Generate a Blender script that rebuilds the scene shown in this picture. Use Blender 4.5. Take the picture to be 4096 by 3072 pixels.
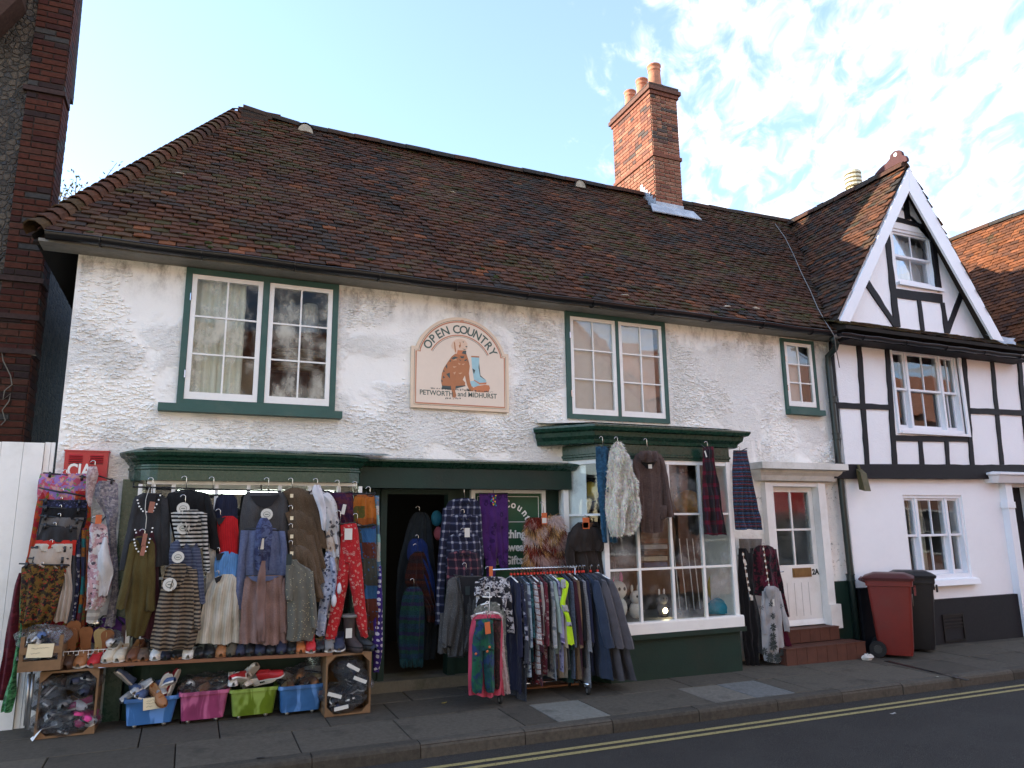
import bpy, math, random
from mathutils import Vector, Matrix, noise as mnoise
R = math.radians
scene = bpy.context.scene
for o in list(bpy.data.objects): bpy.data.objects.remove(o)
COL = scene.collection
rnd = random.Random(7)

# ---------------------------------------------------------------- camera
CF, YAW, PITCH, ROLL = 725.0, R(23.4), R(11.12), R(-.70)
CAM = Vector((0, -8, 1.75))
_f = Vector((math.sin(YAW)*math.cos(PITCH), math.cos(YAW)*math.cos(PITCH), math.sin(PITCH)))
_r0 = Vector((math.cos(YAW), -math.sin(YAW), 0)); _u0 = _r0.cross(_f)
_r = _r0*math.cos(ROLL)+_u0*math.sin(ROLL); _u = _u0*math.cos(ROLL)-_r0*math.sin(ROLL)
cd = bpy.data.cameras.new('camera'); cam = bpy.data.objects.new('camera', cd); COL.objects.link(cam)
cd.sensor_width = 36; cd.lens = 36*CF/1024; cd.clip_start = .1; cd.clip_end = 3000
cam.matrix_world = Matrix.Translation(CAM) @ Matrix((_r, _u, -_f)).transposed().to_4x4()
scene.camera = cam
scene.render.resolution_x, scene.render.resolution_y = 1024, 768

# ---------------------------------------------------------------- sky, sun, exposure
SUN_EL = R(18.3); SUN_AZ = R(60)          # sun stands behind the shop, to the left (60 deg from +Y towards -X)
sdir = Vector((-math.sin(SUN_AZ)*math.cos(SUN_EL), math.cos(SUN_AZ)*math.cos(SUN_EL), math.sin(SUN_EL)))
world = bpy.data.worlds.new('World'); scene.world = world; world.use_nodes = True
wt = world.node_tree; wt.nodes.clear()
class NT:
    def __init__(s, t): s.t = t
    def n(s, kind, props=None, **inp):
        nd = s.t.nodes.new(kind)
        for k, v in (props or {}).items(): setattr(nd, k, v)
        for k, v in inp.items(): s.set(nd, k, v)
        return nd
    def set(s, nd, k, v):
        key = int(k[1:]) if k[0] == '_' and k[1:].isdigit() else k.replace('_', ' ')
        sock = nd.inputs[key]
        if isinstance(v, bpy.types.NodeSocket): s.t.links.new(v, sock)
        elif isinstance(v, bpy.types.Node): s.t.links.new(v.outputs[0], sock)
        else:
            if hasattr(sock.default_value, '__len__') and len(sock.default_value) == 4 and len(v) == 3: v = (*v, 1)
            sock.default_value = v
    def math(s, op, a, b=0.0, c=0.0, clamp=False): return s.n('ShaderNodeMath', {'operation': op, 'use_clamp': clamp}, _0=a, _1=b, _2=c).outputs[0]
    def vm(s, op, a, b=(0, 0, 0)):
        nd = s.n('ShaderNodeVectorMath', {'operation': op}, _0=a, _1=b)
        return nd.outputs['Value' if op in ('DOT_PRODUCT', 'LENGTH', 'DISTANCE') else 'Vector']
    def mix(s, fac, a, b, mode='MIX'):
        nd = s.n('ShaderNodeMix', {'data_type': 'RGBA', 'blend_type': mode}); nd.clamp_factor = True
        for i, v in ((0, fac), (6, a), (7, b)):
            if isinstance(v, bpy.types.NodeSocket): s.t.links.new(v, nd.inputs[i])
            elif i == 0: nd.inputs[0].default_value = v
            else: nd.inputs[i].default_value = (*v[:3], 1)
        return nd.outputs[2]
    def noise(s, vec, scale, detail=3, rough=.55, dist=0.0, col=False):
        nd = s.n('ShaderNodeTexNoise', Scale=scale, Detail=detail, Roughness=rough, Distortion=dist)
        if vec is not None: s.set(nd, 'Vector', vec)
        return nd.outputs['Color' if col else 'Fac']
    def vor(s, vec, scale, feat='F1', out='Distance', rand=1.0):
        nd = s.n('ShaderNodeTexVoronoi', {'feature': feat}, Scale=scale, Randomness=rand)
        if vec is not None: s.set(nd, 'Vector', vec)
        return nd.outputs[out]
    def ramp(s, fac, stops, interp='LINEAR'):
        nd = s.n('ShaderNodeValToRGB', Fac=fac); e = nd.color_ramp.elements; nd.color_ramp.interpolation = interp
        while len(e) < len(stops): e.new(0.5)
        for el, (p, c) in zip(e, stops):
            el.position = p; el.color = (c, c, c, 1) if isinstance(c, (int, float)) else (*c[:3], 1)
        return nd.outputs[0]
    def sstep(s, x, a, b): return s.n('ShaderNodeMapRange', {'interpolation_type': 'SMOOTHSTEP'}, _0=x, _1=a, _2=b, _3=0.0, _4=1.0).outputs[0]
    def map(s, vec, scale=(1, 1, 1), rot=(0, 0, 0), loc=(0, 0, 0)): return s.n('ShaderNodeMapping', Vector=vec, Scale=scale, Rotation=rot, Location=loc).outputs[0]
N = NT(wt)
sky = N.n('ShaderNodeTexSky', {'sky_type': 'NISHITA', 'sun_disc': False, 'sun_elevation': SUN_EL, 'sun_rotation': -SUN_AZ,
                              'altitude': 50, 'air_density': 1.0, 'dust_density': .6, 'ozone_density': 1.5})
tc = N.n('ShaderNodeTexCoord').outputs['Generated']
sep = N.n('ShaderNodeSeparateXYZ', Vector=tc)
zz = N.math('ADD', N.math('MAXIMUM', sep.outputs[2], 0.0), .12)
pl = N.n('ShaderNodeCombineXYZ', X=N.math('DIVIDE', sep.outputs[0], zz), Y=N.math('DIVIDE', sep.outputs[1], zz)).outputs[0]
plr = N.map(pl, (1, 1, 1), (0, 0, R(35)))
small = N.noise(N.map(plr, (1.0, .5, 1)), 16.0, 5, .58, .5)
mid = N.noise(plr, 2.3, 4, .55, .3)
big = N.noise(pl, .55, 2, .5)
cover = N.math('ADD', N.sstep(N.math('ADD', N.math('MULTIPLY', sep.outputs[0], .8), N.math('MULTIPLY', sep.outputs[1], -.32)), .0, .26), N.math('MULTIPLY', N.math('SUBTRACT', big, .5), .9))
dens = N.math('ADD', N.math('MULTIPLY', small, 1.25), N.math('MULTIPLY', mid, .40))
mask = N.math('ADD', N.math('MULTIPLY', N.sstep(N.math('ADD', dens, N.math('MULTIPLY', cover, .52)), 1.12, 1.62), .90), .10)
cloudc = N.n('ShaderNodeVectorMath', {'operation': 'SCALE'}, _0=(1.0, 1.0, 1.03)); cloudc.inputs['Scale'].default_value = 3.6
skc = N.mix(1.0, sky.outputs[0], (.86, .95, 1.10), 'MULTIPLY')
wc = N.mix(mask, skc, cloudc.outputs[0])
bg = N.n('ShaderNodeBackground', Color=wc, Strength=.15)
N.n('ShaderNodeOutputWorld', Surface=bg)
sl = bpy.data.lights.new('sun', 'SUN'); sl.energy = 4.2; sl.angle = R(.5); sl.color = (1.0, .88, .72)
sun = bpy.data.objects.new('sun', sl); COL.objects.link(sun)
sun.rotation_euler = sdir.to_track_quat('Z', 'Y').to_euler(); sun.location = (-20, 12, 15)
vs = scene.view_settings; vs.view_transform = 'Standard'; vs.look = 'None'; vs.gamma = 1; vs.use_curve_mapping = False
vs.exposure = 1.88

# ---------------------------------------------------------------- pixel -> place helpers (px of the 4096 photograph)
def ray(px, py): return _f+(px/4-512)/CF*_r-(py/4-384)/CF*_u
def Wp(px, py, y=0.0):
    d = ray(px, py); return CAM+d*((y-CAM.y)/d.y)
def Xp(px, py, x):
    d = ray(px, py); return CAM+d*((x-CAM.x)/d.x)
GA, GB, GC = .05, -.009, .02       # pavement: falls to the right and towards the kerb
def gz(x, y): return GA+GB*x+GC*min(y, 0)
def Gp(px, py, dz=0.0):
    d = ray(px, py); t = (GA+dz-CAM.z+GB*CAM.x+GC*CAM.y)/(d.z-GB*d.x-GC*d.y); return CAM+d*t
ZF = {1: (0, 1750, 2.765), 2: (0, 2350, 2.5525), 3: (400, 1750, 1.7467), 4: (900, 1850, 1.843), 5: (400, 2500, 1.9235), 6: (1500, 1850, 1.659),
      7: (1800, 1850, 1.659), 8: (2100, 1650, 1.508), 9: (2900, 1750, 1.659), 10: (3300, 1300, 2.3706), 11: (3300, 1900, 2.0741), 12: (3100, 550, 1.9518),
      13: (2400, 200, 2.37), 14: (600, 1000, 2.212), 15: (1600, 1230, 3.53), 16: (2100, 1150, 1.7015), 17: (0, 0, 1.66), 18: (0, 900, 1.66), 19: (1500, 2600, .852), 0: (0, 0, 1.0)}
def q(k, x, y): a = ZF[k]; return a[0]+x/a[2], a[1]+y/a[2]
def T(k, x, y, yy=0.0): return Wp(*q(k, x, y), yy)

# ---------------------------------------------------------------- mesh helpers
class MB:
    def __init__(s): s.v = []; s.f = []; s.c = []; s.uv = []; s.col = None
    def face(s, idx, uv=None): s.f.append(tuple(idx)); s.c.append(s.col); s.uv.append(uv)
    def pts(s, L): b = len(s.v); s.v += [tuple(p) for p in L]; return list(range(b, b+len(L)))
    def box(s, x0, x1, y0, y1, z0, z1):
        i = s.pts([(x, y, z) for z in (z0, z1) for y in (y0, y1) for x in (x0, x1)])
        for a in ((0, 2, 3, 1), (4, 5, 7, 6), (0, 1, 5, 4), (2, 6, 7, 3), (0, 4, 6, 2), (1, 3, 7, 5)): s.face([i[k] for k in a])
        return s
    def hexa(s, p):     # 8 points: bottom ring 0-3, top ring 4-7
        i = s.pts(p)
        for a in ((3, 2, 1, 0), (4, 5, 6, 7), (0, 1, 5, 4), (1, 2, 6, 5), (2, 3, 7, 6), (3, 0, 4, 7)): s.face([i[k] for k in a])
        return s
    def obox(s, c, ax, ay, az):   # centre and three half-axis vectors
        c, ax, ay, az = map(Vector, (c, ax, ay, az))
        return s.hexa([c-ax-ay-az, c+ax-ay-az, c+ax+ay-az, c-ax+ay-az, c-ax-ay+az, c+ax-ay+az, c+ax+ay+az, c-ax+ay+az])
    def prism(s, xz, y0, y1):     # polygon in x,z (counter-clockwise seen from -y) extruded along y
        n = len(xz); a = s.pts([(x, y0, z) for x, z in xz]); b = s.pts([(x, y1, z) for x, z in xz])
        s.face(a); s.face(b[::-1])
        for k in range(n): s.face((a[k], b[k], b[(k+1) % n], a[(k+1) % n]))
        return s
    def prof(s, path, prof, closed=False):   # sweep a profile (list of (out, z)) along a plan path of (x, y); out is to the right-hand normal
        n = len(path); rings = []
        for k in range(n):
            p = Vector(path[k]); d0 = (p-Vector(path[k-1])) if k else None; d1 = (Vector(path[k+1])-p) if k < n-1 else None
            if d0 is None: nn = Vector((d1.y, -d1.x)).normalized()
            elif d1 is None: nn = Vector((d0.y, -d0.x)).normalized()
            else:
                n0 = Vector((d0.y, -d0.x)).normalized(); n1 = Vector((d1.y, -d1.x)).normalized(); nn = (n0+n1); nn = nn/nn.length; nn = nn/max(.4, nn.dot(n0))
            rings.append(s.pts([(p.x+nn.x*o, p.y+nn.y*o, z) for o, z in prof]))
        m = len(prof)
        for k in range(n-1):
            for j in range(m-1 if not closed else m): s.face((rings[k][j], rings[k+1][j], rings[k+1][(j+1) % m], rings[k][(j+1) % m]))
        s.face(rings[0]); s.face(rings[-1][::-1]); return s
    def tube(s, path, r, n=8, cap=True, close=False):
        path = [Vector(p) for p in path]; rings = []; m = len(path)
        for k, p in enumerate(path):
            d = (path[(k+1) % m if close else min(k+1, m-1)]-path[(k-1) if close else max(k-1, 0)]).normalized()
            a = d.orthogonal().normalized() if k == 0 else (A-d*A.dot(d)).normalized(); A = a; b = d.cross(a)
            rr = r[k] if isinstance(r, (list, tuple)) else r
            rings.append(s.pts([p+a*(rr*math.cos(t*2*math.pi/n))+b*(rr*math.sin(t*2*math.pi/n)) for t in range(n)]))
        for k in range(m if close else m-1):
            A0, B0 = rings[k], rings[(k+1) % m]
            for t in range(n): s.face((A0[t], A0[(t+1) % n], B0[(t+1) % n], B0[t]))
        if cap and not close: s.face(rings[0][::-1]); s.face(rings[-1])
        return s
    def lathe(s, c, prof, n=16, cap=True):   # prof: list of (r, z)
        rings = [s.pts([(c[0]+r*math.cos(2*math.pi*t/n), c[1]+r*math.sin(2*math.pi*t/n), c[2]+z) for t in range(n)]) for r, z in prof]
        for k in range(len(prof)-1):
            for t in range(n): s.face((rings[k][t], rings[k][(t+1) % n], rings[k+1][(t+1) % n], rings[k+1][t]))
        if cap: s.face(rings[0][::-1]); s.face(rings[-1])
        return s
    def grid(s, P, uv=None, flip=False):     # P[row][col]
        R_ = [s.pts(r) for r in P]
        for i in range(len(P)-1):
            for j in range(len(P[0])-1):
                f = (R_[i][j], R_[i+1][j], R_[i+1][j+1], R_[i][j+1]); u = (uv[i][j], uv[i+1][j], uv[i+1][j+1], uv[i][j+1]) if uv else None
                s.face(f[::-1] if flip else f, (u[::-1] if flip else u) if u else None)
        return s
    def ball(s, c, rx, ry, rz, n=10, m=6, jit=0, seed=0):
        rr = random.Random(seed); c = Vector(c); P = []
        for i in range(m+1):
            a = math.pi*i/m; row = []
            for j in range(n):
                b = 2*math.pi*j/n; k = 1+rr.uniform(-jit, jit)
                row.append(c+Vector((rx*math.sin(a)*math.cos(b)*k, ry*math.sin(a)*math.sin(b)*k, rz*math.cos(a)*k)))
            P.append(row+[row[0]])
        return s.grid(P)
    def mesh(s, name, mat, off=(0, 0, 0), smooth=False):
        me = bpy.data.meshes.new(name); o = off
        me.from_pydata([(a-o[0], b-o[1], c-o[2]) for a, b, c in s.v], [], s.f)
        if any(c is not None for c in s.c):
            at = me.attributes.new('col', 'FLOAT_COLOR', 'FACE')
            at.data.foreach_set('color', [x for c in s.c for x in ((*c, 1) if c else (1, 1, 1, 1))])
        if any(u is not None for u in s.uv):
            ul = me.uv_layers.new(name='UVMap'); fl = []
            for f, u in zip(s.f, s.uv):
                for k in range(len(f)): fl += u[k] if u else (0, 0)
            ul.data.foreach_set('uv', fl)
        if smooth: me.polygons.foreach_set('use_smooth', [True]*len(me.polygons))
        me.materials.append(mat); return me
ROOT = {}
def base(o): return ROOT.get(o.name, Vector((0, 0, 0))) if o else Vector((0, 0, 0))
def tag(o, label, cat, group=None):
    o['label'] = label; o['category'] = cat
    if group: o['group'] = group
    return o
def thing(name, label, cat, loc=(0, 0, 0), group=None):
    o = bpy.data.objects.new(name, None); COL.objects.link(o); o.location = loc; o.empty_display_size = .1
    ROOT[o.name] = Vector(loc); return tag(o, label, cat, group)
def build(name, mb, mat, parent=None, smooth=False, loc=None):
    off = base(parent) if loc is None else Vector(loc)
    o = bpy.data.objects.new(name, mb.mesh(name, mat, off, smooth)); COL.objects.link(o)
    ROOT[o.name] = off
    if parent: o.parent = parent
    elif loc is not None: o.location = loc
    return o
def put(name, me, loc, parent=None, rot=None):   # a copy that shares mesh data
    o = bpy.data.objects.new(name, me); COL.objects.link(o)
    o.location = Vector(loc)-base(parent)
    if rot is not None: o.rotation_euler = rot
    if parent: o.parent = parent
    ROOT[o.name] = Vector(loc); return o
def struct(o): o['kind'] = 'structure'; return o
def smooth_by_angle(o, a=40):
    me = o.data; me.polygons.foreach_set('use_smooth', [True]*len(me.polygons))
    try: me.set_sharp_from_angle(angle=R(a))
    except Exception: pass
    return o
def text(name, s, size, origin, mat, parent, xdir=(1, 0, 0), zdir=(0, 0, 1), depth=.003, sx=1.0, align='CENTER', rot=0.0, bold=0.0):
    cu = bpy.data.curves.new(name, 'FONT'); cu.body = s; cu.size = size; cu.align_x = align; cu.extrude = depth; cu.resolution_u = 3; cu.offset = bold
    t = bpy.data.objects.new('tmp', cu); COL.objects.link(t)
    dg = bpy.context.evaluated_depsgraph_get(); me = bpy.data.meshes.new_from_object(t.evaluated_get(dg)); bpy.data.objects.remove(t); bpy.data.curves.remove(cu)
    x = Vector(xdir); z = Vector(zdir); y = z.cross(x).normalized()
    cr, sr = math.cos(rot), math.sin(rot)
    M = Matrix((x*cr+z*sr, -x*sr+z*cr, -y)).transposed().to_4x4()
    S = Matrix.Diagonal((sx, 1, 1, 1)); me.transform(Matrix.Translation(Vector(origin)-base(parent)) @ M @ S)
    me.materials.clear(); me.materials.append(mat); me.name = name
    o = bpy.data.objects.new(name, me); COL.objects.link(o); o.parent = parent; ROOT[o.name] = base(parent); return o
# ---------------------------------------------------------------- materials
def newmat(name):
    m = bpy.data.materials.new(name); m.use_nodes = True; t = m.node_tree; t.nodes.clear(); n = NT(t)
    b = n.n('ShaderNodeBsdfPrincipled'); n.n('ShaderNodeOutputMaterial', Surface=b); return m, n, b
def setb(n, b, **kw):
    for k, v in kw.items(): n.set(b, k, v)
def coords(n, kind='Object'): return n.n('ShaderNodeTexCoord').outputs[kind]
def gcoords(n): return n.n('ShaderNodeNewGeometry').outputs['Position']
def bump(n, b, h, strength=.5, dist=.01):
    n.set(b, 'Normal', n.n('ShaderNodeBump', Strength=strength, Distance=dist, Height=h).outputs[0])
def surf(name, col, rough=.7, var=.18, scale=6, bmp=.0, bscale=80, spec=.35, metal=0.0, dirt=None, bdist=.004):
    m, n, b = newmat(name); p = gcoords(n)
    f = n.noise(p, scale, 5, .6); g = n.noise(p, scale*7, 3, .6)
    k = n.math('ADD', n.math('MULTIPLY', n.math('SUBTRACT', f, .5), 2*var), n.math('MULTIPLY', n.math('SUBTRACT', g, .5), var))
    c = n.mix(1.0, col, n.ramp(n.math('ADD', k, .5), [(0, .35), (.5, 1.0), (1, 1.5)]), 'MULTIPLY')
    if dirt: c = n.mix(n.math('MULTIPLY', n.sstep(n.noise(p, scale*.6, 6, .7), .48, .72), dirt[1]), c, dirt[0])
    setb(n, b, Base_Color=c, Roughness=n.math('ADD', rough, n.math('MULTIPLY', n.math('SUBTRACT', g, .5), .2)), Metallic=metal)
    b.inputs['Specular IOR Level'].default_value = spec
    if bmp: bump(n, b, n.noise(p, bscale, 3, .6), bmp, bdist)
    return m
def attrmat(name, rough=.85, lich=None, bmp=.4, bscale=120, var=.5):
    m, n, b = newmat(name); p = gcoords(n)
    a = n.n('ShaderNodeAttribute', {'attribute_name': 'col'}).outputs['Color']
    g = n.noise(p, 25, 5, .65)
    c = n.mix(1.0, a, n.ramp(g, [(.2, 1-var), (.55, 1.0), (.85, 1+var*.8)]), 'MULTIPLY')
    if lich:
        for sc, lo, hi, cc, am in lich: c = n.mix(n.math('MULTIPLY', n.sstep(n.noise(p, sc, 5, .65), lo, hi), am), c, cc)
    setb(n, b, Base_Color=c, Roughness=rough); b.inputs['Specular IOR Level'].default_value = .2
    bump(n, b, n.noise(p, bscale, 4, .6), bmp, .004); return m
def glassmat(name, dirt=.12, tint=(.9, .95, .95), dcol=(.5, .5, .46), streak=False, reflect=1.0):
    m = bpy.data.materials.new(name); m.use_nodes = True; t = m.node_tree; t.nodes.clear(); n = NT(t)
    p = gcoords(n)
    bw = n.n('ShaderNodeBump', Strength=.12, Distance=.02, Height=n.noise(n.map(p, (1, 1, .5)), 2.2, 2, .5)).outputs[0]
    gl = n.n('ShaderNodeBsdfGlossy', Color=(.95, .97, 1), Roughness=.02, Normal=bw)
    tr = n.n('ShaderNodeBsdfTransparent', Color=tint)
    fr = n.math('MULTIPLY', n.math('ADD', n.n('ShaderNodeFresnel', IOR=1.55).outputs[0], .06), reflect, clamp=True)
    df = n.n('ShaderNodeBsdfDiffuse', Color=dcol)
    nz = n.noise(n.map(p, (1.3, 1.3, .9)) if streak else p, 2.5, 6, .62)
    d = n.math('MULTIPLY', n.sstep(nz, .42, .72), dirt, clamp=True)
    a = n.n('ShaderNodeMixShader', Fac=d); n.t.links.new(tr.outputs[0], a.inputs[1]); n.t.links.new(df.outputs[0], a.inputs[2])
    c = n.n('ShaderNodeMixShader', Fac=fr); n.t.links.new(a.outputs[0], c.inputs[1]); n.t.links.new(gl.outputs[0], c.inputs[2])
    n.n('ShaderNodeOutputMaterial', Surface=c); return m
def glow(name, col, strength):
    m = bpy.data.materials.new(name); m.use_nodes = True; t = m.node_tree; t.nodes.clear(); n = NT(t)
    n.n('ShaderNodeOutputMaterial', Surface=n.n('ShaderNodeEmission', Color=col, Strength=strength)); return m

M = {}
M['green'] = surf('green_paint', (.009, .044, .028), .28, .25, 3, .35, 25, .5, dirt=((.05, .07, .05), .35))
M['green_dull_shade'] = surf('dull_green_shade_paint', (.007, .026, .018), .6, .3, 2.5, .4, 40, .35, dirt=((.022, .024, .017), .5))  # dull green, its colour lowered to carry the shade of the entrance
M['green_win'] = surf('green_window_paint', (.028, .085, .070), .55, .22, 5, .3, 90, .4, dirt=((.09, .13, .10), .35))
M['white'] = surf('white_gloss_paint', (.80, .79, .75), .45, .06, 4, .12, 50, .4, dirt=((.52, .49, .41), .3))
M['white_cool'] = surf('fresh_white_paint', (.80, .82, .85), .5, .04, 4, .1, 50, .4)
M['blackpaint'] = surf('black_timber_paint', (.0065, .0065, .009), .7, .3, 4, .4, 40, .35)
M['gutter'] = surf('black_gutter_plastic', (.008, .008, .009), .32, .3, 6, 0, 60, .5)
M['pipe'] = surf('green_black_pipe_paint', (.010, .020, .017), .4, .3, 6, .1, 60, .5)
M['lead'] = surf('lead_sheet', (.33, .36, .40), .5, .3, 8, .3, 40, .4, dirt=((.62, .64, .66), .5))
M['terracotta'] = surf('terracotta', (.40, .165, .095), .75, .22, 9, .3, 70, .25, dirt=((.10, .075, .05), .55))
M['finial'] = surf('dark_red_terracotta', (.055, .017, .018), .75, .3, 12, .3, 70, .25)
M['mortar'] = surf('lime_mortar', (.40, .35, .27), .95, .25, 10, .5, 60, .1, dirt=((.08, .07, .055), .6))
M['mortar_dark'] = surf('dark_mortar', (.045, .036, .030), .95, .3, 10, .5, 60, .1)
M['flaunch'] = surf('lichen_mortar_crown', (.11, .10, .075), .95, .5, 14, 1.0, 45, .1, dirt=((.20, .19, .12), .6), bdist=.03)
M['wood'] = surf('pale_crate_wood', (.20, .115, .058), .75, .3, 6, .3, 40, .25, dirt=((.12, .07, .035), .5))
M['plank'] = surf('orange_brown_plank', (.20, .085, .042), .6, .25, 5, .2, 50, .3)
M['steel'] = surf('galvanised_steel', (.38, .39, .40), .35, .15, 10, 0, 60, .5, .8)
M['chrome'] = surf('chrome_wire', (.62, .63, .65), .2, .05, 10, 0, 60, .5, 1.0)
M['blackplastic'] = surf('black_plastic', (.012, .012, .013), .4, .2, 10, 0, 60, .5)
M['whiteplastic'] = surf('white_plastic', (.78, .78, .77), .35, .04, 10, 0, 60, .5)
M['redplastic'] = surf('red_size_cube', (.55, .03, .02), .4, .1, 10, 0, 60, .5)
M['card'] = surf('white_card', (.56, .55, .50), .7, .06, 15, 0, 60, .3)
M['yellowcard'] = surf('cream_card_label', (.70, .60, .40), .7, .08, 15, 0, 60, .3)
M['orangecard'] = surf('orange_card_label', (.50, .12, .04), .6, .1, 15, 0, 60, .3)
M['ink'] = surf('ink', (.02, .03, .03), .7, .1, 10)
M['inkgreen'] = surf('faded_green_ink', (.085, .12, .10), .7, .15, 10)
M['dark'] = surf('shade_dark_interior', (.016, .015, .014), .9, .3, 3)
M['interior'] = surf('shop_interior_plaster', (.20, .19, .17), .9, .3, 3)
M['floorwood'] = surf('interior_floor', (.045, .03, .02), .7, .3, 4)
M['glass_bay'] = glassmat('misted_bay_glass', .5, reflect=.42, dcol=(.40, .41, .41))
M['glass'] = glassmat('shop_glass', .16, reflect=.42, dcol=(.40, .41, .40))
M['glass_old'] = glassmat('old_dirty_glass', .80, dcol=(.58, .57, .48), streak=True, reflect=.15)
M['glass_blind'] = glassmat('upper_glass', .10, reflect=.75)
M['red_bin'] = surf('red_brown_bin_plastic', (.165, .017, .012), .5, .2, 3, .15, 120, .4, dirt=((.09, .05, .04), .3))
M['black_bin'] = surf('black_bin_plastic', (.012, .012, .014), .5, .3, 3, .15, 120, .4)
M['rubber'] = surf('black_rubber', (.012, .012, .012), .8, .3, 8)
M['redbox'] = surf('red_box_enamel', (.42, .018, .022), .4, .12, 5, .05, 60, .5, dirt=((.22, .02, .02), .4))
M['letterwhite'] = surf('white_lettering', (.80, .79, .74), .6, .05, 10)
M['brass'] = surf('aged_brass', (.24, .15, .055), .45, .3, 12, .1, 60, .5, .5)
M['quarry'] = surf('red_quarry_tile', (.095, .038, .025), .65, .35, 7, .25, 60, .3, dirt=((.07, .03, .02), .5))
M['concrete'] = surf('weathered_stone_step', (.13, .115, .085), .95, .35, 6, .7, 50, .15, dirt=((.05, .055, .03), .6))
M['tile'] = attrmat('clay_roof_tile', .9, [(2.1, .56, .74, (.045, .045, .018), .55), (9, .66, .8, (.10, .11, .085), .55)], .5, 90)
M['brick'] = attrmat('old_red_brick', .9, [(5, .58, .75, (.05, .04, .03), .55), (14, .68, .82, (.33, .29, .22), .4)], .6, 70)
M['slab'] = attrmat('paving_slab', .92, [(3, .52, .75, (.028, .026, .022), .6), (30, .62, .75, (.13, .125, .11), .35)], .5, 160, .35)

def stucco(name, col, rough_amt, shadecol, patchy=True, dist=.022):
    m, n, b = newmat(name); p = gcoords(n)
    patch = n.noise(p, .95, 4, .6, .6)
    pm = n.math('ADD', n.math('MULTIPLY', n.sstep(patch, .42, .54), .88), .12) if patchy else 1.0
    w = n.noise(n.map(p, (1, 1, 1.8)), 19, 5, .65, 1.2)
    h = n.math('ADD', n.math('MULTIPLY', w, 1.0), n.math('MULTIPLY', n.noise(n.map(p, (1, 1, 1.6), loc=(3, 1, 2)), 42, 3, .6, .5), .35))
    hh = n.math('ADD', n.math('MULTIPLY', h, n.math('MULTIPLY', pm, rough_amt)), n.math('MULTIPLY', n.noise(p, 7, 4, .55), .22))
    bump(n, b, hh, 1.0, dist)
    deep = n.math('MULTIPLY', n.sstep(h, .58, .50), n.math('MULTIPLY', pm, .16 if patchy else .12))  # low spots of the roughcast darkened in the colour, like shade
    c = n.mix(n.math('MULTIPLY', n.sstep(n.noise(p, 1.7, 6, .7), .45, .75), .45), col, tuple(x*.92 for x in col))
    c = n.mix(deep, c, shadecol)
    z = n.n('ShaderNodeSeparateXYZ', Vector=p).outputs[2]
    # old grime that has washed down from the gutter, in its own ragged shape, and moss specks over the shop fascias
    run = n.math('MULTIPLY', n.sstep(z, 3.95, 4.62), n.sstep(n.noise(n.map(p, (2.2, 2.2, 1.1)), 3.2, 6, .72), .43, .70))
    c = n.mix(n.math('MULTIPLY', run, .80 if patchy else .0), c, (.06, .052, .036))
    if patchy:
        low = n.math('MULTIPLY', n.sstep(z, 3.0, 2.5), n.sstep(n.noise(p, 17, 5, .75), .54, .66)); low = n.math('MULTIPLY', low, n.sstep(n.noise(p, 1.3, 3, .6), .47, .62))
        c = n.mix(n.math('MULTIPLY', low, .9), c, (.085, .08, .05))
        tint = n.sstep(n.noise(p, .7, 4, .6), .5, .75); c = n.mix(n.math('MULTIPLY', tint, .14), c, (.62, .55, .40))
    setb(n, b, Base_Color=c, Roughness=.85); b.inputs['Specular IOR Level'].default_value = .2; return m
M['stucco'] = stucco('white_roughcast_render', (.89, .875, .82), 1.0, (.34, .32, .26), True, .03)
M['stucco_right'] = stucco('clean_white_roughcast', (.87, .885, .90), .35, (.55, .56, .58), False, .014)
M['smoothwhite'] = surf('smooth_white_masonry_paint', (.87, .885, .90), .75, .04, 2.5, .25, 30, .25)

def flintmat():
    m, n, b = newmat('flint_cobbles'); p = gcoords(n)
    pw = n.vm('ADD', p, n.vm('SCALE', p))
    v = n.vor(p, 15, 'F1'); c = n.vor(p, 15, 'F1', 'Color'); e = n.vor(p, 15, 'DISTANCE_TO_EDGE')
    g = n.n('ShaderNodeSeparateColor', Color=c).outputs[0]
    cc = n.ramp(g, [(0, (.025, .018, .010)), (.4, (.055, .038, .022)), (.75, (.085, .062, .038)), (1, (.03, .03, .03))])
    cc = n.mix(n.sstep(e, .05, .01), cc, (.05, .04, .026))
    setb(n, b, Base_Color=cc, Roughness=.7); bump(n, b, n.math('ADD', n.sstep(e, .0, .14), n.noise(p, 40, 3)), 1.0, .03); return m
M['flint'] = flintmat()
def asphalt():
    m, n, b = newmat('asphalt'); p = gcoords(n)
    g = n.noise(p, 130, 2, .6); f = n.noise(p, 1.3, 5, .65); s = n.noise(p, 5, 5, .7)
    c = n.mix(n.sstep(g, .45, .75), (.032, .029, .026), (.082, .076, .068))
    c = n.mix(n.math('MULTIPLY', n.sstep(f, .4, .7), .35), c, (.060, .056, .050)); c = n.mix(n.math('MULTIPLY', n.sstep(s, .62, .72), .5), c, (.014, .014, .015))
    setb(n, b, Base_Color=c, Roughness=.9); b.inputs['Specular IOR Level'].default_value = .15; bump(n, b, g, .9, .012); return m
M['asphalt'] = asphalt()
M['kerb'] = attrmat('granite_kerb', .9, [(4, .5, .75, (.03, .028, .024), .5), (60, .6, .75, (.14, .13, .12), .4)], .5, 140, .4)
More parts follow.
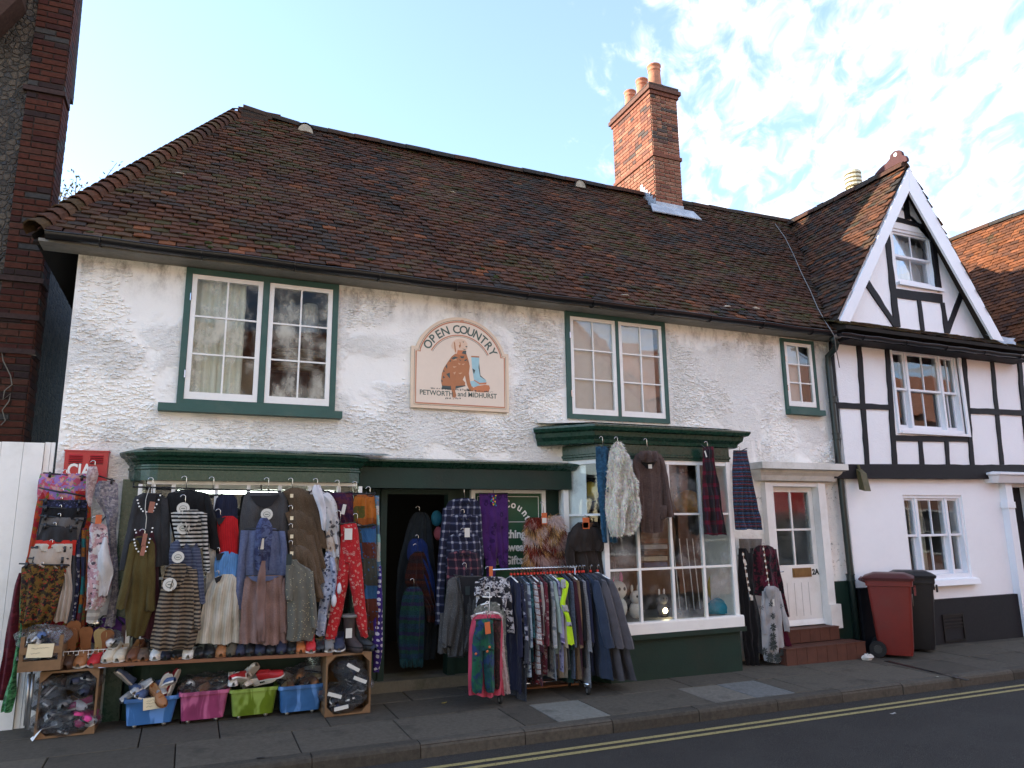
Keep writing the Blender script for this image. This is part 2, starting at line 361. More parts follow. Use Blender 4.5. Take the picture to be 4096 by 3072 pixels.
def linemat():
    m = bpy.data.materials.new('worn_yellow_line'); m.use_nodes = True; t = m.node_tree; t.nodes.clear(); n = NT(t); p = gcoords(n)
    b = n.n('ShaderNodeBsdfPrincipled', Base_Color=n.mix(n.noise(p, 30, 4, .6), (.24, .19, .07), (.33, .27, .11)), Roughness=.8)
    k = n.n('ShaderNodeMixShader', Fac=n.math('MULTIPLY', n.sstep(n.noise(p, 60, 4, .7), .56, .66), .8))
    n.t.links.new(b.outputs[0], k.inputs[1]); n.t.links.new(n.n('ShaderNodeBsdfTransparent').outputs[0], k.inputs[2])
    n.n('ShaderNodeOutputMaterial', Surface=k); return m
M['yellow'] = linemat()

# ---------------------------------------------------------------- ground: road, kerb, pavement
K0, K1 = Gp(1500, 2999), Gp(4096, 2675)      # kerb face line from the photograph
kd = Vector((K1.x-K0.x, K1.y-K0.y)).normalized(); kn = Vector((-kd.y, kd.x))      # along the kerb, and towards the wall
K0v = Vector((K0.x, K0.y))
def KP(s, t, dz=0.0):            # along-kerb distance from K0, distance towards the wall -> world point on pavement level
    p = K0v+kd*s+kn*t; return Vector((p.x, p.y, GA+GB*p.x+GC*min(p.y, 0)+dz))
KH = .115
def tokerb(p): v = Vector((p.x, p.y))-K0v; return v.dot(kd), v.dot(kn)
road = struct(build('road', MB().hexa([KP(-60, -80, -.6-KH), KP(160, -80, -.6-KH), KP(160, .1, -.6-KH), KP(-60, .1, -.6-KH), KP(-60, -80, -KH), KP(160, -80, -KH), KP(160, .1, -KH), KP(-60, .1, -KH)]), M['asphalt']))
for qa, qb in (((1782, 3066), (4096, 2741)), ((1911, 3069), (4096, 2757))):
    ta, tb_ = tokerb(Gp(*qa, -KH)), tokerb(Gp(*qb, -KH)); sl_y = (tb_[1]-ta[1])/(tb_[0]-ta[0]); tt = lambda s_: ta[1]+sl_y*(s_-ta[0])
    mb = MB(); n_ = 60
    mb.grid([[KP(-8+i*.5, tt(-8+i*.5)+.028, -KH+.004) for i in range(n_)], [KP(-8+i*.5, tt(-8+i*.5)-.028, -KH+.004) for i in range(n_)]], flip=True); build('yellow_line', mb, M['yellow'], road)
kerb = struct(build('kerb', MB().hexa([KP(-60, .012, -.4), KP(160, .012, -.4), KP(160, .14, -.4), KP(-60, .14, -.4), KP(-60, .012, -.012), KP(160, .012, -.012), KP(160, .14, -.012), KP(-60, .14, -.012)]), M['mortar_dark']))
s = -6.0; ks = random.Random(3)
while s < 17:
    L = ks.uniform(.82, 1.0); mb = MB(); g = ks.uniform(.8, 1.2); mb.col = (.072*g, .063*g, .050*g); dz = ks.uniform(-.003, .004); df = ks.uniform(-.004, .004)
    a, b_ = s+.005, s+L-.005
    prof = [(0+df, -.3), (0+df, -.035), (.012+df, -.010), (.035+df, dz), (.138, dz), (.138, -.3)]
    ra = mb.pts([KP(a, t, z) for t, z in prof]); rb = mb.pts([KP(b_, t, z) for t, z in prof])
    for j in range(5): mb.face((ra[j], rb[j], rb[j+1], ra[j+1]))
    mb.face(ra); mb.face(rb[::-1]); build('kerb_stone', mb, M['kerb'], kerb); s += L
pav = struct(build('pavement', MB().hexa([KP(-60, .142, -.4), KP(160, .142, -.4), KP(160, 12, -.4), KP(-60, 12, -.4), KP(-60, .142, -.016), KP(160, .142, -.016), KP(160, 12, -.016), KP(-60, 12, -.016)]), M['mortar_dark']))
def slab(s0, s1, t0, t1, col, dz=0.0):
    mb = MB(); mb.col = col; h = [ks.uniform(-.003, .003)+dz for _ in range(4)]; e = .005
    c = [(s0+e, t0+e), (s1-e, t0+e), (s1-e, t1-e), (s0+e, t1-e)]
    i0 = mb.pts([KP(a, b_, -.06) for a, b_ in c]); i1 = mb.pts([KP(a, b_, h[k]-.004) for k, (a, b_) in enumerate(c)])
    i2 = mb.pts([KP(a+(.005 if k in (0, 3) else -.005), b_+(.005 if k < 2 else -.005), h[k]) for k, (a, b_) in enumerate(c)])
    mb.face(i2)
    for k in range(4):
        n_ = (k+1) % 4; mb.face((i0[k], i0[n_], i1[n_], i1[k])); mb.face((i1[k], i1[n_], i2[n_], i2[k]))
    return build('paving_slab', mb, M['slab'], pav)
pale = []
for c in (((2104, 2819), (2304, 2799), (2480, 2872), (2263, 2896)), ((2662, 2743), (2840, 2733), (3070, 2799), (2902, 2819)), ((2840, 2733), (3002, 2725), (3237, 2779), (3070, 2799))):
    st = [tokerb(Gp(*p)) for p in c]
    pale.append((sum(v[0] for v in (st[0], st[3]))/2, sum(v[0] for v in (st[1], st[2]))/2))
rows_t = [.145, .80, 1.42, 2.02, 2.66, 3.3]
for ri in range(5):
    cuts = [-6.0]
    while cuts[-1] < 16: cuts.append(cuts[-1]+ks.choice((.62, .76, .9, .92, 1.05)))
    if ri == 0:
        cuts = [c for c in cuts if all(c < a-.25 or c > b_+.25 for a, b_ in pale)]+[x for p_ in pale for x in p_]
        cuts = sorted(cuts); cc = [cuts[0]]
        for c in cuts[1:]:
            if c-cc[-1] > .03: cc.append(c)
        cuts = cc
    for a, b_ in zip(cuts, cuts[1:]):
        if ri > 2 and a > 12: continue
        g = ks.uniform(.78, 1.22); col = (.086*g, .074*g, .057*g)
        if ri == 0 and any(abs(a-p_[0]) < .05 for p_ in pale): col = (.175, .17, .145) if a < pale[1][0]-.1 else ((.155, .14, .115) if a < pale[2][0]-.1 else (.145, .145, .135))
        slab(a, b_, rows_t[ri], rows_t[ri+1], col)
ca_, cb_ = Gp(3545, 2645), Gp(3872, 2722); cv_ = Vector((cb_.y-ca_.y, ca_.x-cb_.x, 0)).normalized()*.03; up_ = Vector((0, 0, .006))
build('drain_channel', MB().hexa([ca_-cv_, cb_-cv_, cb_+cv_, ca_+cv_, ca_-cv_+up_, cb_-cv_+up_, cb_+cv_+up_, ca_+cv_+up_]), M['gutter'], pav)
ground = struct(build('ground', MB().box(-400, 400, 3, 600, -4, -3.2), M['asphalt']))
# ---------------------------------------------------------------- generic pieces of buildings
def wall_holes(mb, x0, x1, z0, z1, y0, y1, holes):
    xs = sorted({x0, x1, *[h[0] for h in holes], *[h[1] for h in holes]}); zs = sorted({z0, z1, *[h[2] for h in holes], *[h[3] for h in holes]})
    inside = lambda x, z: any(h[0] < x < h[1] and h[2] < z < h[3] for h in holes)
    for a, b in zip(xs, xs[1:]):
        for c, d in zip(zs, zs[1:]):
            if not inside((a+b)/2, (c+d)/2):
                mb.face(mb.pts([(a, y0, c), (b, y0, c), (b, y0, d), (a, y0, d)])); mb.face(mb.pts([(a, y1, c), (a, y1, d), (b, y1, d), (b, y1, c)]))
    for a, b, c, d in holes+[(x1, x0, z1, z0)]:
        mb.face(mb.pts([(a, y0, c), (a, y1, c), (a, y1, d), (a, y0, d)])); mb.face(mb.pts([(b, y0, c), (b, y0, d), (b, y1, d), (b, y1, c)]))
        mb.face(mb.pts([(a, y0, d), (a, y1, d), (b, y1, d), (b, y0, d)])); mb.face(mb.pts([(a, y0, c), (b, y0, c), (b, y1, c), (a, y1, c)]))
    return mb
def frame_rect(mb, x0, x1, z0, z1, y0, y1, w, wb=None):
    wb = wb or w
    mb.box(x0, x0+w, y0, y1, z0, z1); mb.box(x1-w, x1, y0, y1, z0, z1); mb.box(x0+w, x1-w, y0+.001, y1-.001, z1-w, z1); mb.box(x0+w, x1-w, y0+.001, y1-.001, z0, z0+wb); return mb
def sash(win, x0, x1, z0, z1, y, nc, nr, mat, glass, st=.05, bar=.016, sb=None, name='sash'):
    sb = sb or st*1.3
    so = build(name, frame_rect(MB(), x0, x1, z0, z1, y, y+.045, st, sb), mat, win)
    gx0, gx1, gz0, gz1 = x0+st, x1-st, z0+sb, z1-st; pw = (gx1-gx0)/nc; ph = (gz1-gz0)/nr
    mb = MB()
    for i in range(1, nc): mb.box(gx0+pw*i-bar/2, gx0+pw*i+bar/2, y+.006, y+.036, gz0, gz1)
    for j in range(1, nr): mb.box(gx0, gx1, y+.008, y+.034, gz0+ph*j-bar/2, gz0+ph*j+bar/2)
    if nc > 1 or nr > 1: build('glazing_bars', mb, mat, win)
    for i in range(nc):
        for j in range(nr):
            a = gx0+pw*i; c = gz0+ph*j; t1, t2 = rnd.uniform(-.0025, .0025), rnd.uniform(-.0025, .0025)
            mb = MB(); mb.face(mb.pts([(a, y+.02, c), (a+pw, y+.02+t1, c), (a+pw, y+.02+t1+t2, c+ph), (a, y+.02+t2, c+ph)])); build('pane', mb, glass, win)
    return so
TILE_PAL = [(c_[0]*1.12, c_[1]*1.06, c_[2]*.90) for c_ in [(.070, .034, .024), (.055, .028, .022), (.085, .036, .022), (.045, .030, .024), (.100, .042, .024), (.038, .030, .028), (.062, .040, .022), (.140, .052, .024), (.075, .045, .030), (.030, .027, .028), (.050, .042, .020), (.15, .058, .03)]]
def tile_pts(w, L, th, jit=0.0):
    x = w/2; r = jit
    return ([(-x, 0, th+r), (0, -.002, th+.004+r), (x, 0, th+r*.3), (-x, L, .004), (0, L, .008), (x, L, .004), (-x, 0, th-.015+r), (0, -.002, th-.012+r), (x, 0, th-.015+r*.3), (-x, L, -.01), (x, L, -.01)],
            [(0, 1, 4, 3), (1, 2, 5, 4), (6, 7, 1, 0), (7, 8, 2, 1), (9, 6, 0, 3), (8, 10, 5, 2)])
_tv = {}
def tile_variant(ci, k, mat):
    key = (ci, k, mat.name)
    if key not in _tv:
        rr = random.Random(ci*31+k); mb = MB(); g = rr.uniform(.85, 1.15); mb.col = tuple(c*g for c in TILE_PAL[ci])
        v, f = tile_pts(.158+rr.uniform(-.006, .003), .165, .034, rr.uniform(-.004, .009)); mb.pts(v)
        for q_ in f: mb.face(q_)
        _tv[key] = mb.mesh('roof_tile', mat)
    return _tv[key]
def tile_roof(parent, O, U, V, ulen, vlen, keep, colfn, wav, singles, seed=1, gauge=.086, tw=.166, u0=0.0, mat=None):
    O, U, V = Vector(O), Vector(U).normalized(), Vector(V).normalized(); Nn = U.cross(V).normalized(); rr = random.Random(seed); L = []; mat = mat or M['tile']
    for j in range(int(vlen/gauge)+1):
        v = j*gauge; u = u0-(tw/2 if j % 2 else 0)+rr.uniform(-.02, .02)
        while u < ulen+tw:
            if keep(u, v+.05):
                L.append((O+U*u+V*v+Nn*(wav(u, v)+rr.uniform(-.004, .005)), colfn(u, v, rr), rr.randrange(4), rr.gauss(0, .012), rr.gauss(0, .02), rr.uniform(-.006, .006)))
            u += tw+rr.uniform(-.003, .004)
    L.sort(key=lambda t: (t[0]-CAM).length)
    for p, ci, k, rz, rx, dv in L[:singles]:
        o = put('roof_tile', tile_variant(ci, k, mat), (0, 0, 0), parent)
        a = (U*math.cos(rz)+V*math.sin(rz)); b = (V*math.cos(rz)-U*math.sin(rz)); c = Nn
        o.matrix_local = Matrix.Translation(p+V*dv-base(parent)) @ Matrix((a, b, c)).transposed().to_4x4() @ Matrix.Rotation(rx*.5, 4, 'X')
    mb = MB()
    for p, ci, k, rz, rx, dv in L[singles:]:
        g = rr.uniform(.8, 1.2); mb.col = tuple(c*g for c in TILE_PAL[ci]); v, f = tile_pts(.158+rr.uniform(-.006, .003), .165, .034, rr.uniform(-.004, .009))
        a = (U*math.cos(rz)+V*math.sin(rz)); b = (V*math.cos(rz)-U*math.sin(rz)); bi = len(mb.v)
        mb.pts([p+a*x+b*(y+dv)+Nn*(z+rx*.25*x) for x, y, z in v])
        for q_ in f: mb.face([bi+t for t in q_])
    if mb.f:
        o = build('roof_tiles', mb, mat, parent); o['kind'] = 'stuff'
BRICK_PAL = [(.22, .085, .052), (.25, .10, .062), (.19, .072, .046), (.28, .13, .082), (.15, .065, .048), (.10, .055, .045), (.21, .105, .07), (.075, .058, .052)]
_bv = {}
def brick_mesh(L, h, ci, mat, pal):
    key = (round(L, 2), round(h, 3), ci, mat.name, id(pal))
    if key not in _bv:
        mb = MB(); mb.col = pal[ci]; e = .004; rr = random.Random(ci*7+int(L*1000)); j = lambda: rr.uniform(-.003, .003)
        b = mb.pts([(0, .004, 0), (L, .004, 0), (L, .004, h), (0, .004, h)]); t = mb.pts([(e+j(), -.008, e+j()), (L-e+j(), -.008, e+j()), (L-e+j(), -.008, h-e+j()), (e+j(), -.008, h-e+j())])
        mb.face(t)
        for k in range(4): mb.face((b[k], b[(k+1) % 4], t[(k+1) % 4], t[k]))
        _bv[key] = mb.mesh('brick', mat)
    return _bv[key]
def brick_face(parent, O, U, length, courses, ch, seed, singles, colfn, mat=None, pal=BRICK_PAL, start=0, name='brick', flemish=True):
    O, U = Vector(O), Vector(U).normalized(); rr = random.Random(seed); n = Vector((U.y, -U.x, 0)); mat = mat or M['brick']; cnt = 0; rest = MB()
    for j in range(courses):
        u = 0.0; k = j+start; first = True
        while u < length-.02:
            L = (.108 if (k % 2 == 0) == flemish or rr.random() < .15 else .218) if first else (.218 if not flemish or rr.random() < .62 else .108)
            first = False; L = min(L, length-u)
            if length-u-L < .05: L = length-u
            if L > .03:
                ci = colfn(u, j*ch, rr); h = ch-.013; Lb = round(L-.012, 2)
                if cnt < singles:
                    o = put(name, brick_mesh(Lb, h, ci, mat, pal), (0, 0, 0), parent)
                    o.matrix_local = Matrix.Translation(O+U*(u+.005)+Vector((0, 0, j*ch+.005))+n*rr.uniform(-.002, .003)-base(parent)) @ Matrix((U, -n, Vector((0, 0, 1)))).transposed().to_4x4(); cnt += 1
                else:
                    rest.col = pal[ci]; p = O+U*(u+.005)+Vector((0, 0, j*ch+.005)); c = p+U*Lb/2+Vector((0, 0, h/2))+n*.002; rest.obox(c, U*Lb/2, n*.006, Vector((0, 0, h/2)))
            u += L
    if rest.f: build('bricks', rest, mat, parent)['kind'] = 'stuff'

# ---------------------------------------------------------------- the shop building
shop = thing('shop_building', 'old white roughcast shop with dark tiled roof and green shopfront', 'building', (4, 0, 0))
XL, XR = -1.24, 8.74
def rect(k, a, b, yy):     # two corners in a zoom -> x0,x1,z0,z1 on plane yy
    p, r_ = T(k, *a, yy), T(k, *b, yy); return min(p.x, r_.x), max(p.x, r_.x), min(p.z, r_.z), max(p.z, r_.z)
W1 = (-.25, 1.33, 3.0, 4.46); W2 = (4.21, 5.74, 3.07, 4.47)
a_, b_ = T(16, 1730, 345), T(16, 2005, 855); W3 = (a_.x, b_.x-.02, b_.z+.02, a_.z)
D2 = (7.40, 8.24, .2, 2.28)
xBL, xLob0, xLob1 = -.60, 1.72, 3.86
xA = T(8, 232, 700, 0).x; yB = -.50; xB = T(8, 492, 900, yB).x; xC = T(8, 1275, 900, yB).x; xD = xC+.12
bz = {'top': T(8, 900, 92, -.66).z, 'fas': T(8, 900, 290, yB).z, 'sill': T(8, 900, 1250, yB).z, 'sillb': T(8, 900, 1325, yB-.05).z}
holes = [tuple(W1), tuple(W2), tuple(W3), (D2[0]-.02, D2[1]+.02, -.2, D2[3]+.02), (xBL+.12, xA+.04, -.4, 2.30), (xA+.05, xD-.06, .45, 2.55)]
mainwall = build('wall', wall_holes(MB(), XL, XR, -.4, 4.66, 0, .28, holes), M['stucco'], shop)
# side, back and rooms behind (real rooms; one partition is coloured near black for shade)
build('side_wall', MB().box(XL, XL+.28, .28, 4.9, -.4, 4.9), M['stucco'], shop)
build('back_wall', MB().box(XL, XR, 4.9, 5.15, -.4, 4.9), M['stucco'], shop)
build('upper_floor', MB().box(XL+.28, XR, .28, 4.9, 2.55, 2.75), M['interior'], shop)
build('ceiling', MB().box(XL+.28, XR, .28, 4.9, 4.62, 4.7), M['interior'], shop)
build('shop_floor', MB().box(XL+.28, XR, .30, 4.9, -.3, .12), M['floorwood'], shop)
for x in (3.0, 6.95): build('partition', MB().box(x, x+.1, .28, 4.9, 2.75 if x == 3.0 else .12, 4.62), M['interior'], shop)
build('partition', MB().box(XL+.28, 6.95, 2.9, 3.0, .12, 2.55), M['dark'], shop)  # near-black colour stands in for the gloom behind the door

# windows of the upper floor
def casement(R_, sashes, glass, sillext=None, fw=.062):
    x0, x1, z0, z1 = R_
    w = build('window', frame_rect(MB(), x0, x1, z0, z1, -.035, .08, fw), M['green_win'], shop)
    if len(sashes) == 2: build('mullion', MB().box(sashes[0][1]+.003, sashes[1][0]-.003, -.037, .078, z0+fw, z1-fw), M['green_win'], w)
    for s0, s1, c, d, nc, nr in sashes: sash(w, s0, s1, c, d, -.028, nc, nr, M['white'], glass, .048, .017, .075)
    if sillext: build('sill', MB().box(x0-sillext[0], x1+sillext[1], -.11, .02, z0-.075, z0+.003), M['green_win'], w)
    for s0 in (sashes[0][0],):
        for zz_ in (z0+.32, z1-.32): build('hinge', MB().tube([(s0-.006, -.04, zz_-.04), (s0-.006, -.04, zz_+.04)], .008, 6), M['chrome'], w)
    return w
w1 = casement(W1, [(-.185, .52, 3.065, 4.395, 2, 3), (.59, 1.265, 3.065, 4.395, 2, 3)], M['glass_old'], (.16, .07))
w2 = casement(W2, [(4.27, 4.945, 3.13, 4.41, 2, 3), (4.995, 5.68, 3.13, 4.41, 2, 3)], M['glass_blind'])
w3 = casement(W3, [(W3[0]+.055, W3[1]-.055, W3[2]+.055, W3[3]-.055, 2, 3)], M['glass_blind'], (.0, .03), .05)
def curtain(name, label, x0, x1, z0, z1, y, mat, nf=7, amp=.03, seed=0):
    rr = random.Random(seed); P = []; ph = [rr.uniform(0, 6) for _ in range(3)]; n_ = 40
    for i in range(9):
        v = i/8; P.append([(x0+(x1-x0)*u/n_, y+amp*math.sin(nf*6.28*u/n_+ph[0]+.5*v)+amp*.5*math.sin(nf*2.3*6.28*u/n_+ph[1]), z1+(z0-z1)*v) for u in range(n_+1)])
    mb = MB().grid(P); o = build(name, mb, mat, None, True, loc=((x0+x1)/2, y, z0)); tag(o, label, 'curtain'); return o
M['net'] = surf('net_curtain', (.62, .60, .48), .9, .15, 4); M['blind'] = surf('pale_roller_blind', (.62, .60, .57), .9, .08, 2); M['netwhite'] = surf('white_curtain', (.74, .76, .78), .9, .08, 3)
curtain('net_curtain', 'pale yellowed net curtain behind the wide upper window left of the hanging sign', W1[0]-.05, .36, 3.0, 4.5, .10, M['net'], 8, .022, 1)
ob = build('roller_blind', MB().box(W2[0]+.07, W2[1]-.16, .035, .042, 3.1, 4.43), M['blind'], None, loc=(5, .17, 3.0)); tag(ob, 'pale blind drawn down behind the double casement over the canted bay', 'blind')
ob = build('roller_blind', MB().box(W3[0]+.06, W3[0]+.34, .035, .042, W3[2]+.06, W3[3]-.06), M['blind'], None, loc=(W3[0], .17, W3[2])); tag(ob, 'pale blind behind the single narrow casement beside the drainpipe', 'blind')
for (x0, x1, z0, z1, y, nm, lb, c) in ((.62, 1.10, 3.0, 3.52, .5, 'storage_box', 'dark storage box standing inside the dirty upper window', (.02, .02, .02)), (.70, 1.28, 3.56, 3.85, .55, 'folded_linen', 'pile of pale folded cloth inside the dirty upper window', (.30, .27, .20)), (1.0, 1.2, 4.0, 4.36, .45, 'lamp_shade', 'white cylinder shade inside the dirty upper window', (.75, .76, .80)), (.34, .62, 3.0, 3.6, .42, 'cardboard_box', 'brown carton inside the dirty upper window', (.32, .26, .17))):
    mb = MB()
    if nm == 'lamp_shade': mb.lathe(((x0+x1)/2, y+.1, z0), [(.10, 0), (.11, .0), (.085, z1-z0), (.08, z1-z0)], 16)
    elif nm == 'folded_linen':
        for k in range(5): mb.ball(((x0+x1)/2+rnd.uniform(-.03, .03), y+.15, z0+.03+k*.055), (x1-x0)/2, .16, .04, 12, 6, .08, k)
    else: mb.box(x0, x1, y, y+.35, z0-.25, z1).box(x0-.01, x1+.01, y-.01, y+.36, z1-.02, z1+.012)
    o = build(nm, mb, surf(nm+'_mat', c, .8, .3, 6), None, loc=(x0, y, z0-.25 if 'box' in nm else z0)); tag(o, lb, nm.replace('_', ' ').split()[-1])

# ---- roof of the shop
EY, EZ, RY, RZ = -.27, 4.56, 2.4, 7.72
tanp = (RZ-EZ)/(RY-EY); sl_len = math.hypot(RY-EY, RZ-EZ); Vm = Vector((0, RY-EY, RZ-EZ)).normalized(); Nm = Vector((0, -Vm.z, Vm.y))
HX0, HX1 = -1.60, .20                      # hip: eave corner and top
GRX, GRZ, GLX, GLZ = 10.72, 7.80, 8.80, 4.75; gtan = (GRZ-GLZ)/(GRX-GLX)   # neighbour's gable roof
def valley_x(z): return GRX-(GRZ-z)/gtan
def wavm(u, v):
    x = HX0+u; return -.07*math.sin(max(0, min(1, (x+.5)/10.5))*math.pi)*(v/sl_len)+.030*(mnoise.noise((x*.45, v*.5, 3.1)))+.016*mnoise.noise((x*1.7, v*1.3, 8.2))
def keepm(u, v):
    x = HX0+u; f = v/sl_len
    if x < HX0+(HX1-HX0)*f+.04: return False
    z = EZ+v*Vm.z
    if x > valley_x(z)-.02: return False
    if 7.12 < x < 7.80 and v > sl_len-.50: return False
    return v < sl_len-.02
def colm(u, v, rr):
    x = HX0+u; a = mnoise.noise((x*.8, v*.9, 5.0)); w = rr.random()
    warm = max(0, 1-v/1.0)*.14+max(0, 1-abs(x-1.0)/3)*.05
    if w < .006+warm*.28: return 11 if rr.random() < .3 else 7
    if w < .14+warm: return rr.choice((4, 2, 2, 0, 0))
    if a > .12: return rr.choice((6, 10, 3, 0, 8))
    if a < -.15: return rr.choice((5, 9, 3, 1, 1))
    return rr.choice((0, 1, 3, 1, 2, 5, 8, 0))
Mroof = surf('roof_underlay', (.02, .016, .013), .95, .2, 4)
rp = MB(); q1 = [(HX0, EY, EZ), (valley_x(EZ), EY, EZ), (valley_x(RZ)+.1, RY, RZ), (HX1, RY, RZ)]
rp.hexa([tuple(Vector(p)-Nm*.14) for p in q1]+[tuple(Vector(p)-Nm*.11) for p in q1])
rp.face(rp.pts([(HX0, EY, EZ-.04), (HX1, RY, RZ-.04), (HX0, 5.1, EZ-.04)])); rp.face(rp.pts([(HX1, RY, RZ-.03), (HX0, 5.1, EZ-.03), (12, 5.1, EZ-.03), (12, RY, RZ-.03)]))
roof = build('roof', rp, Mroof, shop)
tile_roof(roof, (HX0, EY, EZ), (1, 0, 0), Vm, 13, sl_len, keepm, colm, wavm, 300, 11)
# hip slope on the left side
hv = Vector((HX1-HX0, 0, RZ-EZ)); hl = hv.length; HV = hv.normalized()
tile_roof(roof, (HX0, 5.1, EZ), (0, -1, 0), HV, 5.4, hl, lambda u, v: (5.1-u) > EY+(RY-EY)*v/hl+.05 and (5.1-u) < 5.1-(5.1-RY)*v/hl, colm, lambda u, v: 0, 0, 5)
# bonnet hip tiles
hp0, hp1 = Vector((HX0, EY, EZ)), Vector((HX1, RY, RZ)); hd = (hp1-hp0).normalized(); hn = Vector((-.45, -.55, .9)); hn = (hn-hd*hn.dot(hd)).normalized(); hs = hd.cross(hn)
nb = 34
for k in range(nb):
    p = hp0+hd*((k+.2)*(hp1-hp0).length/nb)+hn*.03; mb = MB(); ci = rnd.choice((0, 1, 8, 6, 3, 2)); mb.col = TILE_PAL[ci]; P = []
    for t in (0, .14):
        row = []
        for a in range(7):
            th = math.pi*(a/6-.5)*1.15; rr_ = .112 if t == 0 else .092; row.append(p+hd*t+hs*(math.sin(th)*rr_)+hn*((math.cos(th)-.55)*rr_+(.026 if t == 0 else 0)))
        P.append(row)
    mb.grid(P, flip=True); mb.grid([[v-hn*.016+hd*.002 for v in P[0]], P[0]], flip=True); build('bonnet_tile', mb, M['tile'], roof)
# ridge tiles
def ridge_tiles(parent, A, B, nrm_w, n_, sag=None, r=.11, name='ridge_tile', seed=1):
    A, B = Vector(A), Vector(B); d = (B-A).normalized(); sd = d.cross(Vector((0, 0, 1))).normalized(); rr = random.Random(seed)
    for k in range(n_):
        t0, t1 = k/n_, (k+1)/n_; mb = MB(); mb.col = TILE_PAL[rr.choice((3, 5, 9, 1))]; P = []
        for t in (t0, t1):
            p = A.lerp(B, t)+Vector((0, 0, (sag(t) if sag else 0)+rr.uniform(-.008, .008))); row = []
            for a in range(7):
                th = math.pi*(a/6-.5)*1.1; row.append(p+sd*(math.sin(th)*r)+Vector((0, 0, math.cos(th)*r*.85-.055)))
            P.append([v+d*(.004 if t == t0 else -.004) for v in row])
        mb.grid(P); mb.face(mb.pts(P[0][::-1])); mb.face(mb.pts(P[1])); build(name, mb, M['tile'], parent)
sagr = lambda t: -.07*math.sin(math.pi*max(0, min(1, t)))*Nm.z
ridge_tiles(roof, (HX1+.05, RY, RZ+.02), (7.14, RY, RZ+.02), 0, 17, lambda t: sagr(t*.68+.05)+.10*max(0, 1-t/.10), seed=2)
ridge_tiles(roof, (7.80, RY, RZ+.0), (GRX-.05, RY, RZ+.02), 0, 7, lambda t: sagr(.72+t*.25), seed=3)
for px, py, s_ in ((1222, 525, 1.0), (2322, 742, .85)):       # round-ended clay vents at the ridge
    c = Wp(px, py-6, RY-.14); P = []
    for yy in (-.02, .22): P.append([(c.x+.13*s_*math.cos(math.pi*a/10), c.y+yy, c.z-.06+.17*s_*math.sin(math.pi*a/10)) for a in range(11)])
    mb = MB(); mb.col = TILE_PAL[5]; mb.grid(P); v = build('ridge_vent', mb, M['tile'], roof)
    mb = MB(); mb.face(mb.pts([(c.x+.115*s_*math.cos(math.pi*a/10), c.y-.005, c.z-.06+.15*s_*math.sin(math.pi*a/10)) for a in range(11)])); build('mortar_plug', mb, M['mortar'], roof)
# gablet at the head of the hip
gb = MB(); gb.col = TILE_PAL[5]
for k in range(8): gb.col = TILE_PAL[(5, 3, 9, 1)[k % 4]]; gb.box(HX1-.04+.004*k, HX1+.16+.06*k, RY-.17+.012*k, RY+.12, RZ-.27+.043*k, RZ-.235+.043*k)
for k in range(4): gb.box(HX1-.20+.03*k, HX1+.06, RY-.16+.04*k, RY+.16-.03*k, RZ-.36+.09*k, RZ-.28+.09*k)
build('gablet', gb, M['tile'], roof)
# moss cushions and mortar scraps on the eave courses
for k in range(46):
    u = rnd.uniform(.2, 10); x = HX0+u; v = abs(rnd.gauss(0, .25)) if k < 34 else rnd.uniform(.3, 3.5)
    p = Vector((HX0, EY, EZ))+Vector((u, 0, 0))+Vm*v+Nm*(.028+wavm(u, v))
    if x > valley_x(p.z)-.2 or x < HX0+(HX1-HX0)*v/sl_len+.15: continue
    pale_ = rnd.random() < .12; mb = MB().ball(p, rnd.uniform(.02, .07), .03, rnd.uniform(.008, .02), 8, 5, .3, k)
    build('moss_clump' if not pale_ else 'mortar_scrap', mb, M.setdefault('moss', surf('moss', (.035, .045, .012), .95, .4, 20, .8, 60)) if not pale_ else M['mortar'], roof, True)

# ---- gutter and soffit
def gutter(parent, A, B, r=.062, name='gutter'):
    A, B = Vector(A), Vector(B); d = (B-A); P = []
    for k in range(25):
        p = A+d*(k/24)+Vector((0, 0, .006*math.sin(k*1.9))); P.append([p+Vector((0, -r*math.cos(math.pi*a/8), -r*math.sin(math.pi*a/8))) for a in range(9)])
    mb = MB().grid(P); P2 = [[v+Vector((0, 0, .004)) for v in r_] for r_ in P]; mb.grid([[ (v.x, p[4].y+(v.y-p[4].y)*.92, v.z) for v in p] for p in P2], flip=True)
    for e in (0, -1): mb.face(mb.pts(P[e]))
    for side in (0, 8): mb.tube([p[side] for p in P], .008, 6)
    g = build(name, mb, M['gutter'], parent, True)
    n_ = max(3, int(d.length/.95))
    for k in range(n_+1):
        p = A+d*((k+.5)/(n_+1)); build('gutter_bracket', MB().tube([p+Vector((0, -(r+.007)*math.cos(math.pi*a/8), -(r+.007)*math.sin(math.pi*a/8)-.004)) for a in range(9)], .009, 5), M['gutter'], g)
    return g
gA, gB = Wp(180, 958, -.33), Wp(3335, 1340, -.33)
gut = gutter(shop, (gA.x, -.33, 4.535), (gB.x, -.33, 4.520))
build('soffit_board', MB().box(XL-.3, XR, -.27, 0, 4.47, 4.50), surf('grey_soffit', (.26, .245, .21), .8, .35, 3, dirt=((.10, .09, .07), .6)), shop)
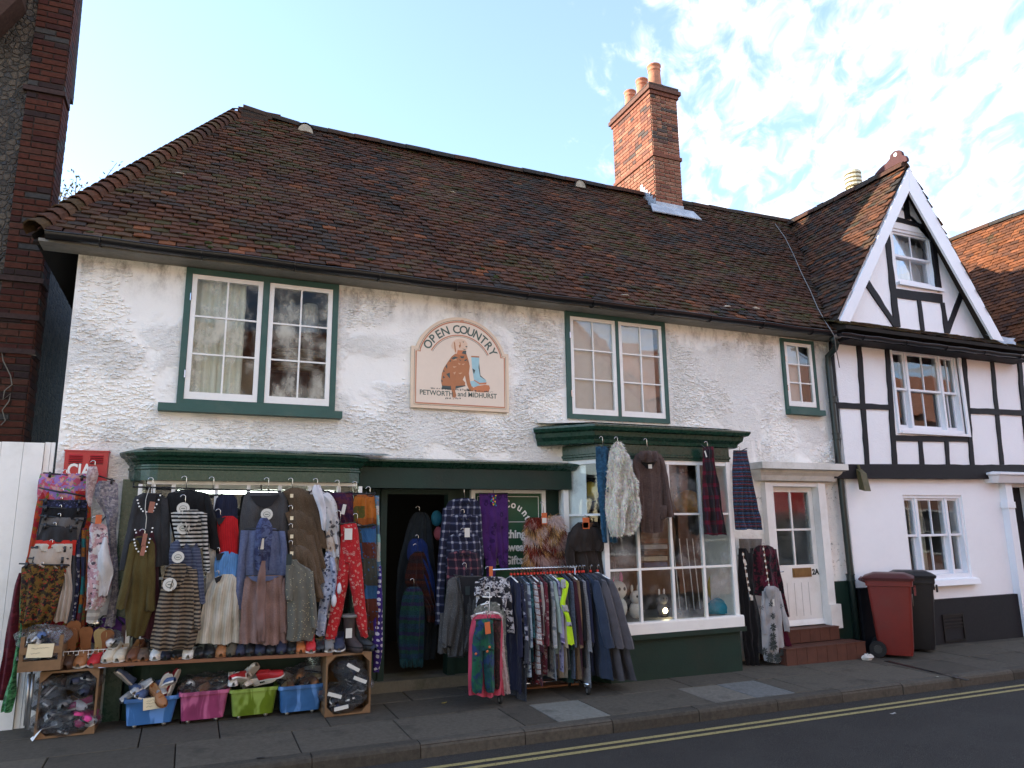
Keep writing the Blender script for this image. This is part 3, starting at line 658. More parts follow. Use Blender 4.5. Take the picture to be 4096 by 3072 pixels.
# lumps of roughcast: each hangs from the wall like a small scale, thick at its lower edge
lm_ = MB(); lr_ = random.Random(77); nog = [(W1[0]-.22, W1[1]+.12, W1[2]-.14, W1[3]+.1), (W2[0]-.08, W2[1]+.08, W2[2]-.06, 5), (W3[0]-.08, W3[1]+.08, W3[2]-.12, 5), (2.12, 3.5, 3.05, 4.28), (3.7, 7.2, 0, 2.98), (7.2, 9, 0, 2.62), (xBL-.1, 3.9, 0, 2.62), (-1.0, -.6, 1.9, 2.6)]
for _ in range(34000):
    x, z = lr_.uniform(XL+.03, XR-.03), lr_.uniform(2.4, 4.45)
    m_ = mnoise.noise((x*.9+3.1, z*1.1, .4))+.55*mnoise.noise((x*2.3, z*2.6, 4.4))
    if m_ < lr_.uniform(-.28, .16) or any(a < x < b and c < z < d for a, b, c, d in nog): continue
    w_, h_, t_ = lr_.uniform(.010, .032), lr_.uniform(.010, .024), lr_.uniform(.007, .021); sk_ = lr_.uniform(-.6, .6)*h_; dr_ = lr_.uniform(-.006, .006)
    i_ = lm_.pts([(x-w_*.6+sk_, -.001, z+h_), (x+w_*.6+sk_, -.001, z+h_), (x+w_, -.002, z+dr_), (x+.2*w_, -t_, z-.003-dr_), (x-.3*w_, -t_*.9, z-.002), (x-w_, -.002, z-dr_), (x+.6*w_, .004, z-.004), (x-.6*w_, .004, z-.004)])
    for f_ in ((0, 5, 4), (0, 4, 3, 1), (1, 3, 2), (5, 7, 4), (7, 6, 3, 4), (6, 2, 3)): lm_.face([i_[k] for k in f_])
build('roughcast_lumps', lm_, M['stucco'], mainwall)['kind'] = 'stuff'
# downpipe at the junction
pipe_y = -.10
pp = [Wp(3328, 1352, -.33), Wp(3345, 1375, -.30), Wp(3340, 1395, -.24), Wp(3312, 1425, pipe_y), Wp(3315, 1470, pipe_y)]
pb = Wp(3420, 2560, pipe_y); pp += [Vector((pp[-1].x+.0, pipe_y, 3.6)), Vector((pp[-1].x+.03, pipe_y, 1.0)), Vector((pp[-1].x+.04, pipe_y, gz(8.8, 0)-.02))]
dp = build('downpipe', MB().tube(pp, .045, 12), M['pipe'], shop, True)
for zc in (3.55, 3.0, 2.56, .98): build('pipe_collar', MB().lathe((pp[-2].x-.01, pipe_y, zc), [(.046, -.05), (.062, -.05), (.062, -.035), (.055, -.03), (.055, .03), (.062, .035), (.062, .05), (.046, .05)], 14), M['pipe'], dp)

# ---- chimney
CX0, CX1, CY0, CY1 = 7.17, 7.75, 2.02, 3.33; CZ0, CZ1 = 6.95, 6.95+35*.0735+.0005; zb = 8.28
chim = build('chimney', MB().box(CX0+.008, CX1-.008, CY0+.008, CY1-.008, CZ0-.4, CZ1+.02), M['mortar'], shop)
def colc(u, v, rr):
    h = v/2.5; w = rr.random()
    if h > .62 and w < .30: return rr.choice((5, 7, 4))
    if w < .10: return rr.choice((5, 4))
    return rr.choice((0, 1, 2, 3, 6, 0, 1))
nc_ = int((CZ1-CZ0)/.0735)
brick_face(chim, (CX0, CY0, CZ0), (1, 0, 0), CX1-CX0, nc_, .0735, 5, 130, colc)
brick_face(chim, (CX0, CY1, CZ0), (0, -1, 0), CY1-CY0, nc_, .0735, 6, 170, colc)
brick_face(chim, (CX1, CY0, CZ0), (0, 1, 0), CY1-CY0, nc_, .0735, 7, 0, colc)
brick_face(chim, (CX1, CY1, CZ0), (-1, 0, 0), CX1-CX0, nc_, .0735, 8, 0, colc)
def ring_course(z, h, o, mat, name, col=None):
    mb = MB(); mb.col = col; mb.box(CX0-o, CX1+o, CY0-o, CY1+o, z, z+h); return build(name, mb, mat, chim)
ring_course(zb, .065, .028, M['brick'], 'string_course', (.17, .07, .045))
ring_course(CZ1, .07, .03, M['brick'], 'oversailing_course', (.16, .065, .045)); ring_course(CZ1+.072, .075, .065, M['brick'], 'oversailing_course', (.12, .06, .045)); ring_course(CZ1+.149, .07, .035, M['brick'], 'oversailing_course', (.08, .055, .045))
ztop = CZ1+.22
P = []
for i in range(9):
    row = []
    for j in range(21):
        x = CX0-.04+(CX1-CX0+.08)*i/8; y = CY0-.04+(CY1-CY0+.08)*j/20; e = min(i, 8-i, j, 20-j); row.append((x, y, ztop+(.03 if e > 0 else -.03)+.035*min(e, 3)/3+.035*mnoise.noise((x*9, y*9, 1))))
    P.append(row)
build('mortar_crown', MB().grid(P, flip=True), M['flaunch'], chim, True)
for k, (yy, sc) in enumerate(((CY0+.24, 1.08), (CY0+.66, 1.0), (CY0+1.08, 1.0))):
    pr = [(.125, -.05), (.118, .08), (.105, .33), (.103, .36), (.112, .365), (.112, .39), (.104, .395), (.106, .44), (.122, .45), (.122, .475), (.108, .485), (.085, .485), (.08, .2)]
    build('chimney_pot', MB().lathe(((CX0+CX1)/2, yy, ztop+.05), [(r*sc, z*sc) for r, z in pr], 20, False), M['terracotta'], chim, True)
fl = MB()
for k in range(6): 
    y = CY0+.0+k*.075; z = EZ+(y-EY)*tanp; fl.box(CX0-.012, CX0-.003, y, y+.073, z-.05, z+.20-.003*k)
fl.box(CX0-.01, CX1+.01, CY0-.013, CY0-.004, EZ+(CY0-EY)*tanp-.02, EZ+(CY0-EY)*tanp+.13)
p0 = EZ+(CY0-EY)*tanp; fl.hexa([(CX0-.2, CY0-.17, p0-.165), (CX1+.26, CY0-.17, p0-.165), (CX1+.22, CY0, p0+.055), (CX0-.12, CY0, p0+.055), (CX0-.2, CY0-.18, p0-.15), (CX1+.26, CY0-.18, p0-.15), (CX1+.22, CY0-.01, p0+.07), (CX0-.12, CY0-.01, p0+.07)])
build('lead_flashing', fl, M['lead'], chim)
# ---------------------------------------------------------------- shopfront, left: bow window with rounded end
yF = -.30
bowz = {'top': T(3, 500, 85, -.42).z, 'fas': T(3, 600, 300, yF).z}
xE = T(4, 1015, 150, yF).x
arc = [(xBL-.02, .0)]+[(xBL+.30-.30*math.cos(R(a)), yF*math.sin(R(a))) for a in (12, 30, 48, 66, 80)]+[(xBL+.34, yF), (.6, yF-.01), (xE-.14, yF), (xE-.03, yF+.06), (xE, yF+.15), (xE, .12)]
bow = build('bow_window', MB().prof(arc, [(0, bowz['fas']), (0, bowz['fas']+.10), (.012, bowz['fas']+.11), (.012, bowz['fas']+.125), (0, bowz['fas']+.135), (0, bowz['top']-.13), (.015, bowz['top']-.12), (.03, bowz['top']-.10), (-.05, bowz['top']-.10), (-.05, bowz['fas'])], True), M['green'], shop)
cm = MB(); prof_c = [(0, bowz['top']-.10), (.035, bowz['top']-.095), (.05, bowz['top']-.07), (.085, bowz['top']-.05), (.10, bowz['top']-.02), (.10, bowz['top']-.005), (-.04, bowz['top']+.035), (-.04, bowz['top']-.10)]
cm.prof(arc, prof_c, True); cm.v = [(x, y, z+.012*mnoise.noise((x*2.2, y*2, 4))) for x, y, z in cm.v]; build('cornice', cm, M['green'], bow)
# torn roofing felt on the cornice
P = [[(x, -.02, bowz['top']+.06) for x in [xBL+.1+i*.12 for i in range(21)]], [(xBL+.1+i*.12, yF-.085, bowz['top']+.006+.014*mnoise.noise((i*.7, 2, 0))) for i in range(21)]]
build('felt_strip', MB().grid(P, flip=True), surf('old_grey_felt', (.16, .19, .17), .8, .4, 9, .6, 50, .3, dirt=((.30, .33, .30), .6)), bow)
riser_top = .56
mb = MB().prof([(p[0]+(.06 if p[0] < 0 else -.06), min(.1, p[1]+.10)) for p in arc], [(0, -.3), (0, riser_top), (.03, riser_top+.01), (.03, riser_top+.05), (-.12, riser_top+.05), (-.12, -.3)], True); build('stall_riser', mb, M['green_dull_shade'], bow)
wf = MB(); yg = yF+.06; gx0, gx1 = xBL+.16, xE-.06
wf.box(gx0, gx1, yg, yg+.05, bowz['fas']-.035, bowz['fas']-.002); wf.box(gx0, gx1, yg, yg+.05, riser_top+.06, riser_top+.11)
mul = [T(3, x, 330, yg).x for x in (283, 375, 515, 817, 1040)]+[T(4, x, 200, yg).x for x in (405, 625, 840, 1000)]
for x in mul: wf.box(x-.017, x+.017, yg+.002, yg+.048, riser_top+.11, bowz['fas']-.035)
wf.box(gx0, gx1, yg+.006, yg+.042, 1.3, 1.32)
build('window_frame', wf, M['white'], bow)
xs = [gx0]+mul+[gx1]
for a, b in zip(xs, xs[1:]):
    for c, d in ((riser_top+.11, 1.3), (1.32, bowz['fas']-.035)):
        m_ = MB(); m_.face(m_.pts([(a, yg+.02, c), (b, yg+.02, c), (b, yg+.02, d), (a, yg+.02, d)])); build('pane', m_, M['glass'], bow)
# corner post and end panel
build('corner_post', MB().box(xBL-.06, xBL+.08, -.05, .02, gz(-.6, 0)-.1, bowz['fas']+.02), M['green'], bow)
# strip light hung in the window
sl_ = thing('strip_light', 'lit white fluorescent tube hanging behind the bow window glass', 'light', (.6, .75, 2.2))
a, b = T(4, 15, 219, .75), T(4, 800, 219, .75)
build('tube', MB().tube([(a.x-.5, .75, a.z), (b.x, .75, a.z)], .018, 8), glow('tube_glow', (.93, 1.0, .86), 5.0), sl_); build('batten', MB().box(a.x-.55, b.x+.05, .72, .78, a.z+.03, a.z+.08), M['whiteplastic'], sl_)
build('bracket', MB().tube([(a.x, .75, a.z+.08), (a.x, .75, 2.55)], .006, 6).tube([(b.x-.1, .75, a.z+.08), (b.x-.1, .75, 2.55)], .006, 6), M['chrome'], sl_)
# ---------------------------------------------------------------- lobby between the windows
yLw = .16; xl0, xl1 = xE+.0, xA+.02
dz0 = T(6, 280, 200, yLw).z; dx0, dx1 = T(6, 45, 700, yLw).x, T(6, 500, 700, yLw).x
fz0, fz1 = T(7, 400, 165, -.10).z, T(7, 400, 10, -.2).z
lob = build('entrance_front', wall_holes(MB(), xl0, xl1, -.2, 2.52, yLw, yLw+.10, [(dx0, dx1, -.1, dz0)]), M['green_dull_shade'], shop)
build('fascia', MB().box(xl0-.02, xl1+.06, -.09, yLw, fz0-.02, fz1-.03), M['green_dull_shade'], lob)
build('cornice', MB().prof([(xl0-.05, -.05), (xl1+.12, -.05)], [(0.04, fz1-.06), (.06, fz1-.05), (.10, fz1-.02), (.13, fz1), (.13, fz1+.02), (0, fz1+.05), (0, fz1-.06)], True), M['green'], lob)
build('door_frame', MB().box(dx0-.03, dx0+.04, yLw-.03, yLw+.13, 0, dz0+.04).box(dx1-.04, dx1+.05, yLw-.03, yLw+.13, 0, dz0+.04).box(dx0+.04, dx1-.04, yLw-.028, yLw+.128, dz0-.02, dz0+.04), M['green_dull_shade'], lob)
build('threshold_step', MB().hexa([(xl0+.02, .06, -.1), (3.35, .06, -.1), (3.35, .5, -.1), (xl0+.02, .5, -.1), (xl0+.02, .08, .14), (3.35, .07, .13), (3.35, .5, .14), (xl0+.02, .5, .14)]), M['concrete'], lob)
# framed shop board in the lobby
bx0, bx1, bz0, bz1 = T(7, 130, 600, yLw).x, T(7, 628, 600, yLw).x, .62, T(7, 380, 178, yLw).z
brd = thing('shop_board', 'dark green lettered board in white frame beside the shop door', 'sign', ((bx0+bx1)/2, yLw, bz0))
build('frame', frame_rect(MB(), bx0, bx1, bz0, bz1, yLw-.06, yLw-.004, .05), M['white'], brd)
build('panel', MB().box(bx0+.05, bx1-.05, yLw-.03, yLw-.008, bz0+.05, bz1-.05), surf('signboard_green', (.018, .075, .035), .5, .15, 4), brd)
build('border_line', frame_rect(MB(), bx0+.085, bx1-.085, bz0+.085, bz1-.085, yLw-.034, yLw-.031, .006), M['letterwhite'], brd)
bcx = (bx0+bx1)/2; yt = yLw-.034
def arc_text(s, size, c, rad, a0, a1, mat, parent, y, sx=1.0, bold=0.0, widths=None):
    ws = [{'I': .45, ' ': .55, 'M': 1.2, 'W': 1.35, 'i': .4, 't': .5, 'r': .55}.get(ch, 1.0) for ch in s]; tot = sum(ws); acc = 0
    for ch, w in zip(s, ws):
        a = R(a0+(a1-a0)*(acc+w/2)/tot); acc += w
        if ch != ' ':
            text('letter', ch, size, (c[0]+rad*math.sin(a), y, c[1]+rad*math.cos(a)), mat, parent, rot=-a, sx=sx, bold=bold, depth=.001)
tz = lambda yy: T(7, 420, yy, yt).z
arc_text('Open Country', .125, (bcx, tz(430)), .235, -100, 100, M['letterwhite'], brd, yt, .95, .003)
lc = T(7, 330, 400, yt).x
text('lettering', '1991', .085, (lc, yt, tz(397)), M['letterwhite'], brd, bold=.002); 
build('rule', MB().box(bx0+.12, lc-.11, yt-.001, yt+.002, tz(396)+.0, tz(396)+.006).box(lc+.11, bx1-.12, yt-.001, yt+.002, tz(396), tz(396)+.006), M['letterwhite'], brd)
for s_, yy in (('Clothing', 500), ('Footwear', 587), ('& Gifts', 674)): text('lettering', s_, .135, (bcx, yt, tz(yy)), M['letterwhite'], brd, bold=.004, sx=.92)

# ---------------------------------------------------------------- shopfront, right: canted bay
pathB = [(xA, .02), (xB, yB), (xC, yB), (xC+.02, .02)]
zt, zf, zs, zsb = bz['top'], bz['fas'], bz['sill'], bz['sillb']
bay = build('bay_window', MB().prof(pathB, [(0, zf), (0, zf+.03), (.012, zf+.04), (.012, zf+.06), (0, zf+.07), (0, zt-.20), (-.06, zt-.20), (-.06, zf)], True), M['green'], shop)
xcl = T(8, 75, 115, 0).x
pathC = [(xcl, .0), (T(8, 445, 90, -.66).x+.02, yB), (T(8, 1310, 130, -.66).x, yB), (T(8, 1310, 130, -.66).x, .0)]
build('cornice', MB().prof(pathC, [(0, zt-.21), (.02, zt-.20), (.03, zt-.16), (.075, zt-.12), (.085, zt-.07), (.13, zt-.055), (.15, zt-.02), (.15, zt), (-.05, zt+.045), (-.05, zt-.21)], True), M['green'], bay)
tp = MB(); tp.face(tp.pts([(xcl, 0, zt+.07), (pathC[1][0], yB, zt+.045), (pathC[2][0], yB, zt+.045), (pathC[3][0], 0, zt+.07)])); build('lead_top', tp, M['green'], bay)
mb = MB(); mb.box(xcl-.02, xcl+1.5, -.05, .002, zt+.075, zt+.11); build('render_ledge', mb, M['stucco'], bay)
fr = MB()
fr.prof(pathB, [(-.02, zs), (.03, zs), (.035, zs-.02), (.035, zsb), (-.07, zsb), (-.07, zs)], True)      # white bottom rail
fr.prof(pathB, [(-.012, zf-.05), (-.012, zf), (-.06, zf), (-.06, zf-.05)], True)
fr.box(xB-.02, xB+.045, yB+.002, yB+.07, zs, zf); fr.box(xC-.06, xC, yB+.002, yB+.07, zs, zf); fr.box(xA-.02, xA+.05, -.06, .0, zs, zf)
wfr = build('window_frame', fr, M['white'], bay)
cols = [T(8, x, 930, yB).x for x in (697, 897, 1087)]; rowz = [T(8, 980, 935, yB).z, T(8, 980, 612, yB).z]
gb_ = MB()
for x in cols: gb_.box(x-.016, x+.016, yB+.012, yB+.055, zs, zf-.05)
for z in rowz: gb_.box(xB+.045, xC-.06, yB+.014, yB+.053, z-.013, z+.013)
cd_ = Vector((xB-xA, yB, 0)); cl = cd_.length; cdn = cd_.normalized(); cnn = Vector((cdn.y, -cdn.x, 0))
for z in rowz: gb_.obox(Vector((xA, 0, z))+cd_*.5-cnn*.035, cdn*(cl/2), cnn*.02, Vector((0, 0, .013)))
build('glazing_bars', gb_, M['white'], bay)
xs = [xB+.045]+cols+[xC-.06]; zs_ = [zs]+rowz+[zf-.05]
for a, b in zip(xs, xs[1:]):
    for c, d in zip(zs_, zs_[1:]):
        t1, t2 = rnd.uniform(-.003, .003), rnd.uniform(-.003, .003); m_ = MB(); m_.face(m_.pts([(a, yB+.03, c), (b, yB+.03+t1, c), (b, yB+.03+t1+t2, d), (a, yB+.03+t2, d)])); build('pane', m_, M['glass_bay'], bay)
for c, d in zip(zs_, zs_[1:]):
    m_ = MB(); A0 = Vector((xA, 0, 0))-cnn*.035; B0 = Vector((xB, yB, 0))-cnn*.035; m_.face(m_.pts([A0+Vector((0, 0, c)), B0+Vector((0, 0, c)), B0+Vector((0, 0, d)), A0+Vector((0, 0, d))])); build('pane', m_, M['glass_bay'], bay)
build('return_panel', MB().box(xC-.035, xC-.005, yB+.072, -.002, zs, zf), M['white'], bay)
build('stall_riser', MB().prof(pathB, [(-.01, -.3), (-.01, zsb-.06), (.05, zsb-.055), (.05, zsb-.003), (-.08, zsb-.003), (-.08, -.3)], True), M['green_dull_shade'], bay)
dk = MB(); dk.prism([(xA, zs-.03), (xC, zs-.03), (xC, zs-.01), (xA, zs-.01)], yB+.08, .6); build('display_shelf', dk, M['interior'], bay)
# pale side board inside the cant
build('side_board', MB().obox(Vector((xA, 0, (zs+zf)/2))+cdn*.17-cnn*.07, cdn*.13, cnn*.006, Vector((0, 0, (zf-zs)/2-.06))), M['white'], bay)

# ---------------------------------------------------------------- white house door 2A with hood and quarry-tiled steps
yD = .03; dl, dr, dzb, dzt = T(9, 333, 800, yD).x-.045, T(9, 600, 800, yD).x+.045, T(9, 550, 1240, yD).z, T(9, 450, 330, yD).z
door = build('entrance_door', wall_holes(MB(), dl, dr, dzb, dzt, yD, yD+.045, [(dl+.075, dr-.075, T(9, 480, 845, yD).z, dzt-.07)]), M['white'], shop)
gz0, gz1 = T(9, 480, 845, yD).z, dzt-.07; gxa, gxb = dl+.075, dr-.075; gm = (gxa+gxb)/2; gzm = (gz0+gz1)/2-.02
build('glazing_bars', MB().box(gm-.014, gm+.014, yD+.006, yD+.036, gz0, gz1).box(gxa, gxb, yD+.008, yD+.034, gzm-.014, gzm+.014), M['white'], door)
for a, b in ((gxa, gm), (gm, gxb)):
    for c, d in ((gz0, gzm), (gzm, gz1)):
        m_ = MB(); m_.face(m_.pts([(a, yD+.02, c), (b, yD+.02, c), (b, yD+.021, d), (a, yD+.021, d)])); build('pane', m_, M['glass'], door)
lb = rect(9, (445, 868), (572, 922), yD); build('letter_plate', MB().box(lb[0], lb[1], yD-.012, yD, lb[2], lb[3]).box(lb[0]+.02, lb[1]-.02, yD-.018, yD-.011, lb[2]+.018, lb[3]-.018), M['brass'], door)
text('house_number', '2A', .105, (T(9, 600, 905, yD).x, yD-.004, T(9, 600, 908, yD).z), M['ink'], door, bold=.004, depth=.002)
hz = T(9, 400, 890, yD); build('door_handle', MB().box(dl+.02, dl+.045, yD-.01, yD, hz.z-.10, hz.z+.06).tube([(dl+.032, yD-.01, hz.z), (dl+.032, yD-.05, hz.z), (dl+.13, yD-.05, hz.z+.005)], .009, 8), M['chrome'], door, True)
grv = MB()
for k in range(1, 5): x = dl+.09+(dr-dl-.18)*k/5; grv.box(x-.004, x+.004, yD-.002, yD, dzb+.12, gz0-.24)
build('panel_grooves', grv, surf('groove_grey', (.48, .47, .44), .8), door)
build('weather_bar', MB().hexa([(dl, yD-.04, dzb), (dr, yD-.04, dzb), (dr, yD, dzb), (dl, yD, dzb), (dl, yD-.025, dzb+.03), (dr, yD-.025, dzb+.03), (dr, yD, dzb+.07), (dl, yD, dzb+.07)]), M['white'], door)
sr = MB(); wpl = .14
sr.box(dl-wpl, dl-.004, -.09, .10, dzb-.06, dzt+.06); sr.box(dr+.004, dr+wpl, -.09, .10, dzb-.06, dzt+.06); sr.box(dl-.004, dr+.004, -.075, .10, dzt+.004, dzt+.06)
sr.box(dr+wpl, dr+wpl+.04, -.05, .0, .75, dzt+.06); sr.box(dr+.0, dr+wpl+.06, -.12, .0, dzb-.06, dzb+.26)
build('door_surround', sr, M['white'], door)
hd_ = MB(); hl_, hr_ = T(9, 245, 190, -.3).x, T(9, 815, 190, -.3).x; hzt = T(9, 560, 168, -.32).z
hd_.prof([(hl_+.12, 0), (hl_+.12, -.14), (hr_-.10, -.14), (hr_-.10, 0)], [(0, hzt-.24), (.02, hzt-.20), (.03, hzt-.17), (.07, hzt-.13), (.08, hzt-.10), (.12, hzt-.09), (-.06, hzt-.09), (-.06, hzt-.24)], True)
hd_.box(hl_, hr_, -.31, 0, hzt-.088, hzt); build('door_hood', hd_, surf('weathered_white_hood', (.66, .65, .60), .7, .15, 4, .3, 40, .3, dirt=((.30, .29, .24), .5)), door)
# steps of quarry tiles
stp = thing('tiled_steps', 'two red quarry tile steps leading up to the white door', 'steps', (7.9, -.3, 0))
s1a, s1b = Gp(*q(9, 545, 1510)), Gp(*q(9, 935, 1445)); sx0, sx1 = T(9, 430, 1420, -.42).x-.12, Wp(*q(9, 935, 1400), -.48).x
f1, f2 = -.48, -.20; t1z = T(9, 700, 1375, f1).z; t2z = T(9, 620, 1262, f2).z
build('core', MB().box(sx0+.01, sx1-.01, f1+.012, 0, -.3, t1z-.012).box(sx0+.01, sx1-.16, f2+.012, .05, t1z, t2z-.012), M['mortar_dark'], stp)
def qtiles(u0, u1, f, z0, z1, dpt):
    n_ = int((u1-u0)/.155); w = (u1-u0)/n_
    for k in range(n_):
        a, b = u0+k*w+.003, u0+(k+1)*w-.003; mb = MB(); mb.box(a, b, f, f+.02, z0, z1-.004); build('quarry_tile', mb, M['quarry'], stp)
        mb = MB(); mb.box(a, b, f-.006, f+dpt, z1-.015, z1); build('quarry_tile', mb, M['quarry'], stp)
zg = gz(8, -.5)
qtiles(sx0, sx1, f1, zg-.03, t1z, .25); qtiles(sx0, sx1-.15, f2, t1z+.002, t2z, .22)
for k in range(3): build('quarry_tile', MB().box(sx0-.004, sx0+.012, f1+.02+k*.155, f1+.17+k*.155, zg-.03, t1z-.016), M['quarry'], stp)

build('green_plinth', MB().box(dr+wpl+.045, 8.758, -.06, .0, -.3, .93), M['green_dull_shade'], shop)
# ---------------------------------------------------------------- timber-framed neighbour on the right
yR = -.10
house = thing('timber_framed_house', 'white rendered house with black timbers and steep front gable', 'building', (11, yR, 0))
hx0, hx1 = 8.76, 12.98
U1 = rect(10, (615, 215), (1345, 1040), yR); G1 = rect(11, (655, 165), (1235, 845), yR)
gw = T(12, 905, 690, yR), T(12, 1290, 1200, yR); GW = (gw[0].x, gw[1].x-.02, gw[1].z+.03, gw[0].z-.02)
zj = T(10, 800, 1330, yR).z
build('wall', wall_holes(MB(), hx0, hx1, zj-.12, 4.78, yR, yR+.25, [U1]), M['stucco_right'], house)
dX = T(11, 1560, 500, yR).x
build('lower_wall', wall_holes(MB(), hx0, hx1, -.5, zj-.10, yR+.03, yR+.27, [G1, (dX, dX+1.0, -.3, 2.3)]), M['smoothwhite'], house)
build('side_wall', MB().box(hx0, hx0+.2, yR+.27, 6, -.5, 4.7), M['smoothwhite'], house)
apx = Wp(*q(12, 1045, 235), -.36); glf = T(12, 500, 1440, -.36); grf = T(12, 1775, 1590, -.36)
gax, gaz = apx.x, apx.z
def gl_z(x): return gaz-(gax-x)*(gaz-glf.z)/(gax-glf.x) if x < gax else gaz-(x-gax)*(gaz-grf.z)/(grf.x-gax)
gwall = MB(); x0, x1, z0, z1 = GW; ze = 4.70; xl_, xr_ = glf.x+.05, grf.x-.05
gwall.prism([(xl_, ze), (x0, ze), (x0, gl_z(x0)), (xl_, gl_z(xl_))], yR, yR+.2); gwall.prism([(x1, ze), (xr_, ze), (xr_, gl_z(xr_)), (x1, gl_z(x1))], yR, yR+.2)
gwall.prism([(x0, ze), (x1, ze), (x1, z0), (x0, z0)], yR, yR+.2); gwall.prism([(x0, z1), (x1, z1), (x1, gl_z(x1)), (gax, gaz), (x0, gl_z(x0))], yR, yR+.2)
build('gable_wall', gwall, M['stucco_right'], house)
build('party_wall', MB().box(hx1-.2, hx1-.05, yR+.27, 2.3, -.3, 4.7), M['interior'], house); build('room_back', MB().box(hx0+.2, hx1, 2.2, 2.3, -.3, 7).box(hx0+.2, hx1, yR+.3, 2.2, 2.45, 2.55).box(hx0+.2, hx1, yR+.3, 2.2, 4.72, 4.76), M['interior'], house)
def timber(k, pts, out=.022, y=yR, name='timber'):
    if len(pts) == 4:      # hand-hewn: let the long edges wander a little
        new = []
        for a, b in zip(pts, pts[1:]+pts[:1]):
            new.append(a); L_ = math.hypot(b[0]-a[0], b[1]-a[1])
            if L_ > 120: new += [(a[0]+(b[0]-a[0])*f_+rnd.uniform(-3.2, 3.2), a[1]+(b[1]-a[1])*f_+rnd.uniform(-3.2, 3.2)) for f_ in [i_/(int(L_/90)+1) for i_ in range(1, int(L_/90)+1)]]
        pts = new
    w = [T(k, x, yy, y-out) for x, yy in pts]; xz = [(p.x, p.z) for p in w]
    ar = sum(a[0]*b[1]-b[0]*a[1] for a, b in zip(xz, xz[1:]+xz[:1]))
    build(name, MB().prism(xz if ar > 0 else xz[::-1], y-out, y+.02), M['blackpaint'], house)
for i, P_ in enumerate(([(110, 105), (2300, 330), (2300, 365), (115, 160)], [(300, 150), (345, 150), (425, 1325), (385, 1325)], [(572, 170), (610, 175), (690, 1325), (645, 1325)], [(1297, 235), (1335, 240), (1422, 1325), (1385, 1325)], [(1565, 270), (1597, 275), (1702, 1325), (1665, 1325)], [(1828, 290), (1862, 295), (1960, 1330), (1920, 1330)],
        [(95, 732), (612, 755), (615, 805), (105, 790)], [(1370, 785), (2200, 822), (2200, 872), (1380, 840)], [(664, 1045), (1385, 1060), (1388, 1110), (670, 1098)], [(890, 1090), (925, 1095), (947, 1325), (905, 1325)], [(1140, 1100), (1175, 1105), (1187, 1325), (1155, 1325)], [(55, 150), (80, 150), (165, 1325), (120, 1325)])):
    timber(10, P_, .018+.0015*(i % 4))
timber(10, [(80, 1318), (2200, 1328), (2200, 1462), (90, 1455)], .07, name='bressumer')
for i, P_ in enumerate(([(1003, 460), (1040, 430), (1056, 640), (1020, 632)], [(942, 615), (1190, 688), (1205, 718), (925, 650)], [(862, 770), (893, 735), (982, 1480), (930, 1475)], [(1212, 735), (1252, 790), (1308, 1205), (1276, 1205)], [(918, 1175), (1308, 1225), (1311, 1295), (926, 1245)], [(1296, 1285), (1326, 1290), (1367, 1530), (1330, 1525)], [(1113, 1265), (1141, 1270), (1172, 1508), (1144, 1503)], [(700, 1140), (728, 1100), (948, 1445), (930, 1478)], [(1462, 1155), (1488, 1200), (1366, 1528), (1344, 1470)])):
    timber(12, P_, .018+.0015*(i % 4))
# bargeboards
for k, P_ in enumerate(([(1046, 235), (1046, 420), (580, 1450), (500, 1445)], [(1046, 235), (1785, 1595), (1700, 1575), (1046, 420)])):
    w = [T(12, x, yy, -.34) for x, yy in P_]; xz = [(p.x, p.z) for p in w]
    ar = sum(a[0]*b[1]-b[0]*a[1] for a, b in zip(xz, xz[1:]+xz[:1])); build('bargeboard', MB().prism(xz if ar > 0 else xz[::-1], -.345-.004*k, -.31), M['white_cool'], house)
build('verge_soffit', MB().prism([(glf.x, glf.z), (gax, gaz-.01), (grf.x, grf.z), (grf.x, grf.z+.05), (gax, gaz+.04), (glf.x, glf.z+.05)], -.30, yR), M['mortar_dark'], house)
# gable roof
gs = (gaz-glf.z)/(gax-glf.x); VL = Vector((gax-glf.x, 0, gaz-glf.z)); lenL = VL.length; yv = -.36; RO = .065
def keepg(u, v):
    y = 6.0-u; z = glf.z+v/lenL*VL.z
    if y < yv+.06 or v > lenL-.02: return False
    return z > EZ+(y-EY)*tanp+.0 if y < RY else True
def colg(u, v, rr): 
    w = rr.random()
    return 7 if w < .03 else rr.choice((0, 1, 3, 5, 8, 2, 1, 9)) if w < .8 else rr.choice((4, 2))
groof = MB(); groof.hexa([(glf.x, yv+.05, glf.z+.01), (gax, yv+.05, gaz+.01), (gax, 6, gaz+.01), (glf.x, 6, glf.z+.01), (glf.x, yv+.05, glf.z+.04), (gax, yv+.05, gaz+.04), (gax, 6, gaz+.04), (glf.x, 6, glf.z+.04)])
groof.hexa([(gax, yv+.05, gaz+.01), (grf.x, yv+.05, grf.z+.01), (grf.x, 6, grf.z+.01), (gax, 6, gaz+.01), (gax, yv+.05, gaz+.04), (grf.x, yv+.05, grf.z+.04), (grf.x, 6, grf.z+.04), (gax, 6, gaz+.04)])
groof_o = build('roof', groof, Mroof, house)
tile_roof(groof_o, (glf.x, 6.0, glf.z+RO), (0, -1, 0), VL, 6.0-yv, lenL, keepg, colg, lambda u, v: .012*mnoise.noise((u*.8, v*.8, 1.0))-.02*math.sin(math.pi*v/lenL), 300, 21)
VR = Vector((gax-grf.x, 0, gaz-grf.z)); tile_roof(groof_o, (grf.x, yv, grf.z+RO), (0, 1, 0), VR, 4.5, VR.length, lambda u, v: u > .06 and v < VR.length-.02, colg, lambda u, v: 0, 0, 22)
ridge_tiles(groof_o, (gax, yv+.05, gaz+.10), (gax, 5.9, gaz+.10), 0, 13, seed=9)
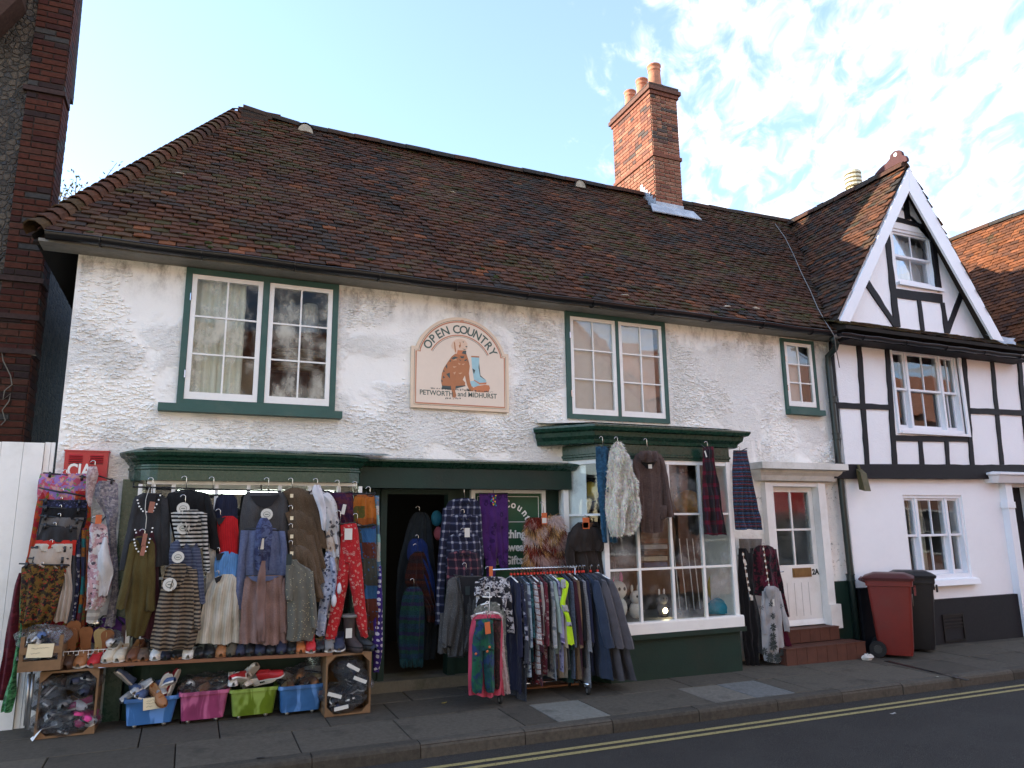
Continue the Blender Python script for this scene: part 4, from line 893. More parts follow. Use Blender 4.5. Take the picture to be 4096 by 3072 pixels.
# terracotta finial
fp = [(905, 255), (918, 180), (945, 160), (965, 155), (972, 120), (1000, 92), (1032, 100), (1042, 145), (1062, 170), (1085, 225), (1050, 190), (1000, 230)]
c0 = Wp(*q(12, 1040, 200), yv+.02)
fin = [(gax, yv+.00, gaz+.10)]
pf = [(-.02, 0), (-.02, .06), (.0, .12), (.05, .16), (.06, .24), (.10, .30), (.19, .33), (.27, .29), (.29, .22), (.36, .17), (.42, .16), (.50, .13), (.60, .07), (.62, 0)]
fm = MB(); hole = [(.175+.035*math.cos(a*math.pi/4), .245+.035*math.sin(a*math.pi/4)) for a in range(8)]
n1 = len(pf)
for sgn in (-1, 1):
    x = gax+sgn*.028; base_i = fm.pts([(x, yv+.02+u, gaz+.12+w*.85) for u, w in pf]); fm.face(base_i if sgn < 0 else base_i[::-1])
L_ = len(pf)
for k in range(L_): fm.face((k, (k+1) % L_, L_+(k+1) % L_, L_+k))
build('finial', fm, M['finial'], groof_o)
build('finial_eye', MB().tube([(gax-.031, yv+.02+.175, gaz+.12+.245*.85), (gax+.031, yv+.02+.175, gaz+.12+.245*.85)], .032, 12), surf('pale_eye', (.75, .80, .85), .8), groof_o)
# pent strip of mossy tiles under the gable and its gutter
tile_roof(groof_o, (glf.x+.02, -.46, T(12, 1000, 1525, -.46).z), (1, 0, 0), Vector((0, .30, .17)), 4.6, .30, lambda u, v: True, lambda u, v, rr: rr.choice((10, 6, 3, 10, 9)), lambda u, v: .01*mnoise.noise((u*2, v*2, 3)), 60, 25)
zpn = T(12, 1000, 1525, -.46).z; build('pent_board', MB().hexa([(glf.x, -.47, zpn-.05), (hx1, -.47, zpn-.05), (hx1, yR, zpn-.03), (glf.x, yR, zpn-.03), (glf.x, -.47, zpn+.003), (hx1, -.47, zpn+.003), (hx1, yR, zpn+.19), (glf.x, yR, zpn+.19)]), Mroof, groof_o)
ga, gb2 = T(10, 130, 100, -.5), T(10, 1887, 275, -.5)
gutter(house, (ga.x+.05, -.47, (ga.z+gb2.z)/2+.005), (hx1, -.47, (ga.z+gb2.z)/2+.005), .048)
build('fascia_board', MB().box(hx0, hx1, -.41, yR, (ga.z+gb2.z)/2-.035, (ga.z+gb2.z)/2-.005), M['blackpaint'], house)
# windows
def tri_window(R_, y, par, lights, glass, name='window', rec=.10, reveal=None):
    x0, x1, z0, z1 = R_; w = build(name, frame_rect(MB(), x0, x1, z0, z1, y+.02, y+.16, .045, .06), M['white_cool'], par); xs_ = [x0+.045+(x1-x0-.09)*f for f in lights]
    for i in range(len(xs_)-1):
        a, b = xs_[i], xs_[i+1]; mid_ = (z0+z1)/2+.02; nc = 2 if b-a > .35 else 1
        if i: build('mullion', MB().box(a-.022, a+.022, y+.03, y+.155, z0+.06, z1-.045), M['white_cool'], w)
        sash(w, a+(.024 if i else .002), b-(.024 if i < len(xs_)-2 else .002), mid_-.018, z1-.047, y+.05, nc, 1, M['white_cool'], glass, .032, .016, .034)
        sash(w, a+(.024 if i else .002), b-(.024 if i < len(xs_)-2 else .002), z0+.062, mid_+.016, y+.098, nc, 1, M['white_cool'], glass, .036, .016, .055)
    return w
tri_window(U1, yR, house, (0, .22, .76, 1), M['glass_blind']); tri_window(G1, yR+.03, house, (0, .22, .76, 1), M['glass'])
wg = tri_window(GW, yR, house, (0, 1), glassmat('gable_glass', .06, reflect=2.2)); build('sill', MB().box(GW[0]-.03, GW[1]+.05, yR-.06, yR+.03, GW[2]-.05, GW[2]+.003), M['white_cool'], wg)
fs = MB(); x0, x1, z0, z1 = U1; fs.box(x0-.04, x0, yR-.03, yR+.03, z0-.04, z1+.09); fs.box(x1, x1+.06, yR-.03, yR+.03, z0-.04, z1+.09); fs.box(x0, x1, yR-.028, yR+.03, z1, z1+.09); fs.box(x0, x1, yR-.05, yR+.03, z0-.04, z0); build('window_surround', fs, M['white_cool'], house)
x0, x1, z0, z1 = G1; build('window_sill', MB().hexa([(x0-.02, yR-.07, z0-.10), (x1+.06, yR-.07, z0-.10), (x1+.06, yR+.1, z0-.10), (x0-.02, yR+.1, z0-.10), (x0-.02, yR-.05, z0-.02), (x1+.06, yR-.05, z0-.02), (x1+.06, yR+.1, z0+.003), (x0-.02, yR+.1, z0+.003)]), M['smoothwhite'], house)
curtain('window_curtain', 'pale curtain inside the small gable window', GW[0]+.30, GW[1]+.05, GW[2]-.1, GW[3]+.1, .12, M['netwhite'], 5, .02, 3)
curtain('window_curtain', 'cream curtain hanging inside the upper three-light window', U1[0]-.05, U1[0]+.36, U1[2]-.1, U1[3]+.1, .35, M['net'], 4, .03, 4)
curtain('window_curtain', 'grey curtain hanging inside the street-level sash window', G1[0]+.62, G1[0]+.95, G1[2]-.1, G1[3]+.1, .4, M['net'], 4, .03, 5)
# black plinth, grille, lamp, next doorway
zp = Wp(3717, 2401, yR-.03).z
build('plinth', MB().box(hx0, T(11, 330, 1000, yR).x+.35, yR-.035, yR+.04, -.4, T(11, 280, 940, yR-.03).z).box(T(11, 330, 1000, yR).x+.352, T(11, 1595, 1100, yR).x, yR-.036, yR+.04, -.4, zp), M['blackpaint'], house)
g_ = rect(11, (970, 1160), (1170, 1370), yR-.04); gm_ = MB(); frame_rect(gm_, g_[0], g_[1], g_[2], g_[3], yR-.05, yR-.036, .025)
for k in range(4): gm_.box(g_[0]+.025, g_[1]-.025, yR-.046, yR-.037, g_[3]-.05-k*.05, g_[3]-.03-k*.05)
build('vent_grille', gm_, M['gutter'], house)
lx = T(10, 355, 1480, -.22); build('wall_lamp', MB().hexa([(lx.x-.06, -.30, lx.z-.15), (lx.x+.06, -.30, lx.z-.15), (lx.x+.05, -.19, lx.z-.12), (lx.x-.05, -.19, lx.z-.12), (lx.x-.07, -.26, lx.z+.13), (lx.x+.05, -.26, lx.z+.11), (lx.x+.05, -.18, lx.z+.18), (lx.x-.06, -.18, lx.z+.18)]).tube([(lx.x, -.2, lx.z+.14), (lx.x-.02, -.19, lx.z+.24)], .02, 6), surf('rusty_olive_metal', (.09, .08, .035), .6, .5, 15, .3, 60, .4, dirt=((.22, .12, .04), .4)), house)
pz = T(10, 1750, 1400, -.3).z; px0 = T(10, 1640, 1420, -.3).x
build('porch_hood', MB().prof([(px0, 0), (px0, -.2), (px0+.05, -.25), (px0+1.6, -.25)], [(0, pz-.16), (.02, pz-.12), (.05, pz-.05), (.09, pz-.03), (.09, pz), (-.1, pz+.03), (-.1, pz-.16)], True), M['white_cool'], house)
build('door_surround', MB().box(dX-.14, dX+.02, yR-.08, yR+.25, -.2, pz-.16).box(dX-.18, dX+.02, yR-.10, yR+.02, 1.95, 2.05), M['white_cool'], house)
build('dark_door', MB().box(dX+.02, dX+.98, yR+.2, yR+.26, -.2, 2.3), M['blackpaint'], house)
# ---------------------------------------------------------------- second gabled house further right
h2 = thing('gabled_neighbour_house', 'next white gabled house whose sunlit tiled roof shows past the black timbered gable', 'building', (15, yR, 0))
o2 = 14.92-gax; yv2 = -.40; gz2 = 7.82; sx2 = (gz2-4.8)/(gz2-glf.z)*(gax-glf.x); fx2 = 14.92-sx2
build('wall', MB().box(12.99, 17.2, yR+.01, yR+.25, -.5, 4.9).prism([(fx2+.05, 4.8), (17.0, 4.8), (14.92, gz2-.1)], yR+.012, yR+.2), M['stucco_right'], h2)
r2 = MB(); r2.hexa([(fx2, yv2+.05, 4.74), (14.92, yv2+.05, gz2-.06), (14.92, 6, gz2-.06), (fx2, 6, 4.74), (fx2, yv2+.05, 4.78), (14.92, yv2+.05, gz2-.02), (14.92, 6, gz2-.02), (fx2, 6, 4.78)]); r2.hexa([(14.92, yv2+.05, gz2-.06), (17.2, yv2+.05, 4.74), (17.2, 6, 4.74), (14.92, 6, gz2-.06), (14.92, yv2+.05, gz2-.02), (17.2, yv2+.05, 4.78), (17.2, 6, 4.78), (14.92, 6, gz2-.02)])
r2o = build('roof', r2, Mroof, h2); V2 = Vector((sx2, 0, gz2-4.8))
tile_roof(r2o, (fx2, 6.0, 4.8), (0, -1, 0), V2, 6.0-yv2, V2.length, lambda u, v: v < V2.length-.02 and 6-u > yv2, lambda u, v, rr: rr.choice((4, 7, 2, 0, 11, 4, 2, 7)), lambda u, v: .01*mnoise.noise((u, v, 2)), 260, 31)
ridge_tiles(r2o, (14.92, yv2+.05, gz2+.03), (14.92, 5.9, gz2+.03), 0, 13, seed=12)
build('bargeboard', MB().prism([(fx2, 4.76), (fx2+.22, 4.76), (14.92, gz2-.36), (14.92, gz2-.02)], -.345, -.31), M['white_cool'], h2)
vm_ = MB(); vp = T(12, 1835, 1560, -.40); P = []
for i in range(7): P.append([(vp.x-.02+.05*(j-3)*(1+.25*i)+.02*rnd.uniform(-1, 1), -.42+.09*i*.3+rnd.uniform(-.015, .015), vp.z+.05-.035*(6-i)) for j in range(7)])
build('lead_valley', vm_.grid(P), M['lead'], h2)

# ---------------------------------------------------------------- left: brick and flint house behind a white boarded gate
lh = thing('brick_and_flint_house', 'tall flint house with red brick corner beyond the white gate', 'building', (-2.4, 1.0, 0))
lx1, lx0 = -1.72, -2.08
pier = build('brick_corner', MB().box(lx0+.006, lx1-.006, 1.006, 1.45, -.3, 10.5), M['mortar_dark'], lh)
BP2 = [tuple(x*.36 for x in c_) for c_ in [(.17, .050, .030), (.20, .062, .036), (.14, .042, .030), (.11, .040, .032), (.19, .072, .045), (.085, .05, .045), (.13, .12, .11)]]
def colb(u, v, rr):
    if rr.random() < .06: return 6
    return rr.choice((0, 1, 2, 3, 4, 0, 1, 5))
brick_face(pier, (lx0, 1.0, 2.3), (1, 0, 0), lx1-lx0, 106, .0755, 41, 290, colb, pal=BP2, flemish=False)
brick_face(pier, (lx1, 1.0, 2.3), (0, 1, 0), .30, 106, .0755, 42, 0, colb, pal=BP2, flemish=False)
zb2 = Wp(180, 375, 1.0).z
for z in (zb2, 4.42, 4.0, 3.62): bb = MB(); bb.col = (.05, .03, .026); bb.box(lx0-.03, lx1+.028, .965, 1.3, z, z+.055); build('string_course', bb, M['brick'], lh)
build('flint_wall', MB().box(-6, lx0, 1.03, 1.4, -.3, 10.5).box(lx1-.25, lx1-.05, 1.45, 7, -.3, 5.35), M['flint'], lh)
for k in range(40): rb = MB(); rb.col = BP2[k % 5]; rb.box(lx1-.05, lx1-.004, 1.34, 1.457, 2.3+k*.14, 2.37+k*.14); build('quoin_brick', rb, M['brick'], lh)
vg = MB(); vg.col = (.035, .028, .026)
for k in range(34): vg.box(lx1-.5, lx1-.06+.0012*(33-k), 1.47, 1.72-.004*k, 7.0+k*.1, 7.0+k*.1+.115)
build('tiled_verge', vg, M['tile'], lh)
ev = MB(); ev.col = (.06, .032, .022); a_, b2, c_ = Wp(-60, 130, .75), Wp(85, -10, .75), Wp(60, -60, .75)
ev.prism([(a_.x, a_.z), (b2.x, b2.z), (c_.x, c_.z+.6), (a_.x-1.5, c_.z+.6), (a_.x-1.5, a_.z)], .72, 1.02); build('roof_edge', ev, M['tile'], lh)
build('old_cable', MB().tube([Wp(*q(18, x, y), .98) for x, y in ((240, 866), (120, 845), (10, 832), (20, 900), (70, 1000), (80, 1060), (30, 1100), (20, 1160), (70, 1120), (60, 1170), (15, 1230), (35, 1300), (5, 1330))], .006, 5), surf('pale_cable', (.16, .14, .11), .8), lh)
gate = thing('boarded_gate', 'tall white painted gate of vertical boards closing the side passage', 'gate', (-2, 0, 0))
x = -1.262; k = 0; fr_ = random.Random(4)
while x > -4.2:
    w = fr_.choice((.165, .175, .15)) if k > 1 else (.035, .05)[k]; yy = -.012+(.02 if k < 2 else 0)+fr_.uniform(-.003, .003); build('board', MB().box(x-w+.004, x, yy, yy+.025, .02, 2.575+fr_.uniform(-.004, .004)+(.012 if k < 2 else 0)), M['white'], gate); x -= w; k += 1
build('rail', MB().box(-4.2, -1.27, .035, .075, 2.2, 2.32).box(-4.2, -1.27, .035, .075, .4, .52), M['white'], gate)

# ---------------------------------------------------------------- hanging sign
sg = thing('hanging_sign', 'cream arched painted sign with brown dog and blue boots on the upper wall', 'sign', (2.8, -.03, 3.1))
ys = -.05
S = lambda x, y, d=0: (lambda p: (p.x, p.z))(T(15, x, y, ys-d))
bl, br_ = S(150, 1405), S(1540, 1483); x0, x1, z0 = bl[0], br_[0], (bl[1]+br_[1])/2; zsh = (S(160, 530)[1]+S(1545, 665)[1])/2; zpk = S(835, 140)[1]; cx = (x0+x1)/2; sw = .055
hw = (x1-x0)/2-sw; hh = zpk-zsh; rad = (hw*hw+hh*hh)/(2*hh); czz = zpk-rad; a0 = math.asin(min(1, hw/rad))
def outline(ins):
    pts = [(x0+ins, z0+ins), (x1-ins, z0+ins), (x1-ins, zsh-ins), (x1-sw-ins*.9, zsh-ins)]
    r_ = rad-ins; aa = math.asin(min(1, (hw-ins*.9)/r_)); pts += [(cx+r_*math.sin(aa-2*aa*k/28), czz+r_*math.cos(aa-2*aa*k/28)) for k in range(29)]
    return pts+[(x0+sw+ins*.9, zsh-ins), (x0+ins, zsh-ins)]
M['sign'] = surf('cream_sign_paint', (.72, .57, .42), .6, .07, 3, 0, 60, .3, dirt=((.66, .44, .26), .35)); M['signpink'] = surf('sign_salmon', (.50, .21, .12), .6, .1, 6); M['signface'] = surf('sign_pale_face', (.74, .62, .50), .6, .05, 3)
build('board', MB().prism(outline(0), ys, -.004), M['sign'], sg)
build('face', MB().prism(outline(.062), ys-.0012, ys+.01), M['signface'], sg)
def stroke(path, w, y, closed=True):
    mb = MB(); n_ = len(path); L_, R_2 = [], []
    for k in range(n_):
        p = Vector(path[k]); a = Vector(path[k-1] if k or closed else path[k]); b = Vector(path[(k+1) % n_] if k < n_-1 or closed else path[k]); d = (b-a).normalized(); nn = Vector((-d.y, d.x))*w/2; L_.append((p.x+nn.x, y, p.y+nn.y)); R_2.append((p.x-nn.x, y, p.y-nn.y))
    if closed: L_.append(L_[0]); R_2.append(R_2[0])
    return mb.grid([L_, R_2])
build('thin_border', stroke(outline(.038), .005, ys-.0016), M['inkgreen'], sg); build('salmon_border', stroke(outline(.056), .016, ys-.0022), M['signpink'], sg)
c15 = S(850, 862); ac = [(c15[0]+.405*math.sin(R(a)), c15[1]+.405*math.cos(R(a))) for a in range(-62, 66, 4)]; build('inner_arc', stroke(ac, .014, ys-.0022, False), M['signpink'], sg)
ac = [(c15[0]+.388*math.sin(R(a)), c15[1]+.388*math.cos(R(a))) for a in range(-62, 66, 4)]; build('inner_arc_line', stroke(ac, .005, ys-.0022, False), M['inkgreen'], sg)
arc_text('OPEN COUNTRY', .142, c15, .430, -62, 66, M['inkgreen'], sg, ys-.002, .95, .0025)
for s_, x_, y_ in (('PETWORTH', 515, 1240), ('and', 875, 1255), ('MIDHURST', 1165, 1275)):
    p = S(x_, y_); text('lettering', s_, .082, (p[0], ys-.002, p[1]), M['inkgreen'], sg, sx=.92, depth=.001, bold=.001)
def flat(name, pts, mat, d):
    w = [S(x, y) for x, y in pts]; ar = sum(a[0]*b[1]-b[0]*a[1] for a, b in zip(w, w[1:]+w[:1])); build(name, MB().prism(w if ar > 0 else w[::-1], ys-d, ys), mat, sg)
mc = {n_: surf('sign_'+n_, c, .65, .12, 12) for n_, c in dict(brown=(.42, .17, .075), pale=(.70, .50, .36), dark=(.07, .09, .085), blue=(.33, .52, .56), orange=(.55, .20, .09), tan=(.58, .34, .20)).items()}
flat('dog_body', [(775, 655), (935, 650), (965, 740), (985, 830), (972, 930), (985, 1030), (1040, 1160), (1030, 1185), (985, 1180), (945, 1090), (915, 960), (885, 1020), (920, 1060), (915, 1100), (785, 1110), (778, 1180), (795, 1240), (780, 1275), (740, 1270), (730, 1190), (715, 1100), (700, 1110), (590, 1100), (578, 1040), (590, 930), (620, 850), (680, 760), (730, 690)], mc['brown'], .003)
flat('dog_shadow', [(590, 1100), (640, 1090), (915, 1085), (925, 1110), (850, 1130), (720, 1165), (600, 1150)], mc['dark'], .0022)
flat('dog_head', [(720, 540), (740, 490), (790, 450), (860, 440), (920, 465), (950, 510), (950, 585), (925, 605), (860, 598), (815, 600), (800, 655), (780, 655), (760, 590), (735, 580)], mc['pale'], .0038)
flat('dog_neck', [(808, 602), (925, 607), (938, 660), (850, 675), (800, 655)], mc['orange'], .0036)
for k, P_ in enumerate(([(890, 615), (935, 610), (930, 665), (870, 650)], [(720, 720), (770, 690), (820, 710), (760, 735)], [(845, 690), (905, 690), (895, 720), (860, 715)], [(640, 830), (665, 800), (665, 870)], [(608, 880), (635, 900), (612, 915)], [(650, 940), (700, 920), (705, 1005)], [(610, 960), (635, 990), (605, 1005)], [(905, 745), (940, 725), (945, 745), (915, 760)], [(690, 760), (720, 735), (715, 770)], [(580, 1015), (605, 1040), (590, 1060)], [(830, 730), (865, 745), (850, 755)], [(945, 740), (970, 800), (960, 760)])): flat('dog_marking', P_, mc['dark'], .0042+.0002*(k % 3))
for k, P_ in enumerate(([(745, 830), (800, 835), (760, 855)], [(820, 780), (860, 800), (830, 810)], [(750, 920), (790, 905), (770, 950)], [(870, 800), (920, 790), (890, 815)], [(820, 925), (880, 920), (850, 945)], [(735, 750), (790, 720), (800, 745)])): flat('dog_highlight', P_, mc['tan'], .0044)
for P_ in ([(838, 480), (852, 500), (858, 545), (842, 575), (828, 540), (845, 520)], [(760, 480), (775, 500), (790, 620), (780, 640), (768, 580)], [(878, 486), (903, 480), (896, 498)], [(925, 545), (950, 548), (945, 565), (925, 560)], [(880, 585), (935, 590), (910, 598)]): flat('dog_ink', P_, mc['dark'] if P_[0][0] > 870 else mc['brown'], .0048)
flat('boot', [(1005, 700), (1118, 705), (1115, 850), (1130, 960), (1215, 1030), (1218, 1062), (1125, 1066), (1045, 1020), (1035, 960), (1020, 860)], mc['blue'], .003); flat('boot_band', [(1003, 683), (1118, 690), (1118, 708), (1005, 703)], mc['brown'], .0034); flat('boot_sole', [(1045, 1020), (1125, 1066), (1222, 1058), (1215, 1085), (1125, 1088), (1045, 1034)], mc['orange'], .0034)
flat('boot_shade', [(1020, 860), (1062, 885), (1045, 940), (1036, 925)], mc['dark'], .0036); flat('boot_shade', [(1115, 780), (1122, 850), (1135, 960), (1215, 1030), (1130, 975), (1108, 850)], mc['dark'], .0036)
flat('boot', [(985, 1045), (1050, 1030), (1110, 1045), (1130, 1095), (1060, 1125), (1010, 1115)], mc['blue'], .0031); flat('boot_sole', [(1020, 1140), (1090, 1110), (1200, 1092), (1255, 1100), (1270, 1140), (1250, 1190), (1180, 1200), (1060, 1190)], mc['orange'], .0033)
gm2 = MB(); gr = random.Random(9)
for k in range(120):
    x_ = gr.uniform(435, 1325) if k < 100 else gr.uniform(625, 860); y_ = (1144+(x_-435)*.062 if k < 100 else 1290)+gr.uniform(-4, 6); h_ = gr.uniform(12, 40)*(1 if 560 < x_ < 1000 else .6); l_ = gr.uniform(-14, 14)
    a, b, c = S(x_-4, y_), S(x_+5, y_), S(x_+l_, y_-h_); gm2.face(gm2.pts([(a[0], ys-.005, a[1]), (b[0], ys-.005, b[1]), (c[0], ys-.005, c[1])]))
build('painted_grass', gm2, mc['dark'], sg)
p = S(875, 200)
for a in (-50, -18, 18, 50): build('shell_ornament', MB().prism([(p[0]+.004*math.cos(R(t))+.02*math.sin(R(a))+.007*math.sin(R(t)), p[1]+.012*math.sin(R(t))+.012*math.cos(R(a))) for t in range(0, 360, 45)], ys-.004, ys), M['signpink'], sg)

# ---------------------------------------------------------------- red louvred box
bx = rect(1, (722, 150), (1170, 515), -.10); rbx = thing('alarm_box', 'red metal box with louvres and white letters on the wall beside the gate', 'box', (bx[0], -.1, bx[2]))
build('case', MB().box(bx[0], bx[1], -.10, 0, bx[2], bx[3]).box(bx[0]-.008, bx[1]+.008, -.108, 0, bx[3], bx[3]+.012), M['redbox'], rbx)
for cxx in (.10, .58):
    for k in range(5):
        w = bx[1]-bx[0]; h = bx[3]-bx[2]; a = bx[0]+w*cxx; z = bx[3]-h*(.10+.055*k); lv = MB(); lv.hexa([(a, -.112, z-.012), (a+w*.31, -.112, z-.012), (a+w*.31, -.099, z-.012), (a, -.099, z-.012), (a, -.101, z), (a+w*.31, -.101, z), (a+w*.31, -.099, z), (a, -.099, z)]); build('louvre', lv, M['redbox'], rbx)
        build('slot', MB().box(a, a+w*.31, -.1015, -.1, z-.02, z-.012), M['ink'], rbx)
text('lettering', 'CIA', .17, (T(1, 735, 415, -.1).x, -.103, T(1, 735, 430, -.1).z), M['letterwhite'], rbx, sx=.72, align='LEFT', bold=.0045)

# ---------------------------------------------------------------- wheeled bins
def wheelie(name, label, c, ang, mb_mat, lid, sc=1.05):
    t = thing(name, label, 'bin', (c.x, c.y, c.z), 'wheeled bins beside the steps'); ca, sa = math.cos(ang), math.sin(ang)
    L = lambda u, v, w: (c.x+(u*ca-v*sa)*sc, c.y+(u*sa+v*ca)*sc, c.z+w*sc)      # u: towards the front of the bin, v: left
    def ring(w, uf, ub, hv, r=.04):
        pts = []
        for cu, cv, s0 in ((uf-r, hv-r, 0), (-ub+r, hv-r, 90), (-ub+r, -hv+r, 180), (uf-r, -hv+r, 270)):
            for k in range(4): a = R(s0+k*30); pts.append(L(cu+r*math.cos(a), cv+r*math.sin(a), w))
        return pts
    mb = MB(); rs = [ring(.03, .20, .17, .185), ring(.10, .215, .19, .20), ring(.6, .245, .225, .225), ring(.88, .262, .245, .238), ring(.885, .285, .262, .258), ring(.95, .287, .265, .26)]
    ix = [mb.pts(r_) for r_ in rs]
    for A0, B0 in zip(ix, ix[1:]):
        for k in range(16): mb.face((A0[k], A0[(k+1) % 16], B0[(k+1) % 16], B0[k]))
    mb.face(ix[0][::-1]); mb.face(ix[-1]); smooth_by_angle(build('body', mb, mb_mat, t), 35)
    ld = MB(); rs = [ring(.952, .305, .285, .275, .05), ring(.985, .31, .30, .28, .05), ring(1.0, .29, .28, .262, .05), ring(1.03, .22, .20, .20, .05), ring(1.04, .20, .18, .18, .05)]; ix = [ld.pts(r_) for r_ in rs]
    for A0, B0 in zip(ix, ix[1:]):
        for k in range(16): ld.face((A0[k], A0[(k+1) % 16], B0[(k+1) % 16], B0[k]))
    ld.face(ix[-1]); ld.face(ix[0][::-1]); smooth_by_angle(build('lid', ld, lid, t), 35)
    build('handle', MB().tube([L(-.26, .18, .93), L(-.33, .18, .96), L(-.33, -.18, .96), L(-.26, -.18, .93)], .016*sc, 8), lid, t)
    for s_ in (-1, 1):
        w = MB(); w.tube([L(-.19, s_*.205, .10), L(-.19, s_*.255, .10)], .10*sc, 20); wo = build('wheel', w, M['rubber'], t); build('hub', MB().tube([L(-.19, s_*.252, .10), L(-.19, s_*.262, .10)], .05*sc, 14), M['blackplastic'], wo)
    for s_ in (-1, 1): build('rib', MB().obox(L(.30, s_*.19, .82), Vector((ca, sa, 0))*.012, Vector((-sa, ca, 0))*.02, Vector((0, 0, .05))), mb_mat, t)
    # embossed crest
    cr = MB(); n_ = Vector((ca, sa, 0)); e = Vector((-sa, ca, 0)); cc = Vector(L(.262, 0, .70))
    cr.tube([cc+e*(.062*math.cos(R(a)))+Vector((0, 0, .075*math.sin(R(a)))) for a in range(0, 360, 20)], .006, 5, close=True)
    for a in range(5): cr.obox(cc+e*(.03*math.sin(a*2.2))+Vector((0, 0, .035*math.cos(a*1.7)-.005)), e*.014, n_*.006, Vector((0, 0, .012)))
    build('crest', cr, surf('crest_grey', (.17, .15, .14), .6), t); return t
A1 = R(-52)
c1 = Gp(*q(11, 560, 1530)); wheelie('wheelie_bin', 'dark red wheeled bin with crest on its front, beside the tiled steps', Vector((c1.x+.24, c1.y+.14, gz(c1.x, c1.y)+.01)), A1, M['red_bin'], surf('dark_red_lid', (.075, .014, .014), .45, .25, 4, .1, 60, .45))
c2 = Gp(*q(11, 760, 1500)); wheelie('wheelie_bin', 'black wheeled bin standing behind the red one', Vector((c2.x+.40, c2.y+.30, gz(c2.x, c2.y)+.01)), A1+.08, M['black_bin'], M['black_bin'])
pl_ = Gp(*q(11, 355, 1535)); mb = MB().ball((pl_.x, pl_.y, pl_.z+.035), .075, .05, .04, 9, 6, .35, 3); o = build('crumpled_paper', mb, M['card'], None, loc=(pl_.x, pl_.y, pl_.z)); tag(o, 'crumpled white paper on the pavement by the red bin', 'litter')
for px, py, c in ((1768, 2817, (.30, .22, .04)), (3745, 2712, (.30, .28, .20)), (3570, 2860, (.35, .33, .30)), (1026, 3040, (.02, .02, .02))):
    p = Gp(px, py); mb = MB().grid([[(p.x+.03*i+.01*rnd.uniform(-1, 1), p.y+.03*j, gz(p.x, p.y)+.006+.008*rnd.random()) for i in range(3)] for j in range(2)], flip=True); o = build('fallen_leaf', mb, surf('leaf_litter', c, .8), None, loc=tuple(p)); tag(o, {1768: 'yellow fallen leaf on the pavement before the shop door', 3745: 'pale leaf lying near the kerb below the timbered house', 3570: 'small pale leaf lying on the asphalt near the yellow lines', 1026: 'dark squashed leaf on the slabs below the green crate'}[px], 'leaf')

# ---------------------------------------------------------------- sky line: flue cowl, aerial, tree beyond
cw = Wp(3415, 745, 6); fz = 1.0
fc = thing('flue_cowl', 'cream louvred metal flue cowl behind the gable ridge', 'flue', (cw.x, 6, cw.z-2))
build('pipe', MB().lathe((cw.x, 6, cw.z-2.4), [(.17, 0), (.17, 2.25), (.19, 2.26), (.19, 2.32), (.17, 2.33)], 18), surf('cream_flue_metal', (.60, .55, .40), .5, .2, 8, dirt=((.35, .30, .2), .4)), fc, True)
for k in range(4): build('cowl_ring', MB().lathe((cw.x, 6, cw.z-.02+k*.125), [(.20, 0), (.235, 0), (.235, .065), (.20, .07)] if k < 3 else [(.2, 0), (.235, 0), (.235, .06), (.16, .13), (.0, .15)], 18), bpy.data.materials['cream_flue_metal'], fc)
build('cowl_core', MB().lathe((cw.x, 6, cw.z-.06), [(.12, 0), (.12, .5)], 12), M['gutter'], fc)
ap_ = Wp(1985, 680, 9); ae = thing('tv_aerial', 'thin television aerial just above the shop ridge', 'aerial', (ap_.x, 9, ap_.z-2))
build('mast', MB().tube([(ap_.x, 9, ap_.z-2.2), (ap_.x, 9, ap_.z+.1)], .015, 6), M['steel'], ae)
build('boom', MB().tube([Wp(1955, 677, 9), Wp(2030, 687, 9)], .01, 5), M['steel'], ae)
for f_ in (0, .25, .5, .75, 1): c_ = Wp(1955, 677, 9).lerp(Wp(2030, 687, 9), f_); build('element', MB().tube([c_+Vector((.0, -.25, 0)), c_+Vector((0, .25, 0))], .006, 5), M['steel'], ae)
tr = thing('tree', 'thin yellowing tree top between the brick corner and the shop roof', 'tree', (-3.4, 9, 0)); tg = random.Random(5); lv = MB(); br2 = MB(); tw_ = MB()
def on_roof(px, py): d = ray(px, py); return CAM+d*((EZ+.07+(CAM.y-EY)*tanp-CAM.z)/(d.z-d.y*tanp))
build('roof_cable', MB().tube([on_roof(px, py) for px, py in ((3100, 895), (3140, 950), (3170, 1010), (3205, 1090), (3240, 1160), (3270, 1230), (3300, 1285))]+[Wp(3322, 1318, -.41), Wp(3338, 1345, -.42), Wp(3345, 1400, -.30), Wp(3358, 1470, -.14)], .007, 5), surf('grey_cable', (.20, .19, .18), .7), shop)
br2.tube([(-3.6, 9, -1), (-3.5, 9, 3), (-3.3, 9, 6), (-3.1, 9, 7.6)], [.2, .16, .11, .06], 8); build('trunk', br2, surf('bark', (.10, .08, .055), .9, .3, 8, .5, 40), tr)
ends = [(237, 660), (465, 650), (300, 700), (262, 745), (330, 742), (350, 790), (415, 740), (372, 770), (290, 720), (220, 780), (390, 795), (310, 800), (260, 820), (240, 760), (340, 830)]
